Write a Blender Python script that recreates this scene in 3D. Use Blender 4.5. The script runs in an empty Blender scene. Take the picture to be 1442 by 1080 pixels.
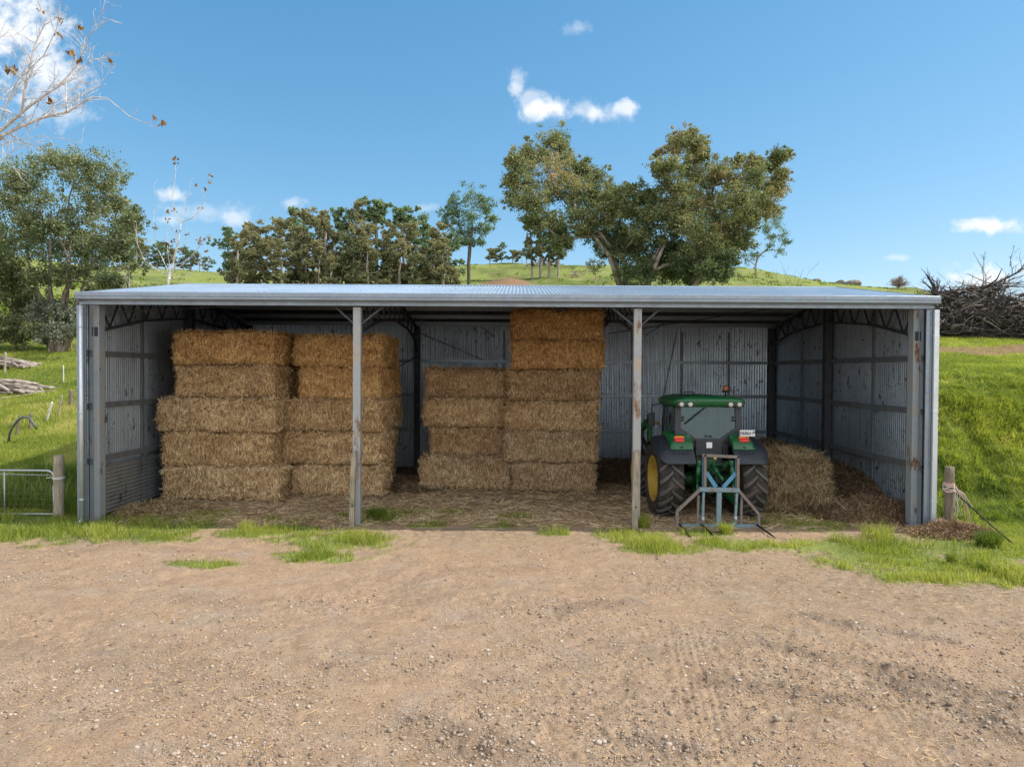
import bpy, math, random
import numpy as np
from mathutils import Vector, Matrix, Euler
R = math.radians
PI = math.pi
rng = np.random.default_rng(11)
random.seed(11)
sc = bpy.context.scene
col = sc.collection

# ------------------------------------------------------------------ camera
CAM = Vector((0, 0, 3.31))
F = 1000.0                      # focal length in photo pixels (1442 wide)
cam_d = bpy.data.cameras.new('camera')
cam = bpy.data.objects.new('camera', cam_d)
col.objects.link(cam)
RM = (Matrix.Rotation(R(0.516), 3, 'Z') @ Matrix.Rotation(R(90 - 0.97), 3, 'X') @ Matrix.Rotation(R(0.35), 3, 'Z'))
cam.matrix_world = Matrix.Translation(CAM) @ RM.to_4x4()
cam_d.sensor_width = 36
cam_d.sensor_fit = 'HORIZONTAL'
cam_d.lens = 36 * F / 1442
cam_d.clip_end = 20000
cam_d.clip_start = 0.1
sc.camera = cam


def ray(px, py):
    return RM @ Vector(((px - 721) / F, (540 - py) / F, -1))


def at(px, py, Y):
    d = ray(px, py)
    return CAM + d * (Y / d.y)


# ------------------------------------------------------------------ noise
def _h(ix, iy, iz, s):
    n = (ix.astype(np.int64) * 374761393 + iy.astype(np.int64) * 668265263 + iz.astype(np.int64) * 2147483647 + s * 1274126177) & 0xFFFFFFFF
    n = ((n ^ (n >> 13)) * 1274126177) & 0xFFFFFFFF
    n = (n ^ (n >> 16)) & 0xFFFFFFFF
    n = (n * 2246822519) & 0xFFFFFFFF
    n = (n ^ (n >> 15)) & 0xFFFF
    return n / 65535.0


def vnoise(x, y, s=0):
    x = np.asarray(x, float); y = np.asarray(y, float)
    ix = np.floor(x); iy = np.floor(y)
    fx = x - ix; fy = y - iy
    fx = fx * fx * (3 - 2 * fx); fy = fy * fy * (3 - 2 * fy)
    z = np.zeros_like(ix)
    a = _h(ix, iy, z, s); b = _h(ix + 1, iy, z, s); c = _h(ix, iy + 1, z, s); d = _h(ix + 1, iy + 1, z, s)
    return (a + (b - a) * fx) * (1 - fy) + (c + (d - c) * fx) * fy


def fbm(x, y, s=0, o=4):
    t = 0; a = 0.5; n = 0
    for k in range(o):
        t = t + a * vnoise(x * 2 ** k + 17.3 * k, y * 2 ** k - 9.1 * k, s + k); n += a; a *= 0.5
    return t / n


def vnoise3(x, y, z, s=0):
    ix = np.floor(x); iy = np.floor(y); iz = np.floor(z)
    fx = x - ix; fy = y - iy; fz = z - iz
    fx = fx * fx * (3 - 2 * fx); fy = fy * fy * (3 - 2 * fy); fz = fz * fz * (3 - 2 * fz)

    def pl(k):
        a = _h(ix, iy, iz + k, s); b = _h(ix + 1, iy, iz + k, s); c = _h(ix, iy + 1, iz + k, s); d = _h(ix + 1, iy + 1, iz + k, s)
        return (a + (b - a) * fx) * (1 - fy) + (c + (d - c) * fx) * fy
    return pl(0) * (1 - fz) + pl(1) * fz


def sstep(a, b, x):
    t = np.clip((x - a) / (b - a), 0, 1)
    return t * t * (3 - 2 * t)


# ------------------------------------------------------------------ terrain
YK = np.array([0, 12, 15, 16, 17, 18, 19, 20, 22, 25, 28, 31, 34, 38, 45, 60, 90, 120, 150, 180, 210, 300, 600, 3000], float)
UK = np.array([-0.75, -0.58, -0.40, -0.2, 0.0, 0.3, 0.45, 0.53, 0.60, 0.72])
ZK = np.array([
    [0, .05, .1, .15, .3, .42, .6, .75, 1.05, 1.55, 2.1, 2.6, 3.1, 3.9, 5.1, 8, 14.5, 20.5, 27, 32, 34, 33, 20, -40],
    [0, .05, .1, .15, .3, .42, .6, .75, 1.05, 1.55, 2.1, 2.6, 3.1, 3.9, 5.1, 8, 13.5, 18.8, 24.5, 29.5, 31, 30, 20, -40],
    [0, .02, .05, .05, .1, .2, .3, .4, .5, .8, 1.5, 2.3, 3.1, 4, 5.4, 8, 12.6, 16.6, 22.0, 28.2, 29.5, 28, 18, -40],
    [0, 0, 0, 0, .1, .2, .3, .4, .5, .8, 1.5, 2.3, 3.1, 4, 5.4, 8, 12.2, 16.0, 21.8, 29.3, 30.5, 28, 18, -40],
    [0, 0, 0, 0, .1, .2, .3, .4, .5, .8, 1.5, 2.3, 3.1, 4, 5.4, 8, 12.4, 16.5, 22.5, 31.3, 32.0, 30, 18, -40],
    [0, 0, 0, 0, .1, .2, .3, .5, .8, 1.2, 2.0, 2.8, 3.6, 4.4, 5.8, 8.4, 12.6, 17.0, 23.0, 30.0, 31.0, 29, 18, -40],
    [0, 0, 0, 0, .15, .7, 1.6, 2.3, 2.8, 3.2, 3.6, 4.0, 4.4, 5.0, 6.2, 8.4, 12.2, 16.0, 21.3, 26.4, 27, 25, 15, -40],
    [0, 0, 0, .02, .2, .8, 1.8, 2.5, 2.9, 3.3, 3.7, 4.1, 4.35, 5.1, 6.0, 8.2, 11.8, 15.4, 20.6, 25.4, 25.6, 23, 12, -40],
    [0, 0, .02, .05, .2, .75, 1.75, 2.5, 2.95, 3.35, 3.75, 4.1, 4.35, 5.05, 5.9, 7.8, 11.0, 14.2, 18.8, 23.2, 23.2, 20, 10, -40],
    [0, -.02, .02, .05, .15, .5, 1.4, 2.3, 2.95, 3.4, 3.8, 4.15, 4.35, 5.0, 5.7, 7.4, 10.2, 12.8, 16.2, 19.0, 18.6, 16, 8, -40]])


def _zt(u, y):
    cols = np.stack([np.interp(y, YK, ZK[k]) for k in range(len(UK))], 0)
    uu = np.clip(u, UK[0], UK[-1] - 1e-6)
    k = np.clip(np.searchsorted(UK, uu, side='right') - 1, 0, len(UK) - 2)
    t = (uu - UK[k]) / (UK[k + 1] - UK[k])
    t = t * t * (3 - 2 * t)
    i = np.arange(len(uu))
    return cols[k, i] * (1 - t) + cols[k + 1, i] * t


TRACKS = []     # filled below: (x0,y0,x1,y1,halfwidth)
GOUGES = []


def g2(px, py):
    d = ray(px, py)
    t = -CAM.z / d.z
    p = CAM + d * t
    return p.x, p.y


def _seg(x, y, a, b):
    ax, ay = a; bx, by = b
    L2 = (bx - ax) ** 2 + (by - ay) ** 2
    t = ((x - ax) * (bx - ax) + (y - ay) * (by - ay)) / L2
    tc = np.clip(t, 0, 1)
    L = math.sqrt(L2)
    sd = ((x - ax) * (by - ay) - (y - ay) * (bx - ax)) / L
    d = np.hypot(x - ax - tc * (bx - ax), y - ay - tc * (by - ay))
    return t, t * L, sd, d


for a, b in [((962, 880), (1010, 1080)), ((1165, 868), (1330, 1085)), ((1120, 925), (1442, 1040)), ((700, 1000), (1130, 1110)), ((985, 905), (1440, 1060))]:
    TRACKS.append((g2(*a), g2(*b)))
for a, b, w in [((1000, 955), (1110, 968), .17), ((1100, 972), (1205, 985), .13), ((1140, 866), (1200, 882), .16), ((1250, 890), (1340, 905), .14),
                ((1070, 905), (1160, 925), .15), ((1280, 955), (1420, 985), .3), ((790, 858), (890, 850), .16), ((580, 1020), (720, 1062), .22),
                ((1340, 985), (1442, 1035), .16), ((455, 935), (490, 940), .07), ((1200, 930), (1290, 950), .1), ((880, 1040), (960, 1052), .14)]:
    GOUGES.append((g2(*a), g2(*b), w))


def shed_w(x, y):
    dx = np.maximum(np.maximum(-9.7 - x, x - 9.2), 0)
    dy = np.maximum(np.maximum(14.6 - y, y - 24.8), 0)
    d = np.hypot(dx, dy)
    return 1 - sstep(0.0, 1.3, d)


def terrain(x, y, detail=True):
    sh = np.shape(x)
    x = np.ravel(np.asarray(x, float)); y = np.ravel(np.asarray(y, float))
    yy = np.maximum(y, 0.01)
    u = x / np.maximum(y, 8.0)
    z = 0
    for s in (-0.05, -0.025, 0, 0.025, 0.05):
        z = z + _zt(u, yy * (1 + s * sstep(13, 16, yy)))
    z = z / 5
    w = shed_w(x, y)
    z = z * (1 - w)
    # undulation
    far = sstep(17, 60, y)
    z = z + (fbm(x * .06, y * .06, 3, 3) - .5) * 1.6 * far * (1 - w) * np.clip(y / 120, 0.25, 1.2)
    out = sstep(16, 18, y) * (1 - w)
    z = z + (fbm(x * .5, y * .5, 5, 3) - .5) * .35 * out * (1 - sstep(60, 120, y))
    # bank lumps on the right
    bk = sstep(9.3, 10.2, x) * sstep(15.8, 17.2, y) * (1 - sstep(22, 27, y))
    z = z + (fbm(x * 1.1, y * 1.1, 9, 3) - .5) * .7 * bk
    # red soil mound on the hill behind the shed
    z = z + 1.6 * np.exp(-(((x + 2.2) / 3.6) ** 2 + ((y - 142) / 6.0) ** 2))
    if detail:
        near = 1 - sstep(15.5, 19, y)
        n = (fbm(x * .45, y * .45, 21, 3) - .5) * .10 + (fbm(x * 2.1, y * 2.1, 22, 3) - .5) * .045 + (fbm(x * 7, y * 7, 23, 3) - .5) * .026
        rough = sstep(.5, .72, fbm(x * .5, y * .9, 31, 3))
        n = n + (fbm(x * 13, y * 13, 24, 2) - .5) * (.012 + .03 * rough)
        z = z + n * near * np.where(w > .5, .45 + .55 * (y < 14.8), 1)
        for a, b in TRACKS:
            t, s, sd, d = _seg(x, y, a, b)
            on = (1 - sstep(.17, .24, np.abs(sd))) * sstep(-.02, .05, t) * (1 - sstep(.95, 1.02, t)) * sstep(.3, .5, fbm(x * .8, y * .8, 41, 2))
            tread = np.sin((s * 1.0 + np.abs(sd) * .9) * 2 * PI / .16)
            rib = np.cos(sd * 2 * PI / .085)
            on = on * sstep(.25, .5, fbm(x * 1.7 + 9, y * 1.7, 43, 3))
            z = z - on * (.008 + .005 * tread + .005 * rib)
            z = z + .015 * np.exp(-((np.abs(sd) - .24) / .05) ** 2) * sstep(0, .05, t) * (1 - sstep(.95, 1, t)) * .35
        for a, b, wd in GOUGES:
            t, s, sd, d = _seg(x, y, a, b)
            on = 1 - sstep(wd * .3, wd * 1.3, d + (fbm(x * 3, y * 3, 51, 3) - .5) * wd * 1.5)
            z = z + on * ((fbm(x * 9, y * 9, 52, 3) - .5) * .085 + .004)
    return z.reshape(sh)


def gz(x, y):
    return float(terrain(np.array([x]), np.array([y]))[0])


def gnd(px, py, y0=13.0, y1=230.0):
    """where a view ray meets the terrain"""
    d = ray(px, py)
    ys = np.exp(np.linspace(math.log(y0), math.log(y1), 900))
    X = d.x / d.y * ys; Z = CAM.z + d.z / d.y * ys
    T = terrain(X, ys)
    k = np.argmax(Z < T)
    if not (Z < T).any():
        k = len(ys) - 1
    return Vector((X[k], ys[k], T[k]))


def ell(x, y, px, py, rx, ry):
    """elliptic patch whose centre is the ground point seen at px,py"""
    cx, cy = g2(px, py)
    return 1 - np.sqrt(((x - cx) / rx) ** 2 + ((y - cy) / ry) ** 2)


PATCHES = [(240, 740, 1.5, .8), (190, 760, 1.5, .6), (290, 728, .8, .5), (348, 750, .95, .6), (470, 762, 1.25, 1.0), (525, 728, 1.0, .9), (440, 785, .9, .4), (290, 798, .7, .25), (415, 745, .5, .4), (600, 740, .5, .25), (700, 742, .5, .2),
           (895, 757, .85, .75), (930, 775, .9, .5), (1050, 768, 1.0, .6), (985, 752, .8, .4), (1120, 733, 1.3, 1.0), (575, 722, .8, .6), (720, 728, .5, .3), (780, 752, .4, .2), (120, 735, 2.5, 1.1),
           (1200, 772, 1.7, .85), (1290, 790, 1.9, .8), (1400, 812, 2.3, .75), (1380, 770, 2.0, 1.0), (400, 733, .7, .35), (640, 722, .45, .3)]


def grass_mask(x, y):
    n = (fbm(x * 1.3, y * 1.3, 61, 4) - .5)
    n2 = (fbm(x * 5, y * 5, 62, 3) - .5)
    m = np.zeros_like(x) - 1.0
    for (px, py, rx, ry) in PATCHES:
        m = np.maximum(m, ell(x, y, px, py, rx, ry))
    left = np.minimum((-7.6 - x) * .7, (y - 13.0) * .8 + (-9 - x) * .05)
    right = np.minimum((x - 9.4) * .6, (y - 13.4) * .7)
    m = np.maximum(m, np.maximum(np.clip(left, -2, .9), np.clip(right, -2, .9)))
    m = np.maximum(m, np.clip((y - 25) * .5, -2, 1))
    inside = (x > -9.4) & (x < 8.9) & (y > 15.2) & (y < 24.6)
    v = sstep(-.12, .42, m + n * .95 + n2 * .7)
    v = np.where(inside, v * (1 - sstep(16.4, 17.6, y)), v)
    return v


def bare_mask(x, y):
    """brown earth showing in the paddocks: the track on the right, scuffs, the hill mound"""
    n = fbm(x * .8, y * .8, 71, 4) - .5
    tr = (1 - sstep(2.0, 3.0, np.abs(y - 33.2 - (x - 20) * .10) + n * 1.6)) * sstep(9, 11, x) * (1 - sstep(60, 70, x))
    md = np.exp(-(((x + 2.2) / 4.6) ** 2 + ((y - 141) / 10) ** 2)) * 1.7 + n * .7
    b = np.maximum(tr, sstep(.45, .75, md))
    foot = (1 - sstep(.35, .9, np.abs(y - 16.9 - n * 1.2))) * sstep(9.5, 10.2, x) * .8 * sstep(.42, .6, fbm(x * 1.7, y * 2.5, 72, 3))
    b = np.maximum(b, foot)
    sp = sstep(.64, .74, fbm(x * .35, y * .5, 73, 4)) * .5 * sstep(17, 20, y)
    return np.maximum(b, sp)


def straw_mask(x, y):
    n = fbm(x * 1.1, y * 1.1, 81, 4) - .5
    n2 = fbm(x * 6, y * 6, 82, 3) - .5
    ins = sstep(-9.3, -8.6, x) * (1 - sstep(8.5, 8.9, x)) * sstep(14.7, 15.5, y) * (1 - sstep(24.4, 24.6, y))
    m = ins * (.75 + .6 * n)
    front = np.exp(-(((x - .3) / 4.0) ** 2 + ((y - 14.4) / 1.1) ** 2)) * .75
    rt = sstep(0, 5, x) * sstep(8.5, 11.5, y) * (1 - sstep(13.0, 14.5, y)) * .62
    rt2 = np.exp(-(((x - 8.8) / 2.2) ** 2 + ((y - 13.7) / .9) ** 2)) * .95
    m = np.maximum(np.maximum(m, front + n * .5), np.maximum(rt + n * .6, rt2 + n * .3))
    return np.clip(m + n2 * .5, 0, 1)


# ------------------------------------------------------------------ object helpers
def tag(o, label=None, cat=None, group=None, kind=None):
    if label: o['label'] = label
    if cat: o['category'] = cat
    if group: o['group'] = group
    if kind: o['kind'] = kind
    return o


def empty(name, loc, rz=0.0):
    o = bpy.data.objects.new(name, None)
    o.location = loc
    o.rotation_euler = (0, 0, rz)
    o.empty_display_size = .3
    col.objects.link(o)
    return o


def np_mesh(name, V, faces, attrs=None, smooth=False):
    """V (n,3); faces: list of int arrays (m,k)"""
    me = bpy.data.meshes.new(name)
    V = np.ascontiguousarray(V, np.float32)
    me.vertices.add(len(V))
    me.vertices.foreach_set('co', V.ravel())
    faces = [np.asarray(f, np.int32) for f in faces if len(f)]
    loops = np.concatenate([f.ravel() for f in faces])
    tot = np.concatenate([np.full(len(f), f.shape[1], np.int32) for f in faces])
    start = np.concatenate([[0], np.cumsum(tot)[:-1]]).astype(np.int32)
    me.loops.add(len(loops)); me.loops.foreach_set('vertex_index', loops)
    me.polygons.add(len(tot)); me.polygons.foreach_set('loop_start', start)
    if smooth:
        me.polygons.foreach_set('use_smooth', np.ones(len(tot), bool))
    me.update(calc_edges=True)
    for k, a in (attrs or {}).items():
        at_ = me.attributes.new(k, 'FLOAT', 'POINT')
        at_.data.foreach_set('value', np.ascontiguousarray(a, np.float32))
    return me


def link(name, me, mat, parent=None, loc=None):
    o = bpy.data.objects.new(name, me)
    col.objects.link(o)
    for m in (mat if isinstance(mat, (list, tuple)) else [mat]):
        me.materials.append(m)
    if parent is not None: o.parent = parent
    if loc is not None: o.location = loc
    return o


class MB:
    def __init__(s): s.v = []; s.f = []; s.mi = []; s.sm = []

    def add(s, vs, fs, mi=0, smooth=False):
        b = len(s.v)
        s.v += [tuple(v) for v in vs]
        for f in fs:
            s.f.append([b + i for i in f]); s.mi.append(mi); s.sm.append(smooth)

    def box(s, c, size, rot=None, mi=0):
        hx, hy, hz = size[0] / 2, size[1] / 2, size[2] / 2
        vs = [Vector((x, y, z)) for z in (-hz, hz) for (x, y) in ((-hx, -hy), (hx, -hy), (hx, hy), (-hx, hy))]
        if rot is not None: vs = [rot @ v for v in vs]
        c = Vector(c)
        s.add([v + c for v in vs], [(3, 2, 1, 0), (4, 5, 6, 7), (0, 1, 5, 4), (1, 2, 6, 5), (2, 3, 7, 6), (3, 0, 4, 7)], mi)

    def bb(s, x0, x1, y0, y1, z0, z1, mi=0):
        s.box(((x0 + x1) / 2, (y0 + y1) / 2, (z0 + z1) / 2), (abs(x1 - x0), abs(y1 - y0), abs(z1 - z0)), None, mi)

    def beam(s, p0, p1, w, h, up=(0, 0, 1), mi=0):
        p0 = Vector(p0); p1 = Vector(p1)
        d = (p1 - p0).normalized(); up = Vector(up)
        sd = d.cross(up)
        if sd.length < 1e-4: sd = d.cross(Vector((0, 1, 0)))
        sd.normalize(); u = sd.cross(d).normalized()
        vs = []
        for p in (p0, p1):
            for a, b in ((-1, -1), (1, -1), (1, 1), (-1, 1)):
                vs.append(p + sd * (a * w / 2) + u * (b * h / 2))
        s.add(vs, [(0, 1, 2, 3), (7, 6, 5, 4), (4, 5, 1, 0), (5, 6, 2, 1), (6, 7, 3, 2), (7, 4, 0, 3)], mi)

    def tube(s, pts, radii, n=6, mi=0, smooth=True, caps=True):
        pts = [Vector(p) for p in pts]
        if not hasattr(radii, '__len__'): radii = [radii] * len(pts)
        ref = Vector((0.31, 0.11, 0.94))
        vs = []
        for i, p in enumerate(pts):
            d = (pts[min(i + 1, len(pts) - 1)] - pts[max(i - 1, 0)])
            if d.length < 1e-9: d = Vector((0, 0, 1))
            d.normalize()
            a = d.cross(ref)
            if a.length < .05: a = d.cross(Vector((1, 0, 0)))
            a.normalize(); b = d.cross(a).normalized()
            for k in range(n):
                t = 2 * PI * k / n
                vs.append(p + (a * math.cos(t) + b * math.sin(t)) * radii[i])
        fs = []
        for i in range(len(pts) - 1):
            for k in range(n):
                k2 = (k + 1) % n
                fs.append((i * n + k, i * n + k2, (i + 1) * n + k2, (i + 1) * n + k))
        b0 = len(s.v)
        s.add(vs, fs, mi, smooth)
        if caps:
            s.f.append([b0 + k for k in range(n)][::-1]); s.mi.append(mi); s.sm.append(False)
            e = b0 + (len(pts) - 1) * n
            s.f.append([e + k for k in range(n)]); s.mi.append(mi); s.sm.append(False)

    def lathe(s, prof, axis_o, axis='X', n=32, mi=0, smooth=True, closed=False):
        """prof: list of (a, r): a along axis, r radius"""
        o = Vector(axis_o); vs = []
        for (a, r) in prof:
            for k in range(n):
                t = 2 * PI * k / n
                c, q = math.cos(t) * r, math.sin(t) * r
                vs.append(o + (Vector((a, c, q)) if axis == 'X' else Vector((c, q, a)) if axis == 'Z' else Vector((c, a, q))))
        fs = []
        m = len(prof)
        for i in range(m if closed else m - 1):
            j = (i + 1) % m
            for k in range(n):
                k2 = (k + 1) % n
                fs.append((i * n + k, i * n + k2, j * n + k2, j * n + k))
        s.add(vs, fs, mi, smooth)

    def sheet(s, poly, thick, mi=0):
        """extrude a planar polygon (list of Vector) by the vector `thick`"""
        n = len(poly); th = Vector(thick)
        vs = [Vector(p) for p in poly] + [Vector(p) + th for p in poly]
        s.add(vs, [list(range(n))[::-1], list(range(n, 2 * n))] + [(i, (i + 1) % n, n + (i + 1) % n, n + i) for i in range(n)], mi)

    def build(s, name, mats, parent=None, loc=None, bevel=0, label=None):
        me = bpy.data.meshes.new(name)
        me.from_pydata(s.v, [], s.f)
        me.polygons.foreach_set('material_index', s.mi)
        me.polygons.foreach_set('use_smooth', s.sm)
        me.update()
        o = link(name, me, mats, parent, loc)
        if bevel:
            b = o.modifiers.new('Bevel', 'BEVEL'); b.width = bevel; b.segments = 2; b.limit_method = 'ANGLE'; b.angle_limit = R(35)
        if label: o['label'] = label
        return o


def copy_tree(o, parent=None):
    c = o.copy(); col.objects.link(c)
    if parent is not None: c.parent = parent
    for ch in list(o.children): copy_tree(ch, c)
    return c


# ------------------------------------------------------------------ materials
class NT:
    def __init__(s, name):
        s.m = bpy.data.materials.new(name); s.m.use_nodes = True
        s.t = s.m.node_tree; s.t.nodes.clear()
        s.out = s.t.nodes.new('ShaderNodeOutputMaterial')

    def n(s, typ, **kw):
        nd = s.t.nodes.new(typ)
        for k, v in kw.items(): setattr(nd, k, v)
        return nd

    def l(s, a, b): s.t.links.new(a, b)

    def setin(s, nd, name, v):
        i = nd.inputs[name]
        if hasattr(v, 'is_linked') or hasattr(v, 'links'): s.l(v, i)
        else: i.default_value = v

    def noise(s, vec, scale, detail=4, rough=.55, dist=0):
        nd = s.n('ShaderNodeTexNoise')
        if vec is not None: s.l(vec, nd.inputs['Vector'])
        nd.inputs['Scale'].default_value = scale; nd.inputs['Detail'].default_value = detail
        nd.inputs['Roughness'].default_value = rough; nd.inputs['Distortion'].default_value = dist
        return nd.outputs['Fac']

    def ramp(s, fac, stops, interp='LINEAR'):
        nd = s.n('ShaderNodeValToRGB'); nd.color_ramp.interpolation = interp
        s.l(fac, nd.inputs['Fac'])
        e = nd.color_ramp.elements
        while len(e) < len(stops): e.new(.5)
        for i, (p, c) in enumerate(stops):
            e[i].position = p
            e[i].color = (c, c, c, 1) if not hasattr(c, '__len__') else (*c, 1)
        return nd.outputs['Color']

    def mix(s, fac, a, b, mode='MIX'):
        nd = s.n('ShaderNodeMix', data_type='RGBA', blend_type=mode)
        for sock, v in ((nd.inputs[0], fac), (nd.inputs[6], a), (nd.inputs[7], b)):
            if hasattr(v, 'node'): s.l(v, sock)
            else: sock.default_value = v if not hasattr(v, '__len__') else ((*v, 1) if len(v) == 3 else v)
        return nd.outputs[2]

    def math(s, op, a, b=0.0, c=None, clamp=False):
        nd = s.n('ShaderNodeMath', operation=op); nd.use_clamp = clamp
        for k, v in enumerate((a, b) if c is None else (a, b, c)):
            if hasattr(v, 'node'): s.l(v, nd.inputs[k])
            else: nd.inputs[k].default_value = v
        return nd.outputs[0]

    def attr(s, name):
        return s.n('ShaderNodeAttribute', attribute_name=name).outputs['Fac']

    def coord(s, kind='Object'):
        return s.n('ShaderNodeTexCoord').outputs[kind]

    def mapping(s, vec, scale=(1, 1, 1), rot=(0, 0, 0), loc=(0, 0, 0)):
        nd = s.n('ShaderNodeMapping'); s.l(vec, nd.inputs['Vector'])
        nd.inputs['Scale'].default_value = scale; nd.inputs['Rotation'].default_value = rot; nd.inputs['Location'].default_value = loc
        return nd.outputs[0]

    def bump(s, h, strength=.5, dist=.02, normal=None):
        nd = s.n('ShaderNodeBump'); s.l(h, nd.inputs['Height'])
        nd.inputs['Strength'].default_value = strength; nd.inputs['Distance'].default_value = dist
        if normal is not None: s.l(normal, nd.inputs['Normal'])
        return nd.outputs[0]

    def principled(s, base, rough=.6, metal=0, spec=.4, normal=None, **kw):
        p = s.n('ShaderNodeBsdfPrincipled')
        for k, v in (('Base Color', base), ('Roughness', rough), ('Metallic', metal), ('Specular IOR Level', spec)):
            if hasattr(v, 'node'): s.l(v, p.inputs[k])
            else: p.inputs[k].default_value = v if not hasattr(v, '__len__') else (*v, 1)
        if normal is not None: s.l(normal, p.inputs['Normal'])
        for k, v in kw.items():
            p.inputs[k.replace('_', ' ')].default_value = v
        return p

    def done(s, sh):
        s.l(sh.outputs[0] if hasattr(sh, 'outputs') else sh, s.out.inputs['Surface'])
        return s.m


def paint(name, c, rough=.5, metal=0, var=.25, dirt=(.16, .12, .09), dirt_amt=.35, scale=6, rust=0, spec=.4):
    t = NT(name); co = t.coord()
    n1 = t.noise(co, scale, 5, .6); n2 = t.noise(co, scale * 5, 4, .6)
    c2 = tuple(max(0, x * (1 - var)) for x in c)
    base = t.mix(t.ramp(n2, [(.3, 0), (.7, 1)]), c, c2)
    base = t.mix(t.ramp(n1, [(.5, 0), (.72, dirt_amt)]), base, dirt)
    if rust:
        n3 = t.noise(t.mapping(co, (1, 1, .35)), scale * 1.5, 6, .65)
        rf = t.ramp(n3, [(.62 - rust * .3, 0), (.66 - rust * .2, 1)])
        rc = t.ramp(t.noise(co, scale * 9, 4), [(.3, (.14, .075, .045)), (.7, (.30, .18, .11))])
        base = t.mix(rf, base, rc)
    rg = t.ramp(n1, [(.3, max(0, rough - .1)), (.7, min(1, rough + .2))])
    return t.done(t.principled(base, rg, metal, spec, t.bump(n2, .15, .01)))


def leaf_mat(name, ramp, trans=.3, nscale=.35, rough=.55):
    t = NT(name)
    ti = t.attr('tint')
    n = t.noise(t.coord(), nscale, 3, .5)
    f = t.math('ADD', t.math('MULTIPLY', ti, .75), t.math('MULTIPLY', t.math('SUBTRACT', n, .5), .9), clamp=True)
    c = t.ramp(f, ramp)
    p = t.principled(c, rough, 0, .35)
    tr = t.n('ShaderNodeBsdfTranslucent')
    t.l(t.mix(1.0, c, (1.0, 1.0, .55), 'MULTIPLY'), tr.inputs['Color'])
    mx = t.n('ShaderNodeMixShader'); mx.inputs[0].default_value = trans
    t.l(p.outputs[0], mx.inputs[1]); t.l(tr.outputs[0], mx.inputs[2])
    return t.done(mx)


MT = {}


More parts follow.
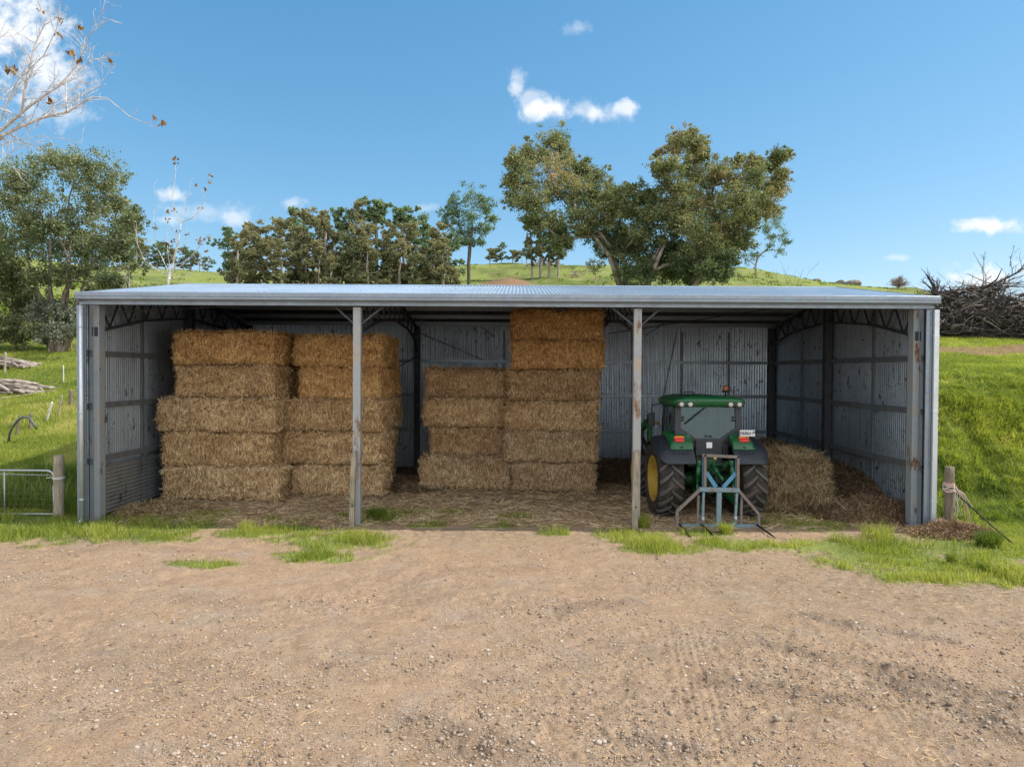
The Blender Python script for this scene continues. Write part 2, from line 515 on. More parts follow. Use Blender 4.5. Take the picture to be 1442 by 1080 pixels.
def make_materials():
    # ---- ground
    t = NT('ground'); co = t.coord()
    g, s_, b, dk = t.attr('grass'), t.attr('straw'), t.attr('bare'), t.attr('dark')
    n1 = t.noise(co, .55, 5, .6); n2 = t.noise(co, 3.1, 6, .62); n3 = t.noise(co, 24, 5, .65); n4 = t.noise(co, 90, 3, .6)
    n5 = t.noise(co, 1.4, 4, .6, .6)
    dirt = t.ramp(n2, [(.25, (.25, .168, .106)), (.5, (.345, .238, .152)), (.75, (.43, .31, .203))])
    dirt = t.mix(t.ramp(n1, [(.46, 0), (.68, .55)]), dirt, (.41, .265, .155))
    dirt = t.mix(t.ramp(n5, [(.52, 0), (.70, .5)]), dirt, (.335, .28, .23))
    n6 = t.noise(co, 55, 4, .7)
    dirt = t.mix(t.ramp(n6, [(.32, .75), (.48, 0)]), dirt, (.12, .082, .058))
    dirt = t.mix(t.ramp(n6, [(.56, 0), (.70, .7)]), dirt, (.54, .43, .33))
    dirt = t.mix(t.ramp(n3, [(.25, .5), (.5, 0)]), dirt, (.15, .10, .07))
    dirt = t.mix(t.ramp(n3, [(.58, 0), (.72, .45)]), dirt, (.56, .44, .33))
    vo = t.n('ShaderNodeTexVoronoi'); t.l(co, vo.inputs['Vector']); vo.inputs['Scale'].default_value = 42
    peb = t.math('MULTIPLY', t.ramp(vo.outputs['Distance'], [(.16, 1), (.26, 0)]), t.ramp(vo.outputs['Color'], [(.66, 0), (.7, 1)]))
    dirt = t.mix(t.math('MULTIPLY', peb, .7), dirt, t.ramp(vo.outputs['Color'], [(.2, (.18, .14, .11)), (.8, (.50, .42, .34))]))
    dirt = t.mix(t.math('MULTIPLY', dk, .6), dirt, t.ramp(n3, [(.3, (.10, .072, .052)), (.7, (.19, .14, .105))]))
    # straw litter: fine streaks in several directions
    def streak(rot, sx):
        return t.noise(t.mapping(co, (sx, 2.2, 1), (0, 0, rot)), 26, 3, .6)
    stf = t.math('MAXIMUM', streak(.4, .16), t.math('MAXIMUM', streak(1.5, .16), streak(2.4, .16)))
    stc = t.ramp(stf, [(.5, (.15, .115, .078)), (.62, (.33, .26, .175)), (.75, (.57, .47, .33))])
    sm = t.math('MULTIPLY', s_, t.ramp(stf, [(.45, .45), (.62, 1)]), clamp=True)
    dirt = t.mix(sm, dirt, stc)
    # grass
    ng = t.noise(co, .22, 5, .6); ng2 = t.noise(co, 1.7, 5, .65); ng3 = t.noise(co, 11, 4, .65)
    gr = t.ramp(ng2, [(.25, (.105, .14, .03)), (.5, (.205, .24, .055)), (.78, (.32, .32, .11))])
    gr = t.mix(t.ramp(ng, [(.4, 0), (.65, .7)]), gr, (.245, .28, .078))
    gr = t.mix(t.ramp(ng3, [(.3, .6), (.55, 0)]), gr, (.07, .10, .018))
    ngf = t.noise(t.mapping(co, (.6, .25, 1)), .12, 6, .7)
    gr = t.mix(t.ramp(ngf, [(.50, 0), (.60, .7)]), gr, (.085, .115, .024))
    ngd = t.noise(t.mapping(co, (1, .5, 1)), .35, 6, .7)
    gr = t.mix(t.ramp(ngd, [(.54, 0), (.66, .55)]), gr, (.27, .25, .11))
    bc = t.ramp(n2, [(.3, (.17, .09, .05)), (.7, (.30, .18, .11))])
    gm = t.math('MULTIPLY', g, 1.0)
    c = t.mix(gm, dirt, gr)
    c = t.mix(t.math('MULTIPLY', b, .9), c, bc)
    h = t.math('ADD', t.math('ADD', t.math('MULTIPLY', n3, .4), t.math('MULTIPLY', n6, .5)), t.math('ADD', t.math('MULTIPLY', n4, .25), t.math('MULTIPLY', peb, .5)))
    hg = t.math('ADD', t.math('MULTIPLY', ng2, 4.0), t.math('MULTIPLY', ng3, 1.6))
    hh = t.math('ADD', h, t.math('MULTIPLY', hg, g))
    p = t.principled(c, .9, 0, .15, t.bump(hh, .9, .035))
    MT['ground'] = t.done(p)

    # ---- galvanised sheet, grimy on the inside
    def galv(name, grime, bright=1.0, metal=.55):
        t = NT(name); co = t.coord()
        n1 = t.noise(co, .8, 5, .6); n2 = t.noise(co, 5, 6, .7, .4)
        v = .47 * bright
        base = t.ramp(n1, [(.3, (v * .66, v * .79, v * .94)), (.7, (v * .86, v * 1.02, v * 1.18))])
        vo = t.n('ShaderNodeTexVoronoi'); t.l(co, vo.inputs['Vector']); vo.inputs['Scale'].default_value = 30
        base = t.mix(.12, base, vo.outputs['Color'], 'OVERLAY')
        if grime:
            sp = t.ramp(t.noise(t.mapping(co, (1, 1, .45)), 8.5, 6, .75, .8), [(.575, 0), (.61, 1)])
            zone = t.ramp(t.noise(co, .75, 3, .6), [(.38, 0), (.56, 1)])
            base = t.mix(t.math('MULTIPLY', t.math('MULTIPLY', sp, zone), grime), base, (.028, .024, .022))
            st = t.ramp(t.noise(t.mapping(co, (3, 3, .12)), 3, 4, .6), [(.5, 0), (.75, .55)])
            base = t.mix(st, base, (.16, .15, .14))
        rg = t.ramp(n2, [(.3, .28), (.7, .5)])
        return t.done(t.principled(base, rg, metal, .5))
    MT['galv_in'] = galv('grimy_galvanised_sheet', .95, 1.25, .85)
    MT['galv_roof'] = galv('galvanised_roof_sheet', 0, 1.12, .45)
    MT['galv_trim'] = galv('galvanised_trim', 0, .66, .5)
    MT['roof_shade'] = paint('dark_roof_shade', (.13, .135, .14), .6, .3, .2, (.08, .075, .07), .5, 3)  # shade of the roof underside put into a dark colour
    MT['steel'] = paint('dull_steel', (.21, .23, .25), .5, .4, .3, (.10, .08, .07), .5, 5)
    MT['steel_dark'] = paint('dark_steel', (.075, .085, .10), .55, .4, .3, (.05, .04, .035), .5, 5)
    MT['post'] = paint('weathered_steel_post', (.37, .42, .46), .5, .35, .15, (.42, .35, .27), .8, 3, rust=.09)
    MT['tan_post'] = paint('tan_weathered_post', (.36, .38, .39), .6, .25, .15, (.45, .36, .26), .95, 2.2, rust=.22)
    MT['zinc_pipe'] = paint('zinc_pipe', (.62, .66, .70), .35, .5, .12, (.5, .5, .5), .2, 3)

    # ---- straw
    def straw(name, stops, vstretch=True):
        t = NT(name); co = t.coord()
        info = t.n('ShaderNodeObjectInfo')
        off = t.n('ShaderNodeVectorMath', operation='ADD')
        cm = t.n('ShaderNodeCombineXYZ')
        t.l(t.math('MULTIPLY', info.outputs['Random'], 50), cm.inputs[0])
        t.l(co, off.inputs[0]); t.l(cm.outputs[0], off.inputs[1])
        v = off.outputs[0]
        a = t.noise(t.mapping(v, (1, 1, .22)), 34, 4, .65, .5)
        bn = t.noise(t.mapping(v, (1, 1, .5), (0, .5, 0)), 18, 5, .7, .8)
        lo = t.noise(t.mapping(v, (.8, .8, 2.2)), 1.7, 4, .6)
        f = t.math('ADD', t.math('MULTIPLY', a, .55), t.math('MULTIPLY', bn, .45))
        f = t.math('ADD', f, t.math('MULTIPLY', t.math('SUBTRACT', t.attr('tint'), .25), .34))
        c = t.ramp(f, stops)
        c = t.mix(t.ramp(lo, [(.40, .45), (.58, 0)]), c, (.55, .42, .30), 'MULTIPLY')
        c = t.mix(1.0, c, info.outputs['Color'], 'MULTIPLY')
        p = t.principled(c, .75, 0, .25, t.bump(f, .8, .02))
        return t.done(p)
    MT['straw'] = straw('baled_straw', [(.40, (.15, .095, .05)), (.50, (.38, .265, .15)), (.60, (.62, .47, .29)), (.78, (.86, .72, .50))])
    MT['loose_straw'] = straw('loose_straw', [(.35, (.14, .09, .05)), (.52, (.40, .29, .17)), (.7, (.66, .52, .34)), (.9, (.82, .70, .50))])
    MT['old_straw'] = straw('rotten_straw', [(.38, (.06, .04, .026)), (.55, (.17, .115, .07)), (.75, (.34, .25, .165)), (.95, (.55, .44, .32))])

    # ---- plants
    MT['grass_blade'] = leaf_mat('grass_blade', [(.0, (.10, .165, .028)), (.35, (.28, .345, .055)), (.58, (.46, .485, .10)), (.80, (.60, .55, .20)), (1, (.66, .56, .32))], .55, .4)
    MT['gum_leaf'] = leaf_mat('gum_leaf', [(0, (0.079, 0.108, 0.054)), (.35, (0.186, 0.222, 0.111)), (.65, (0.300, 0.322, 0.165)), (.85, (0.443, 0.415, 0.208)), (1, (0.543, 0.372, 0.186))], .38, .3)
    MT['bronze_leaf'] = leaf_mat('bronze_gum_leaf', [(0, (.08, .12, .055)), (.3, (.175, .22, .09)), (.55, (.29, .31, .145)), (.78, (.42, .34, .18)), (1, (.52, .27, .14))], .38, .3)
    MT['far_leaf'] = leaf_mat('far_gum_leaf', [(0, (.10, .12, .07)), (.4, (.28, .28, .15)), (.7, (.40, .365, .20)), (1, (.44, .34, .21))], .35, .15)
    MT['dark_leaf'] = leaf_mat('blue_green_leaf', [(0, (0.081, 0.140, 0.081)), (.4, (0.179, 0.270, 0.140)), (.8, (0.324, 0.405, 0.216)), (1, (0.486, 0.486, 0.242))], .35, .2)
    MT['grey_leaf'] = leaf_mat('silver_grey_leaf', [(0, (0.135, 0.155, 0.115)), (.5, (0.297, 0.324, 0.243)), (1, (0.459, 0.472, 0.365))], .2, .5)
    MT['autumn_leaf'] = leaf_mat('autumn_leaf', [(0, (.16, .07, .02)), (.5, (.30, .16, .03)), (1, (.38, .28, .05))], .3, 2)
    t = NT('gum_bark'); co = t.coord()
    n = t.noise(t.mapping(co, (1, 1, .25)), 5, 5, .6)
    MT['bark'] = t.done(t.principled(t.ramp(n, [(.3, (.12, .09, .07)), (.55, (.30, .25, .205)), (.75, (.50, .44, .38))]), .85, 0, .2, t.bump(n, .5, .03)))
    t = NT('dark_bark'); n = t.noise(t.mapping(t.coord(), (1, 1, .25)), 5, 5, .6)
    MT['dark_bark'] = t.done(t.principled(t.ramp(n, [(.3, (.05, .04, .032)), (.7, (.15, .12, .10))]), .9, 0, .15))
    t = NT('pale_bark'); n = t.noise(t.mapping(t.coord(), (1, 1, .4)), 9, 5, .6)
    MT['pale_bark'] = t.done(t.principled(t.ramp(n, [(.3, (.30, .27, .24)), (.6, (.62, .58, .54)), (.8, (.74, .71, .68))]), .8, 0, .2))
    t = NT('dead_wood'); n = t.noise(t.coord(), 4, 5, .6)
    MT['dead_wood'] = t.done(t.principled(t.ramp(n, [(.35, (.030, .026, .024)), (.55, (.085, .074, .068)), (.78, (.26, .235, .22))]), .9, 0, .15))
    t = NT('grey_log'); n = t.noise(t.mapping(t.coord(), (.4, 1, 1)), 9, 5, .6)
    MT['grey_log'] = t.done(t.principled(t.ramp(n, [(.3, (.13, .10, .08)), (.55, (.34, .29, .25)), (.75, (.55, .50, .45))]), .9, 0, .15, t.bump(n, .5, .02)))

    def timber(name, a, b_):
        t = NT(name); co = t.coord()
        n = t.noise(t.mapping(co, (1, 1, .07)), 42, 5, .65, .3); n2 = t.noise(co, 3, 4, .6)
        c = t.ramp(n, [(.3, a), (.7, b_)])
        c = t.mix(t.ramp(n2, [(.5, 0), (.7, .5)]), c, (.10, .11, .06))
        return t.done(t.principled(c, .88, 0, .2, t.bump(n, .6, .01)))
    MT['timber'] = timber('weathered_timber', (.20, .16, .12), (.44, .38, .30))
    MT['timber_dark'] = timber('dark_fence_timber', (.10, .08, .06), (.27, .215, .165))
    # ---- tractor
    MT['tr_green'] = paint('tractor_green', (.009, .105, .036), .32, 0, .2, (.10, .085, .06), .25, 4, spec=.5)
    MT['tr_green_dark'] = paint('greasy_green_castings', (.010, .075, .028), .45, 0, .3, (.035, .028, .02), .6, 9)
    MT['tr_black'] = paint('black_tractor_plastic', (.016, .022, .032), .42, 0, .25, (.09, .08, .07), .2, 5, spec=.5)
    MT['tr_yellow'] = paint('yellow_rim', (.46, .30, .03), .55, 0, .25, (.15, .10, .06), .9, 4)
    MT['rubber'] = paint('dusty_rubber', (.04, .036, .034), .8, 0, .35, (.15, .115, .085), .7, 4, spec=.25)
    MT['lug'] = paint('worn_tyre_lug', (.115, .105, .10), .8, 0, .3, (.17, .135, .10), .6, 5, spec=.25)
    MT['blue_steel'] = paint('faded_blue_steel', (.20, .30, .35), .6, .1, .25, (.18, .16, .15), .55, 8, rust=.2)
    MT['rust_steel'] = paint('rusty_steel', (.23, .205, .195), .75, .1, .3, (.17, .12, .10), .7, 8, rust=.22)
    MT['blue_bright'] = paint('bright_blue_steel', (.10, .28, .46), .55, .1, .2, (.16, .15, .13), .3, 8)
    MT['black_metal'] = paint('black_metal', (.022, .021, .02), .45, .5, .3, (.07, .05, .04), .4, 8)
    MT['white_plate'] = paint('white_plate', (.72, .73, .74), .45, 0, .05, (.4, .38, .35), .2, 8)
    MT['plate_ink'] = paint('dark_plate_ink', (.015, .02, .035), .5, 0, .05, (.02, .02, .03), 0, 8)
    MT['yellow_sticker'] = paint('yellow_sticker', (.72, .60, .05), .5, 0, .1, (.3, .25, .1), .2, 8)
    MT['lamp_white'] = paint('lamp_lens', (.80, .80, .78), .15, 0, .05, (.5, .5, .5), 0, 8, spec=.6)
    MT['lens_red'] = paint('red_lens', (.55, .012, .025), .2, 0, .1, (.2, .02, .02), 0, 8, spec=.6)
    MT['lens_orange'] = paint('orange_lens', (.75, .20, .015), .2, 0, .1, (.3, .1, .02), 0, 8, spec=.6)
    MT['lens_amber'] = paint('amber_lens', (.30, .075, .012), .3, 0, .2, (.12, .05, .02), .3, 8, spec=.5)
    MT['lamp_grey'] = paint('dusty_lamp_lens', (.55, .54, .50), .25, 0, .1, (.3, .27, .22), .3, 12, spec=.5)
    MT['seat'] = paint('seat_fabric', (.06, .06, .06), .8, 0, .3)
    t = NT('cab_glass')
    gl = t.n('ShaderNodeBsdfGlossy'); gl.inputs['Roughness'].default_value = .06; gl.inputs['Color'].default_value = (.9, .95, 1, 1)
    tp = t.n('ShaderNodeBsdfTransparent'); tp.inputs['Color'].default_value = (.48, .70, .70, 1)
    df = t.n('ShaderNodeBsdfDiffuse'); df.inputs['Color'].default_value = (.42, .56, .62, 1)
    m0 = t.n('ShaderNodeMixShader'); m0.inputs[0].default_value = .035
    t.l(tp.outputs[0], m0.inputs[1]); t.l(df.outputs[0], m0.inputs[2])
    fr = t.n('ShaderNodeFresnel'); fr.inputs['IOR'].default_value = 1.55
    m1 = t.n('ShaderNodeMixShader'); t.l(t.math('ADD', t.math('MULTIPLY', fr.outputs[0], .75), .0, clamp=True), m1.inputs[0])
    t.l(m0.outputs[0], m1.inputs[1]); t.l(gl.outputs[0], m1.inputs[2])
    MT['glass'] = t.done(m1)
    MT['zinc'] = paint('galvanised_pipe', (.50, .52, .54), .45, .5, .15, (.3, .26, .22), .3, 5)
    MT['wire'] = paint('rusty_wire', (.22, .19, .17), .6, .4, .2, (.12, .07, .05), .5, 8)
    MT['twine'] = paint('pale_twine', (.66, .56, .52), .9, 0, .2, (.5, .3, .28), .3, 12)
    MT['twine_pink'] = paint('pink_twine', (.68, .36, .33), .9, 0, .2, (.5, .35, .3), .3, 12)
    MT['poly_pipe'] = paint('grey_poly_pipe', (.10, .115, .12), .5, 0, .2)
    MT['white_post'] = paint('white_steel_post', (.62, .61, .58), .6, 0, .2, (.35, .30, .24), .5, 8)
    t = NT('stone'); co = t.coord(); n = t.noise(co, 20, 4)
    ti = t.attr('tint')
    MT['stone'] = t.done(t.principled(t.mix(t.ramp(n, [(.3, 0), (.7, .4)]), t.ramp(ti, [(0, (.12, .09, .07)), (.35, (.29, .215, .155)), (.7, (.44, .35, .27)), (1, (.60, .53, .46))]), (.2, .15, .11)), .88, 0, .2))
    t = NT('rock'); n = t.noise(t.coord(), 1.5, 6, .6)
    MT['rock'] = t.done(t.principled(t.ramp(n, [(.3, (.10, .09, .08)), (.7, (.30, .28, .25))]), .9, 0, .2, t.bump(n, .8, .2)))


make_materials()


# ------------------------------------------------------------------ scattering geometry
def unit(v):
    return v / np.maximum(np.linalg.norm(v, axis=1, keepdims=True), 1e-9)


def blades(P, h, w, lean, tint, ang=None, nrm=None):
    """grass blades: (verts, [quads, tris], tint)"""
    n = len(P)
    a = rng.uniform(0, 2 * PI, n) if ang is None else ang
    side = np.stack([np.cos(a), np.sin(a), np.zeros(n)], 1) * (w[:, None] / 2)
    b = rng.uniform(0, 2 * PI, n)
    ld = np.stack([np.cos(b), np.sin(b), np.zeros(n)], 1) * (lean * h)[:, None]
    up = np.zeros((n, 3)); up[:, 2] = h
    V = np.empty((n, 5, 3))
    V[:, 0] = P - side; V[:, 1] = P + side
    mid = P + up * .55 + ld * .35
    V[:, 2] = mid + side * .75; V[:, 3] = mid - side * .75
    V[:, 4] = P + up * (1 - .25 * np.minimum(lean, 1))[:, None] + ld
    i = np.arange(n)[:, None] * 5
    q = i + np.array([[0, 1, 2, 3]]); t = i + np.array([[3, 2, 4]])
    tt = np.repeat(tint, 5)
    return V.reshape(-1, 3), [q, t], tt


def ribbons(P, D, L, w, tint, sag=0.0):
    """thin straw strips: P centre, D unit direction"""
    n = len(P)
    s = unit(np.cross(D, rng.normal(size=(n, 3)))) * (w[:, None] / 2)
    h = D * (L[:, None] / 2)
    V = np.empty((n, 4, 3))
    V[:, 0] = P - h - s; V[:, 1] = P - h + s; V[:, 2] = P + h + s * .7; V[:, 3] = P + h - s * .7
    if sag:
        V[:, 2:, 2] -= (sag * L)[:, None]
    q = np.arange(n)[:, None] * 4 + np.array([[0, 1, 2, 3]])
    return V.reshape(-1, 3), [q], np.repeat(tint, 4)


def merge(parts):
    Vs, F4, F3, T = [], [], [], []
    off = 0
    for V, fs, t in parts:
        for f in fs:
            (F4 if f.shape[1] == 4 else F3).append(f + off)
        Vs.append(V); T.append(t); off += len(V)
    out = []
    if F4: out.append(np.concatenate(F4))
    if F3: out.append(np.concatenate(F3))
    return np.concatenate(Vs), out, np.concatenate(T)


def leaves(C, sub_r, n, size, droop=.6, tint0=.5, tint_sd=.22, flat=.8):
    """leaf sprays around cluster centres C (m,3); sub_r (m,), n per cluster"""
    m = len(C)
    idx = np.repeat(np.arange(m), n)
    k = len(idx)
    d = np.clip(rng.normal(size=(k, 3)) * .52, -1.4, 1.4)
    d[:, 2] *= flat
    P = C[idx] + d * sub_r[idx][:, None]
    ax = rng.normal(size=(k, 3)); ax[:, 2] -= droop * 1.2; ax = unit(ax)
    sd = unit(np.cross(ax, rng.normal(size=(k, 3))))
    L = size * rng.uniform(.6, 1.5, k); W = L * rng.uniform(.35, .6, k)
    V = np.empty((k, 4, 3))
    V[:, 0] = P - ax * (L / 2)[:, None]
    V[:, 1] = P + sd * (W / 2)[:, None]
    V[:, 2] = P + ax * (L / 2)[:, None]
    V[:, 3] = P - sd * (W / 2)[:, None]
    q = np.arange(k)[:, None] * 4 + np.array([[0, 1, 2, 3]])
    tc = np.repeat(tint0 if hasattr(tint0, '__len__') else np.full(m, tint0), n) + rng.normal(size=k) * tint_sd
    return V.reshape(-1, 3), [q], np.repeat(np.clip(tc, 0, 1), 4)


def limb_skeleton(trunk, clumps, r_tip, mb, n=6, twig=None, wob=.06, taper=2.2):
    """trunk: list of Vector (base..fork); each clump centre is joined to the nearest earlier node; radii by pipe model"""
    nodes = [Vector(p) for p in trunk]
    par = [-1] + list(range(len(trunk) - 1))
    fork = nodes[-1]
    order = sorted(range(len(clumps)), key=lambda i: (Vector(clumps[i]) - fork).length)
    nt = len(trunk)
    for i in order:
        c = Vector(clumps[i])
        best, bd = 0, 1e9
        for k, q in enumerate(nodes):
            if k < max(nt - 3, 1) and nt > 3: continue
            d = (c - q).length + max(0, q.z - c.z) * 1.3 + (0 if k < nt else .25 * (q - fork).length * .4)
            if d < bd: best, bd = k, d
        q = nodes[best]
        mid = q.lerp(c, .5) + Vector((random.uniform(-1, 1), random.uniform(-1, 1), random.uniform(-.2, 1))) * (c - q).length * wob * 1.6
        nodes.append(mid); par.append(best)
        nodes.append(c); par.append(len(nodes) - 2)
    cnt = [0] * len(nodes)
    kids = [0] * len(nodes)
    for k in range(len(nodes) - 1, 0, -1):
        cnt[k] += 1 if kids[k] == 0 else 0
        cnt[par[k]] += cnt[k]; kids[par[k]] += 1
    rad = [r_tip * max(1, c) ** (1 / taper) for c in cnt]
    for k in range(1, len(nodes)):
        r0 = min(rad[par[k]], rad[k] * 1.25)
        mb.tube([nodes[par[k]], nodes[k]], [r0, rad[k]], n, 0, True, False)
    return nodes


def crown_from_clumps(clumps, leaf, nsub, nleaf, tintf=None, shell=.2, sub=.50, droop=.6, squash=.85):
    """clumps: list of (Vector, radius). returns merged arrays + list of sub centres"""
    C, S, T = [], [], []
    for (c, r) in clumps:
        m = max(3, int(nsub * rng.uniform(.55, 1.2)))
        an = rng.uniform(.7, 1.25, 3); an[2] *= squash
        d = unit(rng.normal(size=(m, 3))) * (rng.uniform(shell, 1.0, m))[:, None] * an
        ms = max(2, m // 3)
        e = unit(rng.normal(size=(ms, 3)) + np.array([0, 0, .25])) * (rng.uniform(.95, 1.42, ms))[:, None] * an
        p = np.array(c) + np.concatenate([d, e]) * r
        C.append(p); S.append(r * np.concatenate([sub * rng.uniform(.4, 1.15, m), sub * rng.uniform(.22, .5, ms)]))
        T.append(np.array([(tintf(q) if tintf else .45) for q in p]) + rng.normal(size=m + ms) * .13)
    C = np.concatenate(C); S = np.concatenate(S); T = np.concatenate(T)
    # leaf number follows the size of each lump
    big = S > np.median(S) * .75
    A = leaves(C[big], S[big], nleaf, leaf, droop, T[big])
    B = leaves(C[~big], S[~big], max(6, nleaf // 3), leaf, droop, T[~big])
    return merge([A, B]), C


def plant(name, label, cat, base, trunk, clumps, leaf, nsub, nleaf, r_tip, lmat, bmat, group=None, tintf=None, twigs=True, stems=None, shell=.2, sub=.50, tn=6, droop=.6, taper=2.2, root=None):
    base = Vector(base)
    rt = empty(name, base) if root is None else root
    if root is None: tag(rt, label, cat, group)
    mb = MB()
    loc = [(Vector(c) - base, r) for c, r in clumps]
    tr = [Vector(p) - base for p in trunk]
    limb_skeleton(tr, [c for c, r in loc], r_tip, mb, tn, taper=taper)
    (V, fs, tt), C = crown_from_clumps(loc, leaf, nsub, nleaf, (lambda q: tintf(q + np.array(base))) if tintf else None, shell, sub, droop)
    if twigs:
        cc = [c for c, r in loc]
        k = 0
        for (c, r) in loc:
            near = C[np.linalg.norm(C - np.array(c), axis=1) < r * 1.1]
            for p in near[:7]:
                mb.tube([c, c.lerp(Vector(p), .6) + Vector((0, 0, -.06 * r)), Vector(p)], [r_tip * .8, r_tip * .55, r_tip * .3], 3, 0, True, False)
    mb.build('trunk', bmat, rt)
    link('crown', np_mesh('crown', V, fs, {'tint': tt}), lmat, rt)
    return rt


# ------------------------------------------------------------------ ground sheet
def build_ground():
    ud = np.linspace(-.84, .84, 860)
    ext = []
    u = .86; st = .02
    while u < 45: ext.append(u); u += st; st *= 1.25
    ext = np.array(ext)
    U = np.concatenate([-ext[::-1], ud, ext])
    ys = []
    y = 4.6
    while y < 13.0:                                            # rows spaced by what one picture row covers
        ys.append(y); y += max(.02, y * y / 3310 * 1.25)
    while y < 30: ys.append(y); y += .085 * (y / 13)
    while y < 240: ys.append(y); y *= 1.011
    while y < 6000: ys.append(y); y *= 1.18
    pre = [-60, -40, -25, -15, -9, -5, -2, 0, 1.5, 2.5, 3.3, 4.0]
    Y = np.array(pre + ys)
    X = U[None, :] * np.maximum(Y, 5.0)[:, None]
    YY = np.repeat(Y[:, None], len(U), 1)
    Z = terrain(X, YY)
    nx, ny = len(U), len(Y)
    V = np.stack([X, YY, Z], 2).reshape(-1, 3)
    i = np.arange(ny - 1)[:, None] * nx + np.arange(nx - 1)[None, :]
    q = np.stack([i, i + 1, i + nx + 1, i + nx], 2).reshape(-1, 4)
    x, y = V[:, 0], V[:, 1]
    dark = np.zeros(len(x))
    for a, b, wd in GOUGES:
        t, s, sd, d = _seg(x, y, a, b)
        dark = np.maximum(dark, (1 - sstep(wd * .5, wd * 1.6, d + (fbm(x * 3, y * 3, 51, 3) - .5) * wd * 2)) * .8)
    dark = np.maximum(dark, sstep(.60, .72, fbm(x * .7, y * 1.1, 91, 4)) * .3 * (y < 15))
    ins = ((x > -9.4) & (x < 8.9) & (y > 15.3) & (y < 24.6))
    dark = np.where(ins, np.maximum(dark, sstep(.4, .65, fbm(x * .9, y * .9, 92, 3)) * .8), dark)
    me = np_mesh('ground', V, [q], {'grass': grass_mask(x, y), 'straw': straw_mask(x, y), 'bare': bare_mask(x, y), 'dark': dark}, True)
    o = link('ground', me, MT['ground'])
    tag(o, 'brown dirt farmyard running up into green grassy hills', 'ground', None, 'structure')


build_ground()

# ------------------------------------------------------------------ sky and sun
SUN_EL, SUN_AZ = 46.0, 4.0        # azimuth measured from +X towards +Y
SUN_STRENGTH, SKY_STRENGTH, EXPOSURE = 2.7, 0.09, 1.1


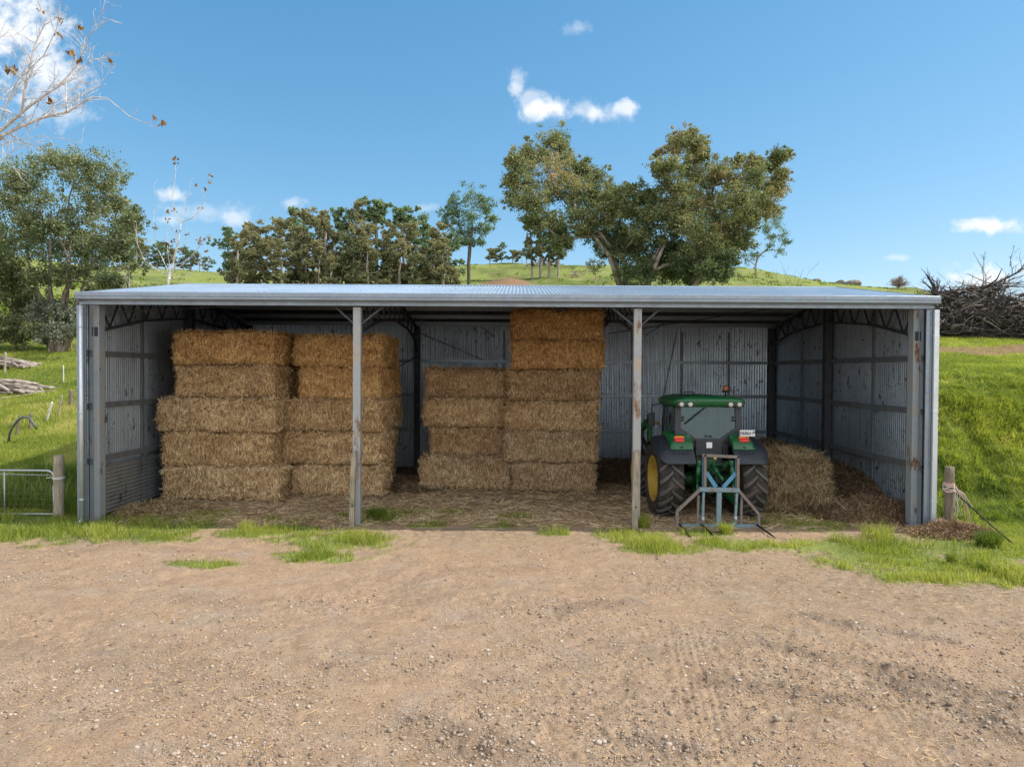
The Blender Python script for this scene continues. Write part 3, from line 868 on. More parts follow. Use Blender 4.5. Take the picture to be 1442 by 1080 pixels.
def build_sky():
    w = bpy.data.worlds.new('World'); sc.world = w; w.use_nodes = True
    nt = w.node_tree; nt.nodes.clear()
    out = nt.nodes.new('ShaderNodeOutputWorld')
    sky = nt.nodes.new('ShaderNodeTexSky'); sky.sky_type = 'NISHITA'; sky.sun_disc = False
    sky.sun_elevation = R(SUN_EL); sky.sun_rotation = R(90 - SUN_AZ)
    sky.altitude = 300; sky.air_density = 1.0; sky.dust_density = .15; sky.ozone_density = 1.6
    bg = nt.nodes.new('ShaderNodeBackground'); bg.inputs['Strength'].default_value = SKY_STRENGTH
    nt.links.new(sky.outputs[0], bg.inputs['Color'])
    tc = nt.nodes.new('ShaderNodeTexCoord')
    sp = nt.nodes.new('ShaderNodeSeparateXYZ'); nt.links.new(tc.outputs['Generated'], sp.inputs[0])

    def mth(op, a, b=0.0, clamp=False):
        n = nt.nodes.new('ShaderNodeMath'); n.operation = op; n.use_clamp = clamp
        for k, v in enumerate((a, b)):
            if hasattr(v, 'node'): nt.links.new(v, n.inputs[k])
            else: n.inputs[k].default_value = v
        return n.outputs[0]
    yy = mth('MAXIMUM', sp.outputs[1], .02)
    cb = nt.nodes.new('ShaderNodeCombineXYZ')
    nt.links.new(mth('DIVIDE', sp.outputs[0], yy), cb.inputs[0])
    nt.links.new(mth('DIVIDE', sp.outputs[2], yy), cb.inputs[1])
    ns = nt.nodes.new('ShaderNodeTexNoise'); nt.links.new(cb.outputs[0], ns.inputs['Vector'])
    ns.inputs['Scale'].default_value = 22; ns.inputs['Detail'].default_value = 9; ns.inputs['Roughness'].default_value = .62; ns.inputs['Distortion'].default_value = .5
    ns2 = nt.nodes.new('ShaderNodeTexNoise'); nt.links.new(cb.outputs[0], ns2.inputs['Vector'])
    ns2.inputs['Scale'].default_value = 75; ns2.inputs['Detail'].default_value = 5; ns2.inputs['Roughness'].default_value = .6
    nn = mth('ADD', mth('MULTIPLY', mth('SUBTRACT', ns.outputs['Fac'], .5), 2.6), mth('MULTIPLY', mth('SUBTRACT', ns2.outputs['Fac'], .5), 1.1))
    clouds = [(15, 40, 95, 80, 1.0), (60, 105, 75, 75, .9), (85, 160, 70, 22, .5), (245, 275, 26, 14, .75), (238, 309, 34, 11, .5), (322, 307, 40, 14, .6), (410, 287, 24, 13, .45),
              (726, 122, 22, 26, .7), (772, 154, 55, 22, 1.0), (836, 160, 30, 14, .85), (882, 151, 30, 16, .8), (815, 158, 95, 20, .55), (745, 140, 40, 26, .5), (285, 300, 90, 18, .35), (812, 40, 30, 14, .38),
              (1383, 317, 62, 14, 1.0), (1400, 392, 80, 26, 1.0), (1265, 363, 22, 6, .4), (600, 293, 26, 8, .3), (-300, 120, 260, 90, .9), (1800, 150, 300, 70, .8)]
    tot = None
    for (px, py, rx, ry, dens) in clouds:
        d = ray(px, py)
        v = nt.nodes.new('ShaderNodeVectorMath'); v.operation = 'SUBTRACT'
        nt.links.new(cb.outputs[0], v.inputs[0]); v.inputs[1].default_value = (d.x / d.y, d.z / d.y, 0)
        v2 = nt.nodes.new('ShaderNodeVectorMath'); v2.operation = 'MULTIPLY'
        nt.links.new(v.outputs[0], v2.inputs[0]); v2.inputs[1].default_value = (F / rx, F / ry, 0)
        ln = nt.nodes.new('ShaderNodeVectorMath'); ln.operation = 'LENGTH'; nt.links.new(v2.outputs[0], ln.inputs[0])
        e = mth('SUBTRACT', 1.0, ln.outputs['Value'])
        e = mth('ADD', e, mth('MULTIPLY', nn, .95))
        mr = nt.nodes.new('ShaderNodeMapRange'); mr.interpolation_type = 'SMOOTHSTEP'
        nt.links.new(e, mr.inputs[0]); mr.inputs[1].default_value = .0; mr.inputs[2].default_value = 1.05; mr.inputs[3].default_value = 0; mr.inputs[4].default_value = dens
        tot = mr.outputs[0] if tot is None else mth('MAXIMUM', tot, mr.outputs[0])
    fwd = mth('GREATER_THAN', sp.outputs[1], .05)
    tot = mth('MULTIPLY', tot, fwd, True)
    cl = nt.nodes.new('ShaderNodeBackground'); cl.inputs['Color'].default_value = (.93, .96, 1, 1); cl.inputs['Strength'].default_value = .52
    # unseen bright clouds added behind the camera to fill the shaded shed interior
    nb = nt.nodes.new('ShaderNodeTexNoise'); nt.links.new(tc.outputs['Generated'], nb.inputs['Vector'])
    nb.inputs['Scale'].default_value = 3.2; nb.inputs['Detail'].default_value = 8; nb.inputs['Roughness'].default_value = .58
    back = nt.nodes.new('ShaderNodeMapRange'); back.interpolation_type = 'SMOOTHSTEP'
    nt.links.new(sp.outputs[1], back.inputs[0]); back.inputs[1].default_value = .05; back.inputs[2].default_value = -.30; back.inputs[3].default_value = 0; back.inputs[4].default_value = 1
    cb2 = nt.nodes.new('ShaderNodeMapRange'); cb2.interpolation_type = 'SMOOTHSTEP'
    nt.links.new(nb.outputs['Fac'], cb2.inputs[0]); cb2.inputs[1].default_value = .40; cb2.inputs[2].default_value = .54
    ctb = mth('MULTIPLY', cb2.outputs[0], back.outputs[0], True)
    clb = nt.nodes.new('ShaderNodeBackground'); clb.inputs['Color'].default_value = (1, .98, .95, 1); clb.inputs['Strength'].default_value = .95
    tn = nt.nodes.new('ShaderNodeMix'); tn.data_type = 'RGBA'; tn.blend_type = 'MULTIPLY'; tn.inputs[0].default_value = 1.0
    nt.links.new(sky.outputs[0], tn.inputs[6]); tn.inputs[7].default_value = (*SKY_TINT, 1); 
    sx = nt.nodes.new('ShaderNodeSeparateColor'); nt.links.new(tn.outputs[2], sx.inputs[0])
    cx = nt.nodes.new('ShaderNodeCombineColor')
    for k, (pw, piv, gain) in enumerate(SKY_CURVE):
        nt.links.new(mth('MULTIPLY', mth('POWER', mth('DIVIDE', sx.outputs[k], piv), pw), piv * gain), cx.inputs[k])
    nt.links.new(cx.outputs[0], bg.inputs['Color'])
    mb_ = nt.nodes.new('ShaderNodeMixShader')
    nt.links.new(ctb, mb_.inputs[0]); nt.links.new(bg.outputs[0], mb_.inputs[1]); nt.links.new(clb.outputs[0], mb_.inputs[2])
    mx = nt.nodes.new('ShaderNodeMixShader')
    nt.links.new(tot, mx.inputs[0]); nt.links.new(mb_.outputs[0], mx.inputs[1]); nt.links.new(cl.outputs[0], mx.inputs[2])
    nt.links.new(mx.outputs[0], out.inputs['Surface'])
    ld = bpy.data.lights.new('sun', 'SUN'); ld.energy = SUN_STRENGTH; ld.angle = R(.53); ld.color = (1, .94, .86)
    lo = bpy.data.objects.new('sun', ld); col.objects.link(lo)
    d = Vector((math.cos(R(SUN_EL)) * math.cos(R(SUN_AZ)), math.cos(R(SUN_EL)) * math.sin(R(SUN_AZ)), math.sin(R(SUN_EL))))
    lo.rotation_euler = d.to_track_quat('Z', 'Y').to_euler()
    lo.location = (40, 10, 60)
    vs = sc.view_settings
    vs.view_transform = 'Standard'; vs.look = 'None'; vs.exposure = EXPOSURE; vs.gamma = 1; vs.use_curve_mapping = False


SKY_TINT = (.56, .90, .98)
SKY_CURVE = ((1.15, .7, 1.02), (.76, 1.8, 1.06), (.62, 3.4, 1.03))
build_sky()

# ------------------------------------------------------------------ the hay shed
XL, XA, XB, XR = -9.235, -3.47, 2.545, 8.61      # column lines
WL, WR = -9.39, 8.78                             # cladding planes
Y0, YM, Y1 = 15.4, 19.9, 24.3                    # front columns, ridge, back columns
ZE, ZR = 4.90, 5.66
SLOPE = (ZR - ZE) / (YM - 15.15)


def roof_z(y):
    return ZE + (y - 15.15) * SLOPE if y <= YM else ZR - (y - YM) * SLOPE


def rib(s, pitch, amp):
    return amp * 2 * (.5 + .5 * np.cos(2 * PI * s / pitch)) ** 1.6


def corrugated(name, mat, parent, origin, along, up_pts, length, pitch=.088, amp=.010, normal=(0, 0, 1), label=None):
    """a sheet whose ribs run through up_pts (list of Vector offsets), repeated along `along`"""
    n = int(length / pitch * 8)
    s = np.linspace(0, length, n + 1)
    off = rib(s, pitch, amp)
    a = np.array(along, float); nm = np.array(normal, float); o = np.array(origin, float)
    lines = [o + np.array(p)[None, :] + a[None, :] * s[:, None] + nm[None, :] * off[:, None] for p in up_pts]
    V = np.concatenate(lines)
    m = n + 1
    i = np.arange(len(up_pts) - 1)[:, None] * m + np.arange(n)[None, :]
    q = np.stack([i, i + 1, i + m + 1, i + m], 2).reshape(-1, 4)
    ob = link(name, np_mesh(name, V, [q], None, True), mat, parent)
    if label: ob['label'] = label
    return ob


def build_shed():
    rt = empty('hay_shed', (0, 0, 0))
    tag(rt, 'long open-fronted corrugated iron hay shed with three bays and low gable roof', 'shed')
    # --- roof
    L = 8.80 + 9.375
    corrugated('roof_sheet', MT['galv_roof'], rt, (-9.375, 0, 0), (1, 0, 0), [(0, 15.12, roof_z(15.12) + .03), (0, 17.5, roof_z(17.5) + .03), (0, YM, ZR + .03)], L)
    corrugated('roof_sheet', MT['galv_roof'], rt, (-9.375, 0, 0), (1, 0, 0), [(0, YM, ZR + .03), (0, 22.3, roof_z(22.3) + .03), (0, 24.68, roof_z(24.68) + .03)], L)
    corrugated('roof_shade_sheet', MT['roof_shade'], rt, (-9.37, 0, 0), (1, 0, 0), [(0, 15.16, roof_z(15.16) + .018), (0, 17.5, roof_z(17.5) + .018), (0, YM, ZR + .018)], L - .01)  # added dark sheets below the roof, painting its underside as shaded
    corrugated('roof_shade_sheet', MT['roof_shade'], rt, (-9.37, 0, 0), (1, 0, 0), [(0, YM, ZR + .018), (0, 22.3, roof_z(22.3) + .018), (0, 24.64, roof_z(24.64) + .018)], L - .01)
    m = MB()
    m.add([(-9.39, YM - .16, ZR + .02), (8.815, YM - .16, ZR + .02), (8.815, YM, ZR + .062), (-9.39, YM, ZR + .062), (8.815, YM + .16, ZR + .02), (-9.39, YM + .16, ZR + .02)],
          [(0, 1, 2, 3), (3, 2, 4, 5)])
    m.build('ridge_cap', MT['galv_roof'], rt)
    # screw heads in rows
    m = MB()
    for y in (15.5, 16.7, 17.9, 19.0):
        for k in range(0, 238, 2):
            x = -9.34 + k * .076
            m.box((x, y + random.uniform(-.01, .01), roof_z(y) + .042), (.016, .016, .01))
    m.build('screw_row', MT['steel'], rt)['kind'] = 'stuff'
    # --- gutter: folded profile with a rolled lip
    prof = [(15.12, 4.90), (15.12, 4.775), (14.985, 4.775), (14.965, 4.80), (14.965, 4.835), (14.975, 4.84), (14.975, 4.85), (14.962, 4.855), (14.962, 4.925), (14.978, 4.945), (14.992, 4.93), (14.992, 4.79), (15.10, 4.79), (15.10, 4.90)]
    for nm, flip in (('gutter', 1),):
        m = MB()
        n = len(prof)
        xs = [-9.40, -6.0, 0, 4.5, 8.83]
        vs = [(x, y, z) for x in xs for (y, z) in prof]
        fs = [(i * n + k, i * n + (k + 1) % n, (i + 1) * n + (k + 1) % n, (i + 1) * n + k) for i in range(len(xs) - 1) for k in range(n)]
        m.add(vs, fs)
        m.bb(-9.405, -9.398, 14.96, 15.125, 4.773, 4.947)
        m.bb(8.828, 8.835, 14.96, 15.125, 4.773, 4.947)
        m.build('gutter', MT['galv_trim'], rt)
    m = MB(); prof2 = [(24.65, 4.86), (24.65, 4.75), (24.80, 4.75), (24.80, 4.88), (24.79, 4.88), (24.79, 4.76), (24.66, 4.76), (24.66, 4.86)]
    n = len(prof2)
    m.add([(x, y, z) for x in (-9.40, 8.83) for (y, z) in prof2], [(k, (k + 1) % n, n + (k + 1) % n, n + k) for k in range(n)])
    m.build('gutter', MT['galv_trim'], rt)
    # eave beam under the gutter and barge flashings
    m = MB(); m.bb(-9.40, 8.79, 15.135, 15.20, 4.69, 4.80); m.bb(-9.40, 8.79, 15.20, 15.27, 4.69, 4.705); m.build('eave_beam', MT['galv_trim'], rt)
    for x in (-9.395, 8.80):
        m = MB()
        for (a, b) in ((15.05, YM), (YM, 24.72)):
            za, zb = roof_z(a), roof_z(b)
            m.add([(x, a, za - .14), (x, b, zb - .14), (x, b, zb + .06), (x, a, za + .06), (x + .025, a, za - .14), (x + .025, b, zb - .14), (x + .025, b, zb + .06), (x + .025, a, za + .06)],
                  [(0, 1, 2, 3), (7, 6, 5, 4), (3, 2, 6, 7), (4, 5, 1, 0), (0, 3, 7, 4), (1, 5, 6, 2)])
        m.build('barge_flashing', MT['galv_trim'], rt)
    # --- cladding
    z0 = -.05
    for x, nm in ((WL, -1), (WR, 1)):
        m = 840
        ys = np.linspace(15.3, 24.44, m)
        off = rib(ys, .088, .010) * (1 if nm < 0 else -1)
        top = np.array([roof_z(y) for y in ys]) - .02
        zb = np.full(m, -.25)
        V = np.concatenate([np.stack([x + off, ys, zb], 1), np.stack([x + off, ys, (zb + top) / 2], 1), np.stack([x + off, ys, top], 1)])
        i = np.arange(2)[:, None] * m + np.arange(m - 1)[None, :]
        q = np.stack([i, i + 1, i + m + 1, i + m], 2).reshape(-1, 4)
        link('side_wall', np_mesh('side_wall', V, [q], None, True), MT['galv_in'], rt)
    corrugated('back_wall', MT['galv_in'], rt, (WL, 24.44, 0), (1, 0, 0), [(0, 0, -.2), (0, 0, 2.4), (0, 0, 4.945)], WR - WL, normal=(0, 1, 0))
    # low lining with ribs lying flat on the left wall
    corrugated('wall_lining', MT['galv_in'], rt, (-9.26, 0, .08), (0, 0, 1), [(0, 15.62, 0), (0, 18, 0), (0, 19.78, 0)], 1.08, normal=(1, 0, 0), label='low wall lining with its ribs running flat')
    corrugated('wall_lining', MT['galv_in'], rt, (-9.26, 0, .08), (0, 0, 1), [(0, 20.0, 0), (0, 22, 0), (0, 24.2, 0)], 1.08, normal=(1, 0, 0), label='low wall lining with its ribs running flat')
    # --- corner flashings and downpipes
    for sx, x0, x1 in ((-1, -9.445, -9.25), (1, 8.615, 8.855)):
        m = MB()
        m.bb(x0, x1, 15.10, 15.125, .02, 4.66)
        xo = x0 if sx < 0 else x1
        m.bb(xo - .004 if sx < 0 else xo - .016, xo + .016 if sx < 0 else xo + .004, 15.127, 15.33, .02, 4.66)
        m.bb(x0 + .085, x0 + .105, 15.09, 15.099, .02, 4.66)
        m.build('corner_flashing', MT['galv_trim'], rt)
        xp = -9.315 if sx < 0 else 8.79
        m = MB()
        if sx < 0:
            m.tube([(xp, 15.05, 4.66), (xp, 15.05, .08)], .042, 14)
            m.tube([(xp, 15.05, .08), (xp - .02, 14.93, .03)], .042, 14)
            for z in (.5, 2.35, 4.2): m.tube([(xp, 15.05, z), (xp, 15.05, z + .03)], .05, 14)
        else:
            m.bb(xp - .05, xp + .05, 15.02, 15.075, .1, 4.66)
            for z in (.6, 2.5, 4.1): m.bb(xp - .06, xp + .06, 15.012, 15.08, z, z + .025)
        m.build('downpipe', MT['zinc_pipe'], rt, bevel=0)
    # --- columns (cold-formed C sections with a lip)
    def ccol(name, x, y, w, d, z1, mat, face=1, z0=-.3, label=None):
        m = MB(); t = .012
        m.bb(x - w / 2, x + w / 2, y - d / 2, y - d / 2 + t, z0, z1)
        m.bb(x - w / 2, x - w / 2 + t, y - d / 2 + t, y + d / 2, z0, z1)
        m.bb(x + w / 2 - t, x + w / 2, y - d / 2 + t, y + d / 2, z0, z1)
        m.bb(x - w / 2 + t, x + w / 2 - t, y + d / 2 - t, y + d / 2, z0, z1)
        m.box((x, y, .0), (w + .12, d + .12, .02))
        for z in (.35, 1.3, 2.5, 3.65, z1 - .3):
            for s in (-1, 1): m.tube([(x + s * w * .28, y - d / 2 + .001, z), (x + s * w * .28, y - d / 2 - .012, z)], .011, 6)
        return m.build(name, mat, rt, label=label)
    ccol('post', XA, Y0 - .12, .16, .16, 4.66, MT['tan_post'], label='rusty steel post left of the middle bay')
    ccol('post', XB, Y0 - .12, .16, .16, 4.66, MT['tan_post'], label='rusty steel post right of the middle bay')
    for x, s in ((XL, 1), (XR, -1)):
        m = MB()
        m.bb(x - .11, x + .11, Y0 - .02, Y0, -.3, roof_z(Y0) - .1)
        m.bb(x + s * .09, x + s * .11, Y0, Y0 + .2, -.3, roof_z(Y0) - .12)
        m.bb(x - .006, x + .006, Y0 - .045, Y0 - .021, -.3, 4.6)
        m.bb(x - s * .11, x - s * .09, Y0, Y0 + .2, -.3, roof_z(Y0) - .12)
        m.build('corner_post', MT['post'], rt)
        for y in (YM, Y1):
            ccol('wall_post', x, y, .18, .20, roof_z(y) - .12, MT['steel_dark'])
    for x in (XA, XB):
        ccol('wall_post', x, Y1, .2, .2, roof_z(Y1) - .12, MT['steel_dark'])
    # --- girts
    for z in (1.3, 2.5, 3.65):
        for x, s in ((WL + .075, 1), (WR - .075, -1)):
            m = MB(); t = .01
            m.bb(x - .045, x + .045, 15.32, 24.4, z + .05, z + .06)
            m.bb(x - .045, x + .045, 15.32, 24.4, z - .06, z - .05)
            m.bb(x + s * .036, x + s * .045, 15.32, 24.4, z - .05, z + .05)
            m.build('girt', MT['steel'], rt)
        m = MB()
        m.bb(WL + .13, WR - .13, 24.33, 24.42, z + .04, z + .05); m.bb(WL + .13, WR - .13, 24.33, 24.42, z - .05, z - .04); m.bb(WL + .13, WR - .13, 24.33, 24.34, z - .04, z + .04)
        m.build('girt', MT['galv_trim'], rt)
    # stiffeners midway along the side walls
    for x, s in ((WL + .05, 1), (WR - .05, -1)):
        for y in (17.55, 22.0):
            m = MB(); m.bb(x - .02, x + .02, y - .035, y + .035, 0, roof_z(y) - .1); m.build('wall_stud', MT['steel'], rt)
    for x in (-6.4, -.5, 1.0, 3.9, 5.6, 7.2):
        m = MB(); m.bb(x - .03, x + .03, 24.385, 24.425, .0, 4.7); m.build('wall_stud', MT['steel'], rt)
    # --- purlins
    ends = [WL + .02, XA, XB, WR - .02]
    for y in (15.7, 16.75, 17.8, 18.85, 19.72, 20.1, 21.0, 22.05, 23.1, 24.1):
        m = MB(); z = roof_z(y) - .09
        m.bb(ends[0], ends[3], y - .03, y - .02, z - .05, z + .075)
        m.bb(ends[0], ends[3], y - .02, y + .03, z + .065, z + .075)
        m.bb(ends[0], ends[3], y - .02, y + .03, z - .05, z - .04)
        m.build('purlin', MT['galv_trim'], rt)
    # --- open-web rafters
    for x in (XL + .02, XA, XB, XR - .02):
        m = MB()
        xo = x
        tz = lambda y: roof_z(y) - .22
        bot = [(Y0 + .05, 4.12), (17.4, 4.50), (YM, 4.74), (22.4, 4.60), (Y1 - .1, 4.24)]
        bz = lambda y: float(np.interp(y, [b[0] for b in bot], [b[1] for b in bot]))
        m.beam((xo, Y0, tz(Y0)), (xo, YM, tz(YM)), .08, .06); m.beam((xo, YM, tz(YM)), (xo, Y1, tz(Y1)), .08, .06)
        for a, b in zip(bot[:-1], bot[1:]): m.beam((xo, a[0], a[1]), (xo, b[0], b[1]), .065, .05)
        ys = np.linspace(Y0 + .15, Y1 - .15, 23)
        for k in range(len(ys) - 1):
            a, b = ys[k], ys[k + 1]
            if k % 2 == 0: m.beam((xo + .01, a, tz(a)), (xo + .01, b, bz(b)), .034, .034)
            else: m.beam((xo - .01, a, bz(a)), (xo - .01, b, tz(b)), .034, .034)
        if x in (XA, XB):
            m.beam((xo, Y0 - .05, 3.95), (xo, Y0 + .55, 4.42), .07, .05)
            for s in (-1, 1): m.beam((xo, Y0 - .1, 4.25), (xo + s * .55, Y0 + .02, 4.72), .05, .04)
            m.beam((xo, Y1, 3.9), (xo, Y1 - .9, 4.55), .08, .06)
        else:
            m.box((xo, Y0 + .03, 4.12), (.13, .12, .2))
        m.build('roof_truss', MT['steel_dark'], rt)
    # fly bracing of the roof and back wall
    for (p0, p1) in (((XA + .1, 24.3, 4.6), (-1.2, 24.3, 3.7)), ((1.1, 24.31, 4.65), (1.6, 24.31, 3.0)), ((XA, 24.2, 3.8), (XA - 1.6, 24.31, 2.9)), ((5.4, 24.31, 4.7), (4.9, 24.31, 2.2)),
                     ((-1.2, 23.0, 4.75), (-.9, 24.2, 4.5)), ((4.6, 22.0, 4.9), (4.3, 24.2, 4.55)), ((-8.9, 15.9, 4.6), (-3.7, 19.7, 5.3)), ((8.2, 20.2, 5.3), (3.0, 24.0, 4.6))):
        m = MB(); m.tube([p0, p1], .014, 6); m.build('brace_rod', MT['steel_dark'], rt)
    return rt


build_shed()


def guard(px_top, px_bot, x_w, label):
    top = at(px_top[0], px_top[1], 15.12); bot = at(px_bot[0], px_bot[1], 15.05)
    bot.z = -.05
    m = MB(); n = 7
    pts = [bot.lerp(top, k / (n - 1)) for k in range(n)]
    vs = []
    for k, p in enumerate(pts):
        j = (vnoise(np.array([k * .9]), np.array([px_top[0] * 1.0]), 5)[0] - .5) * .02
        w = x_w * (1 + j * 3)
        for a, b in ((-1, -1), (1, -1), (1, 1), (-1, 1)):
            vs.append((p.x + a * w / 2 + j, p.y + b * .05, p.z + (0.03 * a if k == n - 1 else 0)))
    fs = [(k * 4 + i, k * 4 + (i + 1) % 4, (k + 1) * 4 + (i + 1) % 4, (k + 1) * 4 + i) for k in range(n - 1) for i in range(4)] + [(3, 2, 1, 0), tuple((n - 1) * 4 + i for i in range(4))]
    m.add(vs, fs)
    o = m.build('timber_stake', MT['timber'], None, bevel=.008)
    tag(o, label, 'timber stake', 'timber stakes beside the shed posts')
    h = MB(); p = bot.lerp(top, .3)
    h.tube([(p.x + .01, p.y - .045, p.z), (p.x + .01, p.y - .06, p.z)], .018, 8); h.build('bolt_head', MT['black_metal'], o)
    return o


guard((498.5, 636), (495, 738), .105, 'leaning weathered timber stake against rusty shed post beside the hay stacks')
guard((896, 635), (893.5, 738), .125, 'weathered timber stake against rusty shed post beside the tractor')

# ------------------------------------------------------------------ hay bales
def bale_mesh(name, L, H, D, nst, seed, mat, rough=.035, sag=.0, round_=.13, flare=.0, tint=.45, frz=1.0):
    """one big square bale: puffy, flaked body plus a coat of loose straws. origin at the middle of its base"""
    r = np.random.default_rng(seed)
    nx, ny, nz = 46, 20, 18

    def face(u, v, ax, sgn):
        g = np.stack(np.meshgrid(u, v, indexing='ij'), -1).reshape(-1, 2)
        P = np.zeros((len(g), 3)); o = [i for i in range(3) if i != ax]
        P[:, o[0]] = g[:, 0]; P[:, o[1]] = g[:, 1]; P[:, ax] = sgn
        i = np.arange(len(u) - 1)[:, None] * len(v) + np.arange(len(v) - 1)[None, :]
        q = np.stack([i, i + len(v), i + len(v) + 1, i + 1], 2).reshape(-1, 4)
        if (sgn < 0) != (ax == 1): q = q[:, ::-1]
        return P, q
    c = [np.sin(np.linspace(-PI / 2, PI / 2, n)) * .25 + np.linspace(-1, 1, n) * .75 for n in (nx, ny, nz)]
    Ps, Qs, off = [], [], 0
    for ax, (a, b) in ((0, (1, 2)), (1, (0, 2)), (2, (0, 1))):
        for sg in (-1, 1):
            P, q = face(c[a], c[b], ax, sg)
            Ps.append(P); Qs.append(q + off); off += len(P)
    P = np.concatenate(Ps); Q = np.concatenate(Qs)
    half = np.array([L / 2, D / 2, H / 2])

    def shape(P):
        W = P * half
        rr = np.array([round_, round_, round_ * .8])
        core = np.clip(W, -(half - rr), half - rr)
        d = W - core
        n = d / np.maximum(np.linalg.norm(d, axis=1, keepdims=True), 1e-6)
        S = core + n * rr * np.minimum(1, np.linalg.norm(d / rr, axis=1, keepdims=True)) ** .9
        # puff + strings that pinch the long faces
        pz = 1 - (P[:, 2]) ** 2
        S[:, 0] *= 1 + .012 * pz; S[:, 1] *= 1 + .03 * pz
        s = seed * 7.7
        a = vnoise3(S[:, 0] * 2.1 + s, S[:, 1] * 2.1, S[:, 2] * 2.1, 1) - .5
        b = vnoise3(S[:, 0] * 11 + s, S[:, 1] * 11, S[:, 2] * 5, 2) - .5
        e = vnoise3(S[:, 0] * 26 + s, S[:, 1] * 26, S[:, 2] * 12, 3) - .5
        S = S + n * (a * rough * 2.6 + b * rough * 1.7 + e * rough * 1.0)[:, None]
        if sag: S[:, 2] -= sag * (P[:, 0] ** 2) * (P[:, 2] > 0)
        if flare: S[:, :2] *= (1 + flare * (-P[:, 2:3]))
        S[:, 2] += H / 2
        return S, n
    V, _ = shape(P)
    # loose straws
    wts = np.array([D * H, D * H, L * H * 1.6, L * H * .5, L * D * .1, L * D]); wts = wts / wts.sum()
    k = r.choice(6, nst, p=wts)
    U = r.uniform(-1, 1, (nst, 3))
    for j, (ax, sg) in enumerate(((0, -1), (0, 1), (1, -1), (1, 1), (2, -1), (2, 1))):
        U[k == j, ax] = sg
    edge = r.uniform(0, 1, nst) < .18              # more straws along the bottom and top edges
    U[edge, 2] = np.sign(U[edge, 2] + .1) * r.uniform(.85, 1.0, edge.sum())
    Sx, n = shape(U)
    tang = r.normal(size=(nst, 3)); tang[:, 2] = tang[:, 2] * 1.5 - .5
    tang -= (tang * n).sum(1, keepdims=True) * n
    Dr = unit(unit(tang) + n * r.uniform(.05, .75, nst)[:, None] * frz + np.array([0, 0, -.15]))
    Ls = r.uniform(.05, .17, nst) * (1 + .6 * (frz - 1)); Ls[edge] *= 1.25
    Sx[:, 2] = np.maximum(Sx[:, 2], .012)
    rv, rf, rt_ = ribbons(Sx + Dr * (Ls * .42)[:, None], Dr, Ls, r.uniform(.006, .016, nst), r.uniform(.0, 1.0, nst))
    rv[:, 2] = np.maximum(rv[:, 2], .004)
    tt = np.full(len(V), .22)
    Va, fa, ta = merge([(V, [Q], tt), (rv, rf, rt_ * .9)])
    me = np_mesh(name, Va, fa, {'tint': ta}, False)
    me.polygons.foreach_set('use_smooth', np.concatenate([np.ones(len(Q), bool), np.zeros(len(Va) // 4 * 0 + len(me.polygons) - len(Q), bool)]))
    me.materials.append(mat)
    return me


BALE = [bale_mesh('hay_bale', 2.45, .86, 1.2, 5200, 3 + k, MT['straw'], .04 + .008 * (k % 2)) for k in range(4)]
GOLD, AMBER, TAN, PALE, BROWN, GREYT = (1.36, 1.20, .90, 1), (1.20, 1.0, .70, 1), (1.18, 1.13, 1.02, 1), (1.24, 1.23, 1.17, 1), (.96, .88, .80, 1), (1.0, 1.0, .98, 1)
bale_n = [0]


def bale(px0, px1, Y, z, h, colr, label, group, dx=0, depth=1.2, rz=0, front=True):
    x0 = at(px0, 600, Y).x; x1 = at(px1, 600, Y).x
    me = BALE[bale_n[0] % 4]
    o = bpy.data.objects.new('hay_bale', me); col.objects.link(o)
    L = x1 - x0
    o.location = ((x0 + x1) / 2 + dx, Y + depth / 2, z)
    o.scale = (L / 2.45 * (1 if bale_n[0] % 3 else -1), depth / 1.2, h / .86)
    o.rotation_euler = (0, 0, rz)
    o.color = colr
    tag(o, label, 'hay bale', group)
    bale_n[0] += 1
    return o


def stack(Y, rows, group, tpl, depth=1.2, z=.02):
    names = {5: ['bottom', 'second lowest', 'middle', 'second highest', 'top'], 4: ['bottom', 'second lowest', 'second highest', 'top'], 6: ['bottom', 'second lowest', 'third lowest', 'third highest', 'second highest', 'top']}[len(rows)]
    for (p0, p1, h, c, dy, rz, look), w in zip(rows, names):
        bale(p0, p1, Y + dy, z, h - .015, c, tpl.format(look=look, w=w), group, 0, depth, rz)
        z += h


GRP = 'big square hay bales stacked in the shed'
stack(17.75, [(229, 391, .86, PALE, -.05, 0, 'pale'), (229, 382, .87, TAN, 0, .012, 'tan'), (222, 386, .87, PALE, -.06, -.01, 'pale tan'), (246, 386, .82, TAN, .05, .008, 'golden tan'), (246, 387, .83, GOLD, .02, -.015, 'golden')],
      GRP, '{look} {w} bale of the front left stack beside the side wall')
stack(19.1, [(250, 395, .86, BROWN, 0, 0, 'brown'), (250, 396, .86, TAN, 0, 0, 'tan'), (250, 400, .86, TAN, .03, 0, 'tan'), (262, 405, .84, GOLD, 0, .02, 'golden'), (262, 408, .85, GOLD, .04, 0, 'golden')],
      GRP, '{look} {w} bale hidden in the row behind the front left stack')
stack(18.55, [(410, 538, .84, PALE, .0, .01, 'pale shaggy'), (393, 540, .85, TAN, -.08, -.008, 'tan'), (391, 536, .86, TAN, -.02, .01, 'tan'), (421, 536, .84, GOLD, .05, -.01, 'golden'), (414, 537, .84, GOLD, .0, .015, 'golden')],
      GRP, '{look} {w} bale of the stack behind the left steel post')
stack(19.85, [(418, 546, .84, BROWN, 0, 0, 'brown'), (405, 548, .85, BROWN, 0, .02, 'brown'), (405, 552, .86, TAN, 0, 0, 'tan'), (432, 553, .84, AMBER, 0, -.03, 'amber'), (426, 551, .84, AMBER, 0, .02, 'amber')],
      GRP, '{look} {w} bale in the row behind the left steel post stack')
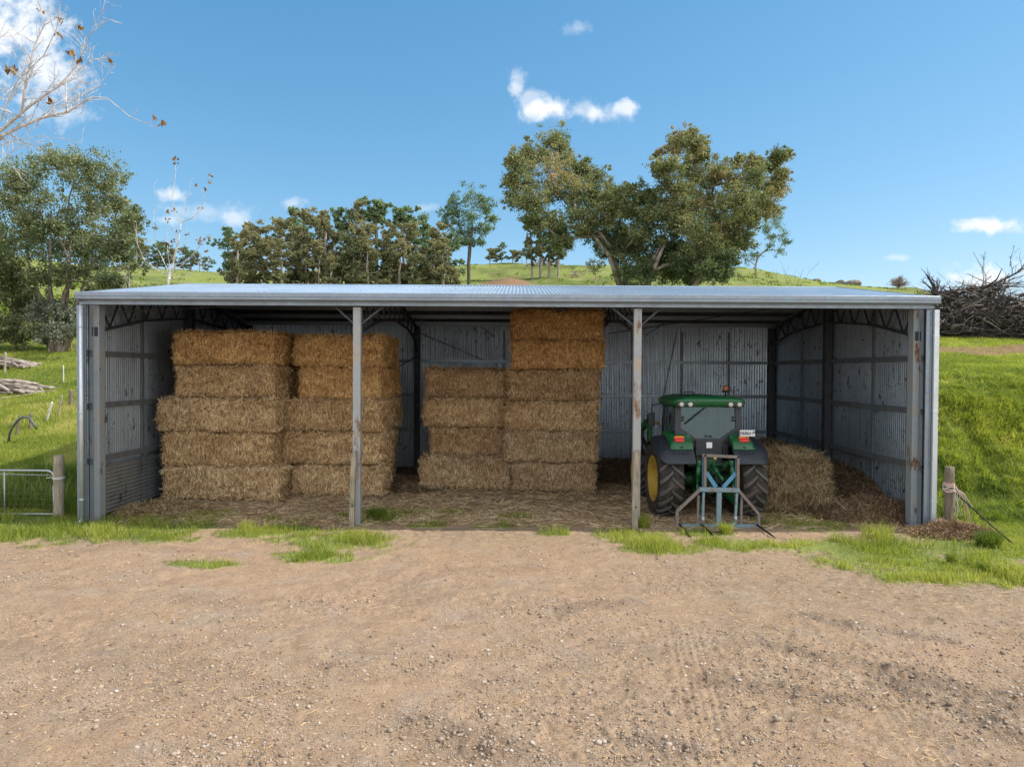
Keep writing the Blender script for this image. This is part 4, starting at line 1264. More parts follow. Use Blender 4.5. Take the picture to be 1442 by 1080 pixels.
stack(19.75, [(593, 720, .92, GREYT, -.16, .01, 'grey shaggy'), (606, 712, .82, BROWN, .1, -.012, 'dark brown'), (597, 711, .82, TAN, .0, .01, 'tan'), (598, 713, .80, BROWN, .04, -.01, 'brown')],
      GRP, '{look} {w} bale of the low four-high middle stack')
stack(19.35, [(722, 838, .82, GREYT, 0, .0, 'greyish'), (711, 842, .86, GREYT, -.05, -.008, 'grey brown'), (713, 842, .82, TAN, -.02, .01, 'tan'), (714, 845, .86, BROWN, .0, -.008, 'brown'), (722, 850, .80, AMBER, -.1, .014, 'amber'), (721, 848, .80, AMBER, -.06, -.012, 'dark amber')],
      GRP, '{look} {w} bale of the tall stack reaching the rafters')

# the loose bale right of the tractor
me = bale_mesh('hay_bale', 1.72, 1.42, 1.3, 11000, 31, MT['straw'], .085, .13, .30, .05, frz=1.5)
o = bpy.data.objects.new('hay_bale', me); col.objects.link(o)
o.location = (6.62, 17.4, .0); o.rotation_euler = (0, 0, -.06); o.color = (.62, .63, .60, 1)
tag(o, 'big sagging loose bale on the ground right of the tractor', 'hay bale')


def heap(name, label, cx, cy, rx, ry, h, mat, colr, n, seed, tilt=(0, 0), frz=.5, L=(.1, .34), gd=True, pw=1.0, group=None):
    """an irregular mound of straw lying on the ground"""
    m = 44
    a = np.linspace(-1, 1, m)
    gx, gy = np.meshgrid(a, a, indexing='ij')
    gx, gy = gx.ravel(), gy.ravel()

    def hz(ux, uy):
        r = np.sqrt(ux ** 2 + uy ** 2)
        X = cx + ux * rx; Yp = cy + uy * ry
        n1 = fbm(X * 1.3 + seed, Yp * 1.3, seed, 4) - .5
        f = np.clip(1 - (r + n1 * .5) ** (2 * pw), 0, 1)
        b = f * h * (1 + n1 * .8 + tilt[0] * ux + tilt[1] * uy) + (fbm(X * 6, Yp * 6, seed + 1, 3) - .5) * .14 * (f > .02) * min(1, h * 2)
        return np.where(f > 0.0, b, -.08) - .03
    z = hz(gx, gy)
    base = gz(cx, cy)
    X = gx * rx; Yp = gy * ry
    T = terrain(X + cx, Yp + cy) - base
    V = np.stack([X, Yp, T + z], 1)
    i = np.arange(m - 1)[:, None] * m + np.arange(m - 1)[None, :]
    q = np.stack([i, i + m, i + m + 1, i + 1], 2).reshape(-1, 4)
    n = int(n * 1.7)
    ux, uy = rng.uniform(-1.05, 1.05, n), rng.uniform(-1.05, 1.05, n)
    keep = ux ** 2 + uy ** 2 < 1.1 * rng.uniform(.6, 1, n)
    ux, uy = ux[keep], uy[keep]; k = len(ux)
    zz = np.maximum(hz(ux, uy), .0)
    P = np.stack([ux * rx, uy * ry, terrain(ux * rx + cx, uy * ry + cy) - base + zz + .02], 1)
    D = rng.normal(size=(k, 3)); D[:, 2] = np.abs(D[:, 2]) * frz; D = unit(D)
    rv = ribbons(P, D, rng.uniform(L[0], L[1], k), rng.uniform(.007, .019, k), rng.uniform(.0, 1.0, k))
    Va, fa, ta = merge([(V, [q], np.full(len(V), .2)), rv])
    o = link(name, np_mesh(name, Va, fa, {'tint': ta}), mat, None, (cx, cy, base))
    o.color = colr
    tag(o, label, 'straw heap', group)
    return o


heap('straw_heap', 'dark rotten straw heap behind the loose bale by the tractor', 7.1, 20.6, 2.1, 1.5, 1.42, MT['old_straw'], (1, 1, 1, 1), 4200, 5)
heap('straw_heap', 'long heap of old straw banked along the right side wall', 8.40, 18.7, 1.2, 3.0, .85, MT['old_straw'], (.85, .82, .78, 1), 5200, 9, (.5, .35))
heap('straw_heap', 'tangled straw heap inside the right front corner post', 8.0, 16.2, 1.25, .75, .50, MT['old_straw'], (1.0, .96, .9, 1), 3600, 13, (.2, 0), .9)
heap('straw_heap', 'pale broken straw heap outside the right front corner, near the fence post', 8.95, 14.6, .9, .5, .24, MT['old_straw'], (1.5, 1.4, 1.3, 1), 2600, 17, (0, 0), .6)
heap('straw_heap', 'dark straw heap at the back wall left of the tractor', 3.2, 22.3, 1.6, 1.3, .60, MT['old_straw'], (1, 1, 1, 1), 2600, 21)
heap('straw_heap', 'low straw heap on the floor inside the left front post', -8.2, 16.3, 1.15, .7, .22, MT['loose_straw'], (.7, .67, .6, 1), 2400, 25)
heap('straw_heap', 'thin dark straw heap on the floor between the hay stacks', -2.9, 20.2, .9, 1.3, .22, MT['old_straw'], (1, 1, 1, 1), 1400, 29)

# ------------------------------------------------------------------ tractor (local frame: origin on the ground under the rear axle, +y is forward)
TR_X, TR_Y, TR_ROT = 4.33, 16.55, R(2.2)


def wheel(rt, name, x, y, Rt, w, Rr, nl, side, label=None):
    """side -1 left, +1 right (outer face)"""
    hz = Rt - .03
    hub = MB()
    hub.lathe([(-.12, .001), (-.12, .17), (.06, .17), (.10, .13), (.13, .12), (.13, .001)] if side > 0 else [(.12, .001), (.12, .17), (-.06, .17), (-.10, .13), (-.13, .12), (-.13, .001)], (0, 0, 0), 'X', 20)
    for k in range(8):
        t = 2 * PI * k / 8
        hub.tube([(side * .06, math.cos(t) * .15, math.sin(t) * .15), (side * .09, math.cos(t) * .15, math.sin(t) * .15)], .018, 6)
    o = hub.build(name, MT['tr_yellow'], rt, (x, y, hz))
    # rim: flanges, well and dished disc
    r = MB(); h = w * .5
    r.lathe([(-h * .92, Rr + .02), (-h * .96, Rr + .035), (-h * .99, Rr + .02), (-h * .93, Rr - .03), (-h * .5, Rr - .045), (-h * .3, Rr - .10), (h * .3, Rr - .10), (h * .5, Rr - .045), (h * .93, Rr - .03), (h * .99, Rr + .02), (h * .96, Rr + .035), (h * .92, Rr + .02)], (0, 0, 0), 'X', 40)
    r.lathe([(side * h * .25, Rr - .10), (side * h * .12, Rr - .16), (side * h * .05, Rr * .55), (side * h * .22, Rr * .42), (side * h * .22, .16)], (0, 0, 0), 'X', 40)
    for k in range(8):
        t = 2 * PI * (k + .5) / 8
        r.box((side * h * .17, math.cos(t) * (Rr - .16), math.sin(t) * (Rr - .16)), (.05, .09, .09), Matrix.Rotation(t, 3, 'X'))
    rim = r.build('rim', MT['tr_yellow'], o)
    t_ = MB()
    sw = [(-h * .90, Rr), (-h * 1.0, Rr + .06), (-h * 1.06, (Rr + Rt) * .5), (-h * 1.02, Rt - .10), (-h * .9, Rt - .055), (-h * .5, Rt - .042), (0, Rt - .038), (h * .5, Rt - .042), (h * .9, Rt - .055), (h * 1.02, Rt - .10), (h * 1.06, (Rr + Rt) * .5), (h * 1.0, Rr + .06), (h * .90, Rr)]
    t_.lathe(sw, (0, 0, 0), 'X', 64)
    # lugs: curved bars, left and right halves alternate; together they read as chevrons
    for k in range(nl):
        for sd in (-1, 1):
            a0 = 2 * PI * (k + (0 if sd < 0 else .5)) / nl
            vs = []
            ns = 6
            for i in range(ns):
                q = i / (ns - 1)
                xx = sd * h * (-.06 + 1.08 * q)
                da = (q ** .85) * .30 * (.86 / Rt)     # sweeps backwards towards the shoulder
                rr0 = Rt - .07 - (.05 if i == ns - 1 else 0); rr1 = Rt - (.0 if i < ns - 2 else .012 if i == ns - 2 else .065)
                wd = (.030 + .014 * q) / Rt
                for (rr, ww) in ((rr0, wd * 1.35), (rr1, wd)):
                    for e in (-1, 1):
                        a = a0 + da + e * ww
                        vs.append((xx, math.cos(a) * rr, math.sin(a) * rr))
            fs = []
            for i in range(ns - 1):
                b = i * 4; c = b + 4
                fs += [(b + 2, b + 3, c + 3, c + 2), (b, b + 2, c + 2, c), (b + 3, b + 1, c + 1, c + 3)]
            fs += [(0, 1, 3, 2), ((ns - 1) * 4 + 2, (ns - 1) * 4 + 3, (ns - 1) * 4 + 1, (ns - 1) * 4)]
            t_.add(vs, fs, 1)
    ty = t_.build('tyre', [MT['rubber'], MT['lug']], o)
    ty.rotation_euler.x = random.uniform(0, .3)
    if label: o['label'] = label
    return o


def fender(rt, s):
    """s=-1 left, +1 right"""
    f = empty_part = None
    m = MB()
    Rf, y0 = 1.02, 0.0
    zc = .84
    ns, na = 13, 18
    x_in, x_out = .44, 1.27

    def pt(q, w, d=0.0):
        # q across (0 inner .. 1 outer), w along the arc 0 rear .. 1 front
        x = x_in + (x_out - x_in) * q
        edge = max(0, (q - .72) / .28)
        a0 = R(27) + R(20) * edge ** 2.4
        a1 = R(128)
        a = a0 + (a1 - a0) * w
        rr = Rf + d - .02 * q - .11 * edge ** 2.2 - .0 * (1 - w)
        return Vector((s * x, -math.cos(a) * rr, zc + math.sin(a) * rr))
    vs = [pt(i / (ns - 1), j / (na - 1)) for i in range(ns) for j in range(na)]
    vs2 = [pt(i / (ns - 1), j / (na - 1), -.035) for i in range(ns) for j in range(na)]
    k = len(vs)
    fs = [(i * na + j, (i + 1) * na + j, (i + 1) * na + j + 1, i * na + j + 1) for i in range(ns - 1) for j in range(na - 1)]
    f2 = [tuple(k + q for q in f[::-1]) for f in fs]
    rimf = []
    loop = [i * na for i in range(ns)] + [(ns - 1) * na + j for j in range(1, na)] + [i * na + na - 1 for i in range(ns - 2, -1, -1)] + [j for j in range(na - 2, 0, -1)]
    for a, b in zip(loop, loop[1:] + loop[:1]): rimf.append((a, b, k + b, k + a))
    m.add(vs + vs2, fs + f2, 0, True); m.add(vs + vs2, rimf, 0, False)
    fo = m.build('fender', MT['tr_black'], rt)
    # mounting bolts along the rear skirt
    for q in (.18, .3, .42, .54):
        mm = MB(); p = pt(q, .14, .003); mm.tube([p, p + (p - Vector((p.x, 0, zc))).normalized() * .01], .018, 8); mm.build('bolt', MT['black_metal'], fo)
    # green cap with its lamp
    def pc(q, w, d):
        qq = .02 + .60 * q; ww = .20 + .54 * w
        e = min(1, (1 - q) / .12, (w) / .18)
        return pt(qq, ww, d * (.25 + .75 * math.sin(min(1, max(0, e)) * PI / 2)))
    m = MB(); n1, n2 = 12, 12
    vs = [pc(i / (n1 - 1), j / (n2 - 1), .10) for i in range(n1) for j in range(n2)]
    m.add(vs, [(i * n2 + j, (i + 1) * n2 + j, (i + 1) * n2 + j + 1, i * n2 + j + 1) for i in range(n1 - 1) for j in range(n2 - 1)], 0, True)
    lo = [pc(i / (n1 - 1), j / (n2 - 1), -.005) for i in range(n1) for j in range(n2)]
    loop = [i * n2 for i in range(n1)] + [(n1 - 1) * n2 + j for j in range(1, n2)] + [i * n2 + n2 - 1 for i in range(n1 - 2, -1, -1)] + [j for j in range(n2 - 2, 0, -1)]
    kk = len(vs)
    m.add([vs[a] for a in loop] + [lo[a] for a in loop], [(a, (a + 1) % len(loop), len(loop) + (a + 1) % len(loop), len(loop) + a) for a in range(len(loop))])
    cap = m.build('fender_cap', MT['tr_green'], fo)
    # tail lamp: orange above red, rounded
    c0 = pc(.56, .22, .10); nrm = (c0 - Vector((c0.x, 0, zc))).normalized(); up = Vector((0, .45, .89))
    tl = MB()
    def lens(z0, z1, mi, bulge):
        n = 14; vs = []
        for r_, b in ((1, 0), (.96, .035 * bulge), (.75, .05 * bulge), (0.02, .055 * bulge)):
            for k in range(n):
                t = 2 * PI * k / n
                sx = math.copysign(abs(math.cos(t)) ** .55, math.cos(t)); sz = math.copysign(abs(math.sin(t)) ** .55, math.sin(t))
                vs.append(c0 + Vector((1, 0, 0)) * sx * .118 * r_ + up * ((z0 + z1) / 2 + sz * (z1 - z0) / 2 * r_) + Vector((0, -.80, .60)).normalized() * (b - .01))
        m_ = [(i * n + k, i * n + (k + 1) % n, (i + 1) * n + (k + 1) % n, (i + 1) * n + k) for i in range(3) for k in range(n)]
        tl.add(vs, m_, mi, True)
    lens(-.075, .035, 0, 1.2); lens(.02, .085, 1, 1.0)
    tl.build('tail_lamp', [MT['lens_red'], MT['lens_orange']], fo)
    mm = MB(); p = pc(.5, .05, .06); mm.box(p + Vector((0, -.012, -.0)), (.07, .02, .035)); mm.build('reflector', MT['black_metal'], fo)
    return fo


def build_tractor():
    rt = empty('tractor', (TR_X, TR_Y, 0), TR_ROT)
    tag(rt, 'green farm tractor with black fenders and yellow rims parked in the right bay', 'tractor')
    for s in (-1, 1):
        wheel(rt, 'rear_wheel', s * .935, 0, .88, .54, .50, 19, s)
        wheel(rt, 'front_wheel', s * .92, 2.55, .64, .42, .37, 17, s)
        fender(rt, s)
    # chassis: rear axle, transmission, engine block
    m = MB()
    m.lathe([(-.72, .13), (-.3, .17), (-.28, .26), (.28, .26), (.3, .17), (.72, .13)], (0, 0, .85), 'X', 18)
    m.bb(-.27, .27, -.34, .9, .55, 1.22)
    m.bb(-.22, .22, .9, 3.0, .55, 1.0)
    m.bb(-.6, .6, 2.48, 2.62, .55, .68)
    m.build('rear_axle', MT['tr_green_dark'], rt, bevel=.03)
    # rear castings, valves, lift arms, links
    m = MB()
    m.bb(-.2, .2, -.46, -.34, .62, 1.16)
    m.lathe([(-.50, .001), (-.50, .05), (.50, .05), (.50, .001)], (0, -.42, 1.22), 'X', 14)
    m.lathe([(-.66, .001), (-.66, .10), (-.56, .10), (-.56, .001)], (0, .12, .66), 'Y', 10)
    m.bb(-.10, .10, -.58, -.33, 1.16, 1.36)
    for k in range(4): m.tube([(-.16 + k * .105, -.52, 1.06), (-.16 + k * .105, -.60, 1.05)], .032, 10)
    for k in range(3): m.bb(-.15 + k * .11, -.07 + k * .11, -.56, -.46, .88, 1.0)
    m.build('hitch_casting', MT['tr_green_dark'], rt, bevel=.012)
    for s in (-1, 1):
        m = MB(); m.beam((s * .36, -.40, 1.23), (s * .36, -.86, 1.32), .06, .11); m.tube([(s * .36, -.83, 1.37), (s * .36, -.83, 1.26)], .055, 10); m.build('lift_arm', MT['tr_green'], rt, bevel=.012)
        m = MB(); m.tube([(s * .37, -.84, 1.30), (s * .40, -.86, .86)], .030, 10); m.tube([(s * .375, -.845, 1.22), (s * .385, -.85, 1.0)], .048, 10); m.tube([(s * .40, -.86, .86), (s * .40, -.86, .58)], .024, 8); m.build('lift_rod', MT['tr_green'], rt)
        m = MB(); m.beam((s * .32, -.25, .62), (s * .42, -1.22, .42), .045, .10); m.lathe([(-.03, .001), (-.03, .06), (.03, .06), (.03, .001)], (s * .42, -1.24, .41), 'X', 12); m.build('lower_link', MT['tr_green'], rt, bevel=.01)
        m = MB(); m.tube([(s * .25, -.36, 1.0), (s * .30, -.74, 1.28)], .042, 10); m.tube([(s * .27, -.55, 1.14), (s * .305, -.78, 1.30)], .022, 8); m.build('lift_cylinder', MT['tr_green_dark'], rt)
        m = MB(); m.tube([(s * .45, -.8, .62), (s * .52, -.72, .45), (s * .60, -.5, .42)], .022, 8); m.build('stabiliser', MT['tr_green'], rt)
    m = MB(); m.tube([(0, -.48, 1.28), (.01, -.9, 1.15), (.02, -1.3, 1.02)], .030, 10); m.tube([(.005, -.66, 1.22), (.012, -1.0, 1.115)], .044, 10); m.build('top_link', MT['tr_green'], rt)
    m = MB(); m.bb(-.05, .05, -.75, -.30, .40, .45); m.bb(-.22, .22, -.55, -.45, .36, .44); m.tube([(0, -.72, .45), (0, -.72, .52)], .02, 8); m.build('drawbar', MT['black_metal'], rt, bevel=.008)
    for k, (x0, x1) in enumerate(((-.16, -.3), (-.05, -.22), (.06, .2), (.16, .33), (.22, .1))):
        m = MB(); m.tube([(x0, -.58, 1.05), (x0 - .02, -.72, .98 - .03 * k), ((x0 + x1) / 2, -.74, .82 - .05 * k), (x1, -.52, .74), (x1, -.4, .8)], .014, 6); m.build('hose', MT['black_metal'], rt)
    m = MB(); m.tube([(.36, -.5, 1.2), (.48, -.62, 1.02), (.42, -.66, .92), (.3, -.5, 1.0)], .010, 6); m.build('cable', MT['black_metal'], rt)
    # cab -------------------------------------------------------------
    zf = 1.40
    cab = MB()
    # sill and rear panel below the window
    yb = -.28
    W = [(-.62, 2.56), (.62, 2.56), (.63, 2.05), (.27, 1.81), (-.27, 1.81), (-.63, 2.05)]
    O = [(-.76, 2.62), (.76, 2.62), (.78, 1.98), (.70, 1.62), (-.70, 1.62), (-.78, 1.98)]
    def wp(p, y): return Vector((p[0], y + (2.6 - p[1]) * -.08, p[1]))
    n = 6
    vs = [wp(p, yb) for p in W] + [wp(p, yb) for p in O] + [wp(p, yb + .09) for p in W] + [wp(p, yb + .09) for p in O]
    fs = []
    for k in range(n):
        j = (k + 1) % n
        fs += [(k, j, n + j, n + k), (2 * n + k, 3 * n + k, 3 * n + j, 2 * n + j), (k, 2 * n + k, 2 * n + j, j), (n + k, n + j, 3 * n + j, 3 * n + k)]
    cab.add(vs, fs)
    for s in (-1, 1):
        cab.beam((s * .74, .52, 1.35), (s * .73, .50, 2.6), .06, .10, (0, 1, 0))     # door pillar
        cab.beam((s * .66, 1.28, 1.35), (s * .66, 1.12, 2.6), .07, .09, (0, 1, 0))   # front pillar
        cab.beam((s * .76, -.2, 2.58), (s * .68, 1.15, 2.58), .07, .07)
        cab.bb(s * .46, s * .76, -.25, 1.3, 1.32, 1.42)
    cab.bb(-.66, .66, 1.08, 1.15, 2.54, 2.61)
    cab.bb(-.46, .46, -.30, 1.30, 1.18, 1.30)
    cab.bb(-.64, .64, 1.24, 1.30, 1.30, 1.75)
    frame = cab.build('cab_frame', MT['tr_black'], rt, bevel=.012)
    m = MB()
    m.bb(-.31, .31, -.40, -.26, 1.42, 1.79); m.bb(-.46, -.33, -.36, -.26, 1.42, 1.76); m.bb(.33, .46, -.36, -.26, 1.42, 1.76); m.bb(-.30, .30, -.42, -.39, 1.24, 1.415)
    m.build('rear_panel', MT['tr_black'], rt, bevel=.02)
    m = MB(); m.bb(-.065, .065, -.408, -.401, 1.60, 1.73); m.build('white_sticker', MT['white_plate'], rt)
    m = MB(); m.bb(.10, .16, -.428, -.421, 1.34, 1.39); m.build('yellow_sticker', MT['yellow_sticker'], rt)
    for q in ((-.26, -.14), (.20, .27)):
        m = MB(); m.bb(q[0], q[1], -.430, -.421, 1.35, 1.41); m.build('socket', MT['black_metal'], rt)
    for s in (-1, 1):
        m = MB(); m.tube([(s * .41, -.37, 1.73), (s * .41, -.41, 1.73)], .05, 12); m.build('rear_knob', MT['black_metal'], rt)
    # glass
    g = MB()
    g.add([wp(p, yb + .03) for p in W], [tuple(range(6))]); g.add([wp(p, yb + .036) for p in W], [tuple(range(5, -1, -1))])
    g.build('rear_window', MT['glass'], rt)
    for s in (-1, 1):
        g = MB()
        a = [(s * .755, -.20, 1.65), (s * .745, .48, 1.42), (s * .735, .46, 2.56), (s * .75, -.2, 2.56)]
        b = [(s * .735, .56, 1.42), (s * .665, 1.24, 1.42), (s * .665, 1.10, 2.56), (s * .725, .54, 2.56)]
        for q in (a, b):
            g.add(q, [(0, 1, 2, 3)]); g.add([(x - s * .006, y, z) for x, y, z in q], [(3, 2, 1, 0)])
        g.build('side_window', MT['glass'], rt)
    g = MB(); q = [(-.62, 1.27, 1.75), (.62, 1.27, 1.75), (.62, 1.11, 2.56), (-.62, 1.11, 2.56)]; g.add(q, [(3, 2, 1, 0)]); g.add([(x, y - .006, z) for x, y, z in q], [(0, 1, 2, 3)]); g.build('windscreen', MT['glass'], rt)
    # hinges, latch, wiper
    for s in (-1, 1):
        m = MB(); m.bb(s * .565, s * .60, -.335, -.30, 2.20, 2.25); m.bb(s * .565, s * .60, -.335, -.30, 2.27, 2.31); m.build('window_hinge', MT['black_metal'], rt)
    for q in (-.07, .03):
        m = MB(); m.bb(q, q + .04, -.37, -.33, 1.84, 1.88); m.build('window_latch', MT['black_metal'], rt)
    m = MB(); m.tube([(-.03, -.32, 2.55), (-.50, -.345, 2.17)], .010, 6); m.tube([(-.20, -.335, 2.415), (-.54, -.36, 2.14)], .014, 6); m.build('wiper', MT['black_metal'], rt)
    # roof: rounded slab with a rear brow holding four lamps
    m = MB(); ns = 20
    layers = [(2.545, .80, .0), (2.60, .865, .03), (2.66, .885, .05), (2.71, .87, .04), (2.75, .80, -.02), (2.775, .66, -.14), (2.785, .3, -.4)]
    vs = []; N = 40
    for (z, hx, e) in layers:
        for k in range(N):
            t = 2 * PI * k / N
            ex = .28
            cx = math.copysign(abs(math.cos(t)) ** ex, math.cos(t)); cy = math.copysign(abs(math.sin(t)) ** ex, math.sin(t))
            yy = .46 + cy * (.90 + e)
            zz = z - (.035 * max(0, (abs(cx) - .6) / .4) ** 2)
            vs.append((cx * hx * (1 - .10 * max(0, cy)), yy, zz))
    fs = [(i * N + k, i * N + (k + 1) % N, (i + 1) * N + (k + 1) % N, (i + 1) * N + k) for i in range(len(layers) - 1) for k in range(N)] + [tuple(range(N))[::-1], tuple((len(layers) - 1) * N + k for k in range(N))]
    m.add(vs, fs, 0, True)
    m.build('cab_roof', MT['tr_green'], rt)
    for s in (-1, 1):
        m = MB(); m.bb(s * .36, s * .78, -.475, -.40, 2.535, 2.645); m.build('lamp_housing', MT['tr_black'], rt, bevel=.03)
        for xx in (.46, .66):
            m = MB(); m.lathe([(-.012, .001), (-.010, .03), (0, .052), (.03, .055)], (s * xx, -.482, 2.59), 'Y', 18); m.build('work_lamp', MT['lamp_grey'], rt)
    m = MB()
    for s in (-1, 1): m.bb(-.28 + s * .11 - .01, -.28 + s * .11 + .01, .28, .30, 2.77, 2.85)
    m.tube([(-.39, .29, 2.85), (-.17, .29, 2.85)], .013, 8); m.bb(-.39, -.17, .26, .32, 2.84, 2.862)
    m.build('roof_handle', MT['black_metal'], rt)
    # beacon
    m = MB(); m.tube([(.52, .1, 2.76), (.52, .1, 2.87)], .018, 8); m.lathe([(2.85, .001), (2.85, .07), (2.895, .075), (2.90, .06)], (.52, .1, 0), 'Z', 18); b = m.build('beacon', MT['black_metal'], rt)
    m = MB(); m.lathe([(2.895, .062), (2.93, .066), (2.985, .060), (3.005, .04), (3.01, .001)], (.52, .1, 0), 'Z', 18); m.build('beacon_lens', MT['lens_amber'], b)
    # interior
    m = MB()
    m.bb(-.27, .27, .05, .55, 1.62, 1.78); m.bb(-.25, .25, -.06, .08, 1.74, 2.22); m.bb(-.14, .14, -.05, .05, 2.24, 2.40); m.bb(-.2, .2, .1, .5, 1.3, 1.62)
    m.build('seat', MT['seat'], rt, bevel=.05)
    m = MB()
    N = 22; pts = [(math.cos(2 * PI * k / N) * .20, .92 + math.sin(2 * PI * k / N) * .13, 2.02 + math.sin(2 * PI * k / N) * .14) for k in range(N + 1)]
    m.tube(pts, .016, 6, 0, True, False); m.tube([(0, .92, 2.02), (0, 1.15, 1.72)], .03, 8); m.tube([(-.2, .92, 2.02), (.2, .92, 2.02)], .012, 6)
    m.build('steering_wheel', MT['black_metal'], rt)
    m = MB(); m.bb(.30, .55, .1, .75, 1.42, 1.85); m.bb(-.25, .25, 1.0, 1.24, 1.5, 1.86); m.build('console', MT['seat'], rt, bevel=.03)
    # mirrors
    for s in (-1, 1):
        m = MB(); m.tube([(s * .72, 1.12, 2.55), (s * .98, 1.05, 2.50), (s * 1.0, 1.03, 2.3)], .015, 8); m.bb(s * .92, s * 1.08, 1.0, 1.05, 1.98, 2.32); m.build('mirror', MT['tr_black'], rt, bevel=.015)
    # hood, grille, exhaust
    m = MB()
    prof = [(-.36, 1.05), (-.40, 1.5), (-.30, 1.68), (0, 1.74), (.30, 1.68), (.40, 1.5), (.36, 1.05)]
    vs = []
    for (y, sc_, dz) in ((1.32, 1, 0), (2.2, .94, -.03), (3.0, .86, -.12), (3.18, .70, -.25)):
        for (x, z) in prof: vs.append((x * sc_, y, 1.05 + (z - 1.05) * (1 + dz)))
    k = len(prof)
    m.add(vs, [(i * k + j, i * k + j + 1, (i + 1) * k + j + 1, (i + 1) * k + j) for i in range(3) for j in range(k - 1)] + [tuple(range(k)), tuple(3 * k + j for j in range(k))[::-1]], 0, False)
    m.build('hood', MT['tr_green'], rt, bevel=.03)
    m = MB(); m.bb(-.26, .26, 3.181, 3.20, 1.08, 1.45); m.build('grille', MT['black_metal'], rt)
    m = MB(); m.tube([(.48, 1.42, 1.5), (.48, 1.42, 2.3), (.48, 1.34, 2.62)], .05, 12); m.build('exhaust', MT['black_metal'], rt)
    # front loader: mast, arm, knee, valve block and hoses
    for s in (-1, 1):
        m = MB()
        m.beam((s * .62, 1.55, .7), (s * .62, 1.55, 1.55), .10, .22, (0, 1, 0)); m.bb(s * .3, s * .68, 1.45, 1.65, .62, .74)
        m.beam((s * .95, 1.50, 1.10), (s * .95, 1.42, 2.02), .09, .24, (0, 1, 0)); m.bb(s * .60, s * .97, 1.44, 1.60, 1.12, 1.32)
        m.build('loader_mast', MT['tr_green'], rt, bevel=.02)
        m = MB()
        arc = [(1.38, 1.96), (1.9, 2.0), (2.5, 1.75), (3.1, 1.2), (3.5, .62)]
        for a, b in zip(arc[:-1], arc[1:]): m.beam((s * .95, a[0], a[1]), (s * .95, b[0], b[1]), .10, .18)
        m.build('loader_arm', MT['tr_green'], rt, bevel=.02)
        m = MB(); m.tube([(s * .95, 1.46, 1.3), (s * .95, 2.4, 1.62)], .045, 10); m.build('loader_cylinder', MT['black_metal'], rt)
    m = MB(); m.bb(-1.02, -.86, 1.34, 1.48, 2.03, 2.14); m.tube([(-1.0, 1.42, 2.1), (-1.0, 1.42, 2.24), (-.95, 1.42, 2.27), (-.9, 1.42, 2.24), (-.9, 1.42, 2.1)], .022, 6)
    m.tube([(-1.08, 1.42, 1.95), (-1.16, 1.38, 1.7), (-1.12, 1.4, 1.25)], .02, 6)
    m.build('loader_valve', MT['black_metal'], rt)
    m = MB(); m.tube([(-.93, 1.36, 2.01), (-.80, 1.36, 2.05), (-.72, 1.38, 2.01)], .03, 8); m.build('loader_pin', MT['tr_yellow'], rt)
    m = MB(); m.bb(-1.0, 1.0, 3.42, 3.50, .30, .75); m.bb(-1.0, 1.0, 3.5, 4.0, .22, .30); m.build('loader_carriage', MT['tr_green'], rt, bevel=.02)
    # steps and tank on the left
    m = MB(); m.bb(-.72, -.45, .55, 1.35, .55, 1.2); m.build('fuel_tank', MT['tr_black'], rt, bevel=.05)
    for k in range(3):
        m = MB(); m.bb(-.98, -.70, .72, .98, .45 + .3 * k, .48 + .3 * k); m.build('step', MT['black_metal'], rt)
    # plate on a bracket above the right fender
    m = MB(); m.bb(.63, .97, -.60, -.59, 1.885, 2.025); p = m.build('licence_plate', MT['white_plate'], rt, bevel=.004)
    m = MB(); m.tube([(.76, -.3, 1.72), (.78, -.57, 1.80), (.79, -.585, 1.90)], .014, 6); m.build('plate_bracket', MT['black_metal'], rt)
    cu = bpy.data.curves.new('lettering', 'FONT'); cu.body = '06866\u00b7P'; cu.size = .125; cu.extrude = .001; cu.align_x = 'CENTER'; cu.align_y = 'CENTER'; cu.offset = .002
    cu.space_character = 1.02
    tmp = bpy.data.objects.new('lettering_source', cu); col.objects.link(tmp)
    bpy.context.view_layer.update()
    me_t = bpy.data.meshes.new_from_object(tmp.evaluated_get(bpy.context.evaluated_depsgraph_get()))
    bpy.data.objects.remove(tmp); me_t.materials.clear()
    t = link('lettering', me_t, MT['plate_ink'], p)
    t.location = (.80, -.6022, 1.953); t.rotation_euler = (PI / 2, 0, 0); t.scale = (.78, 1.0, 1)
    return rt


build_tractor()


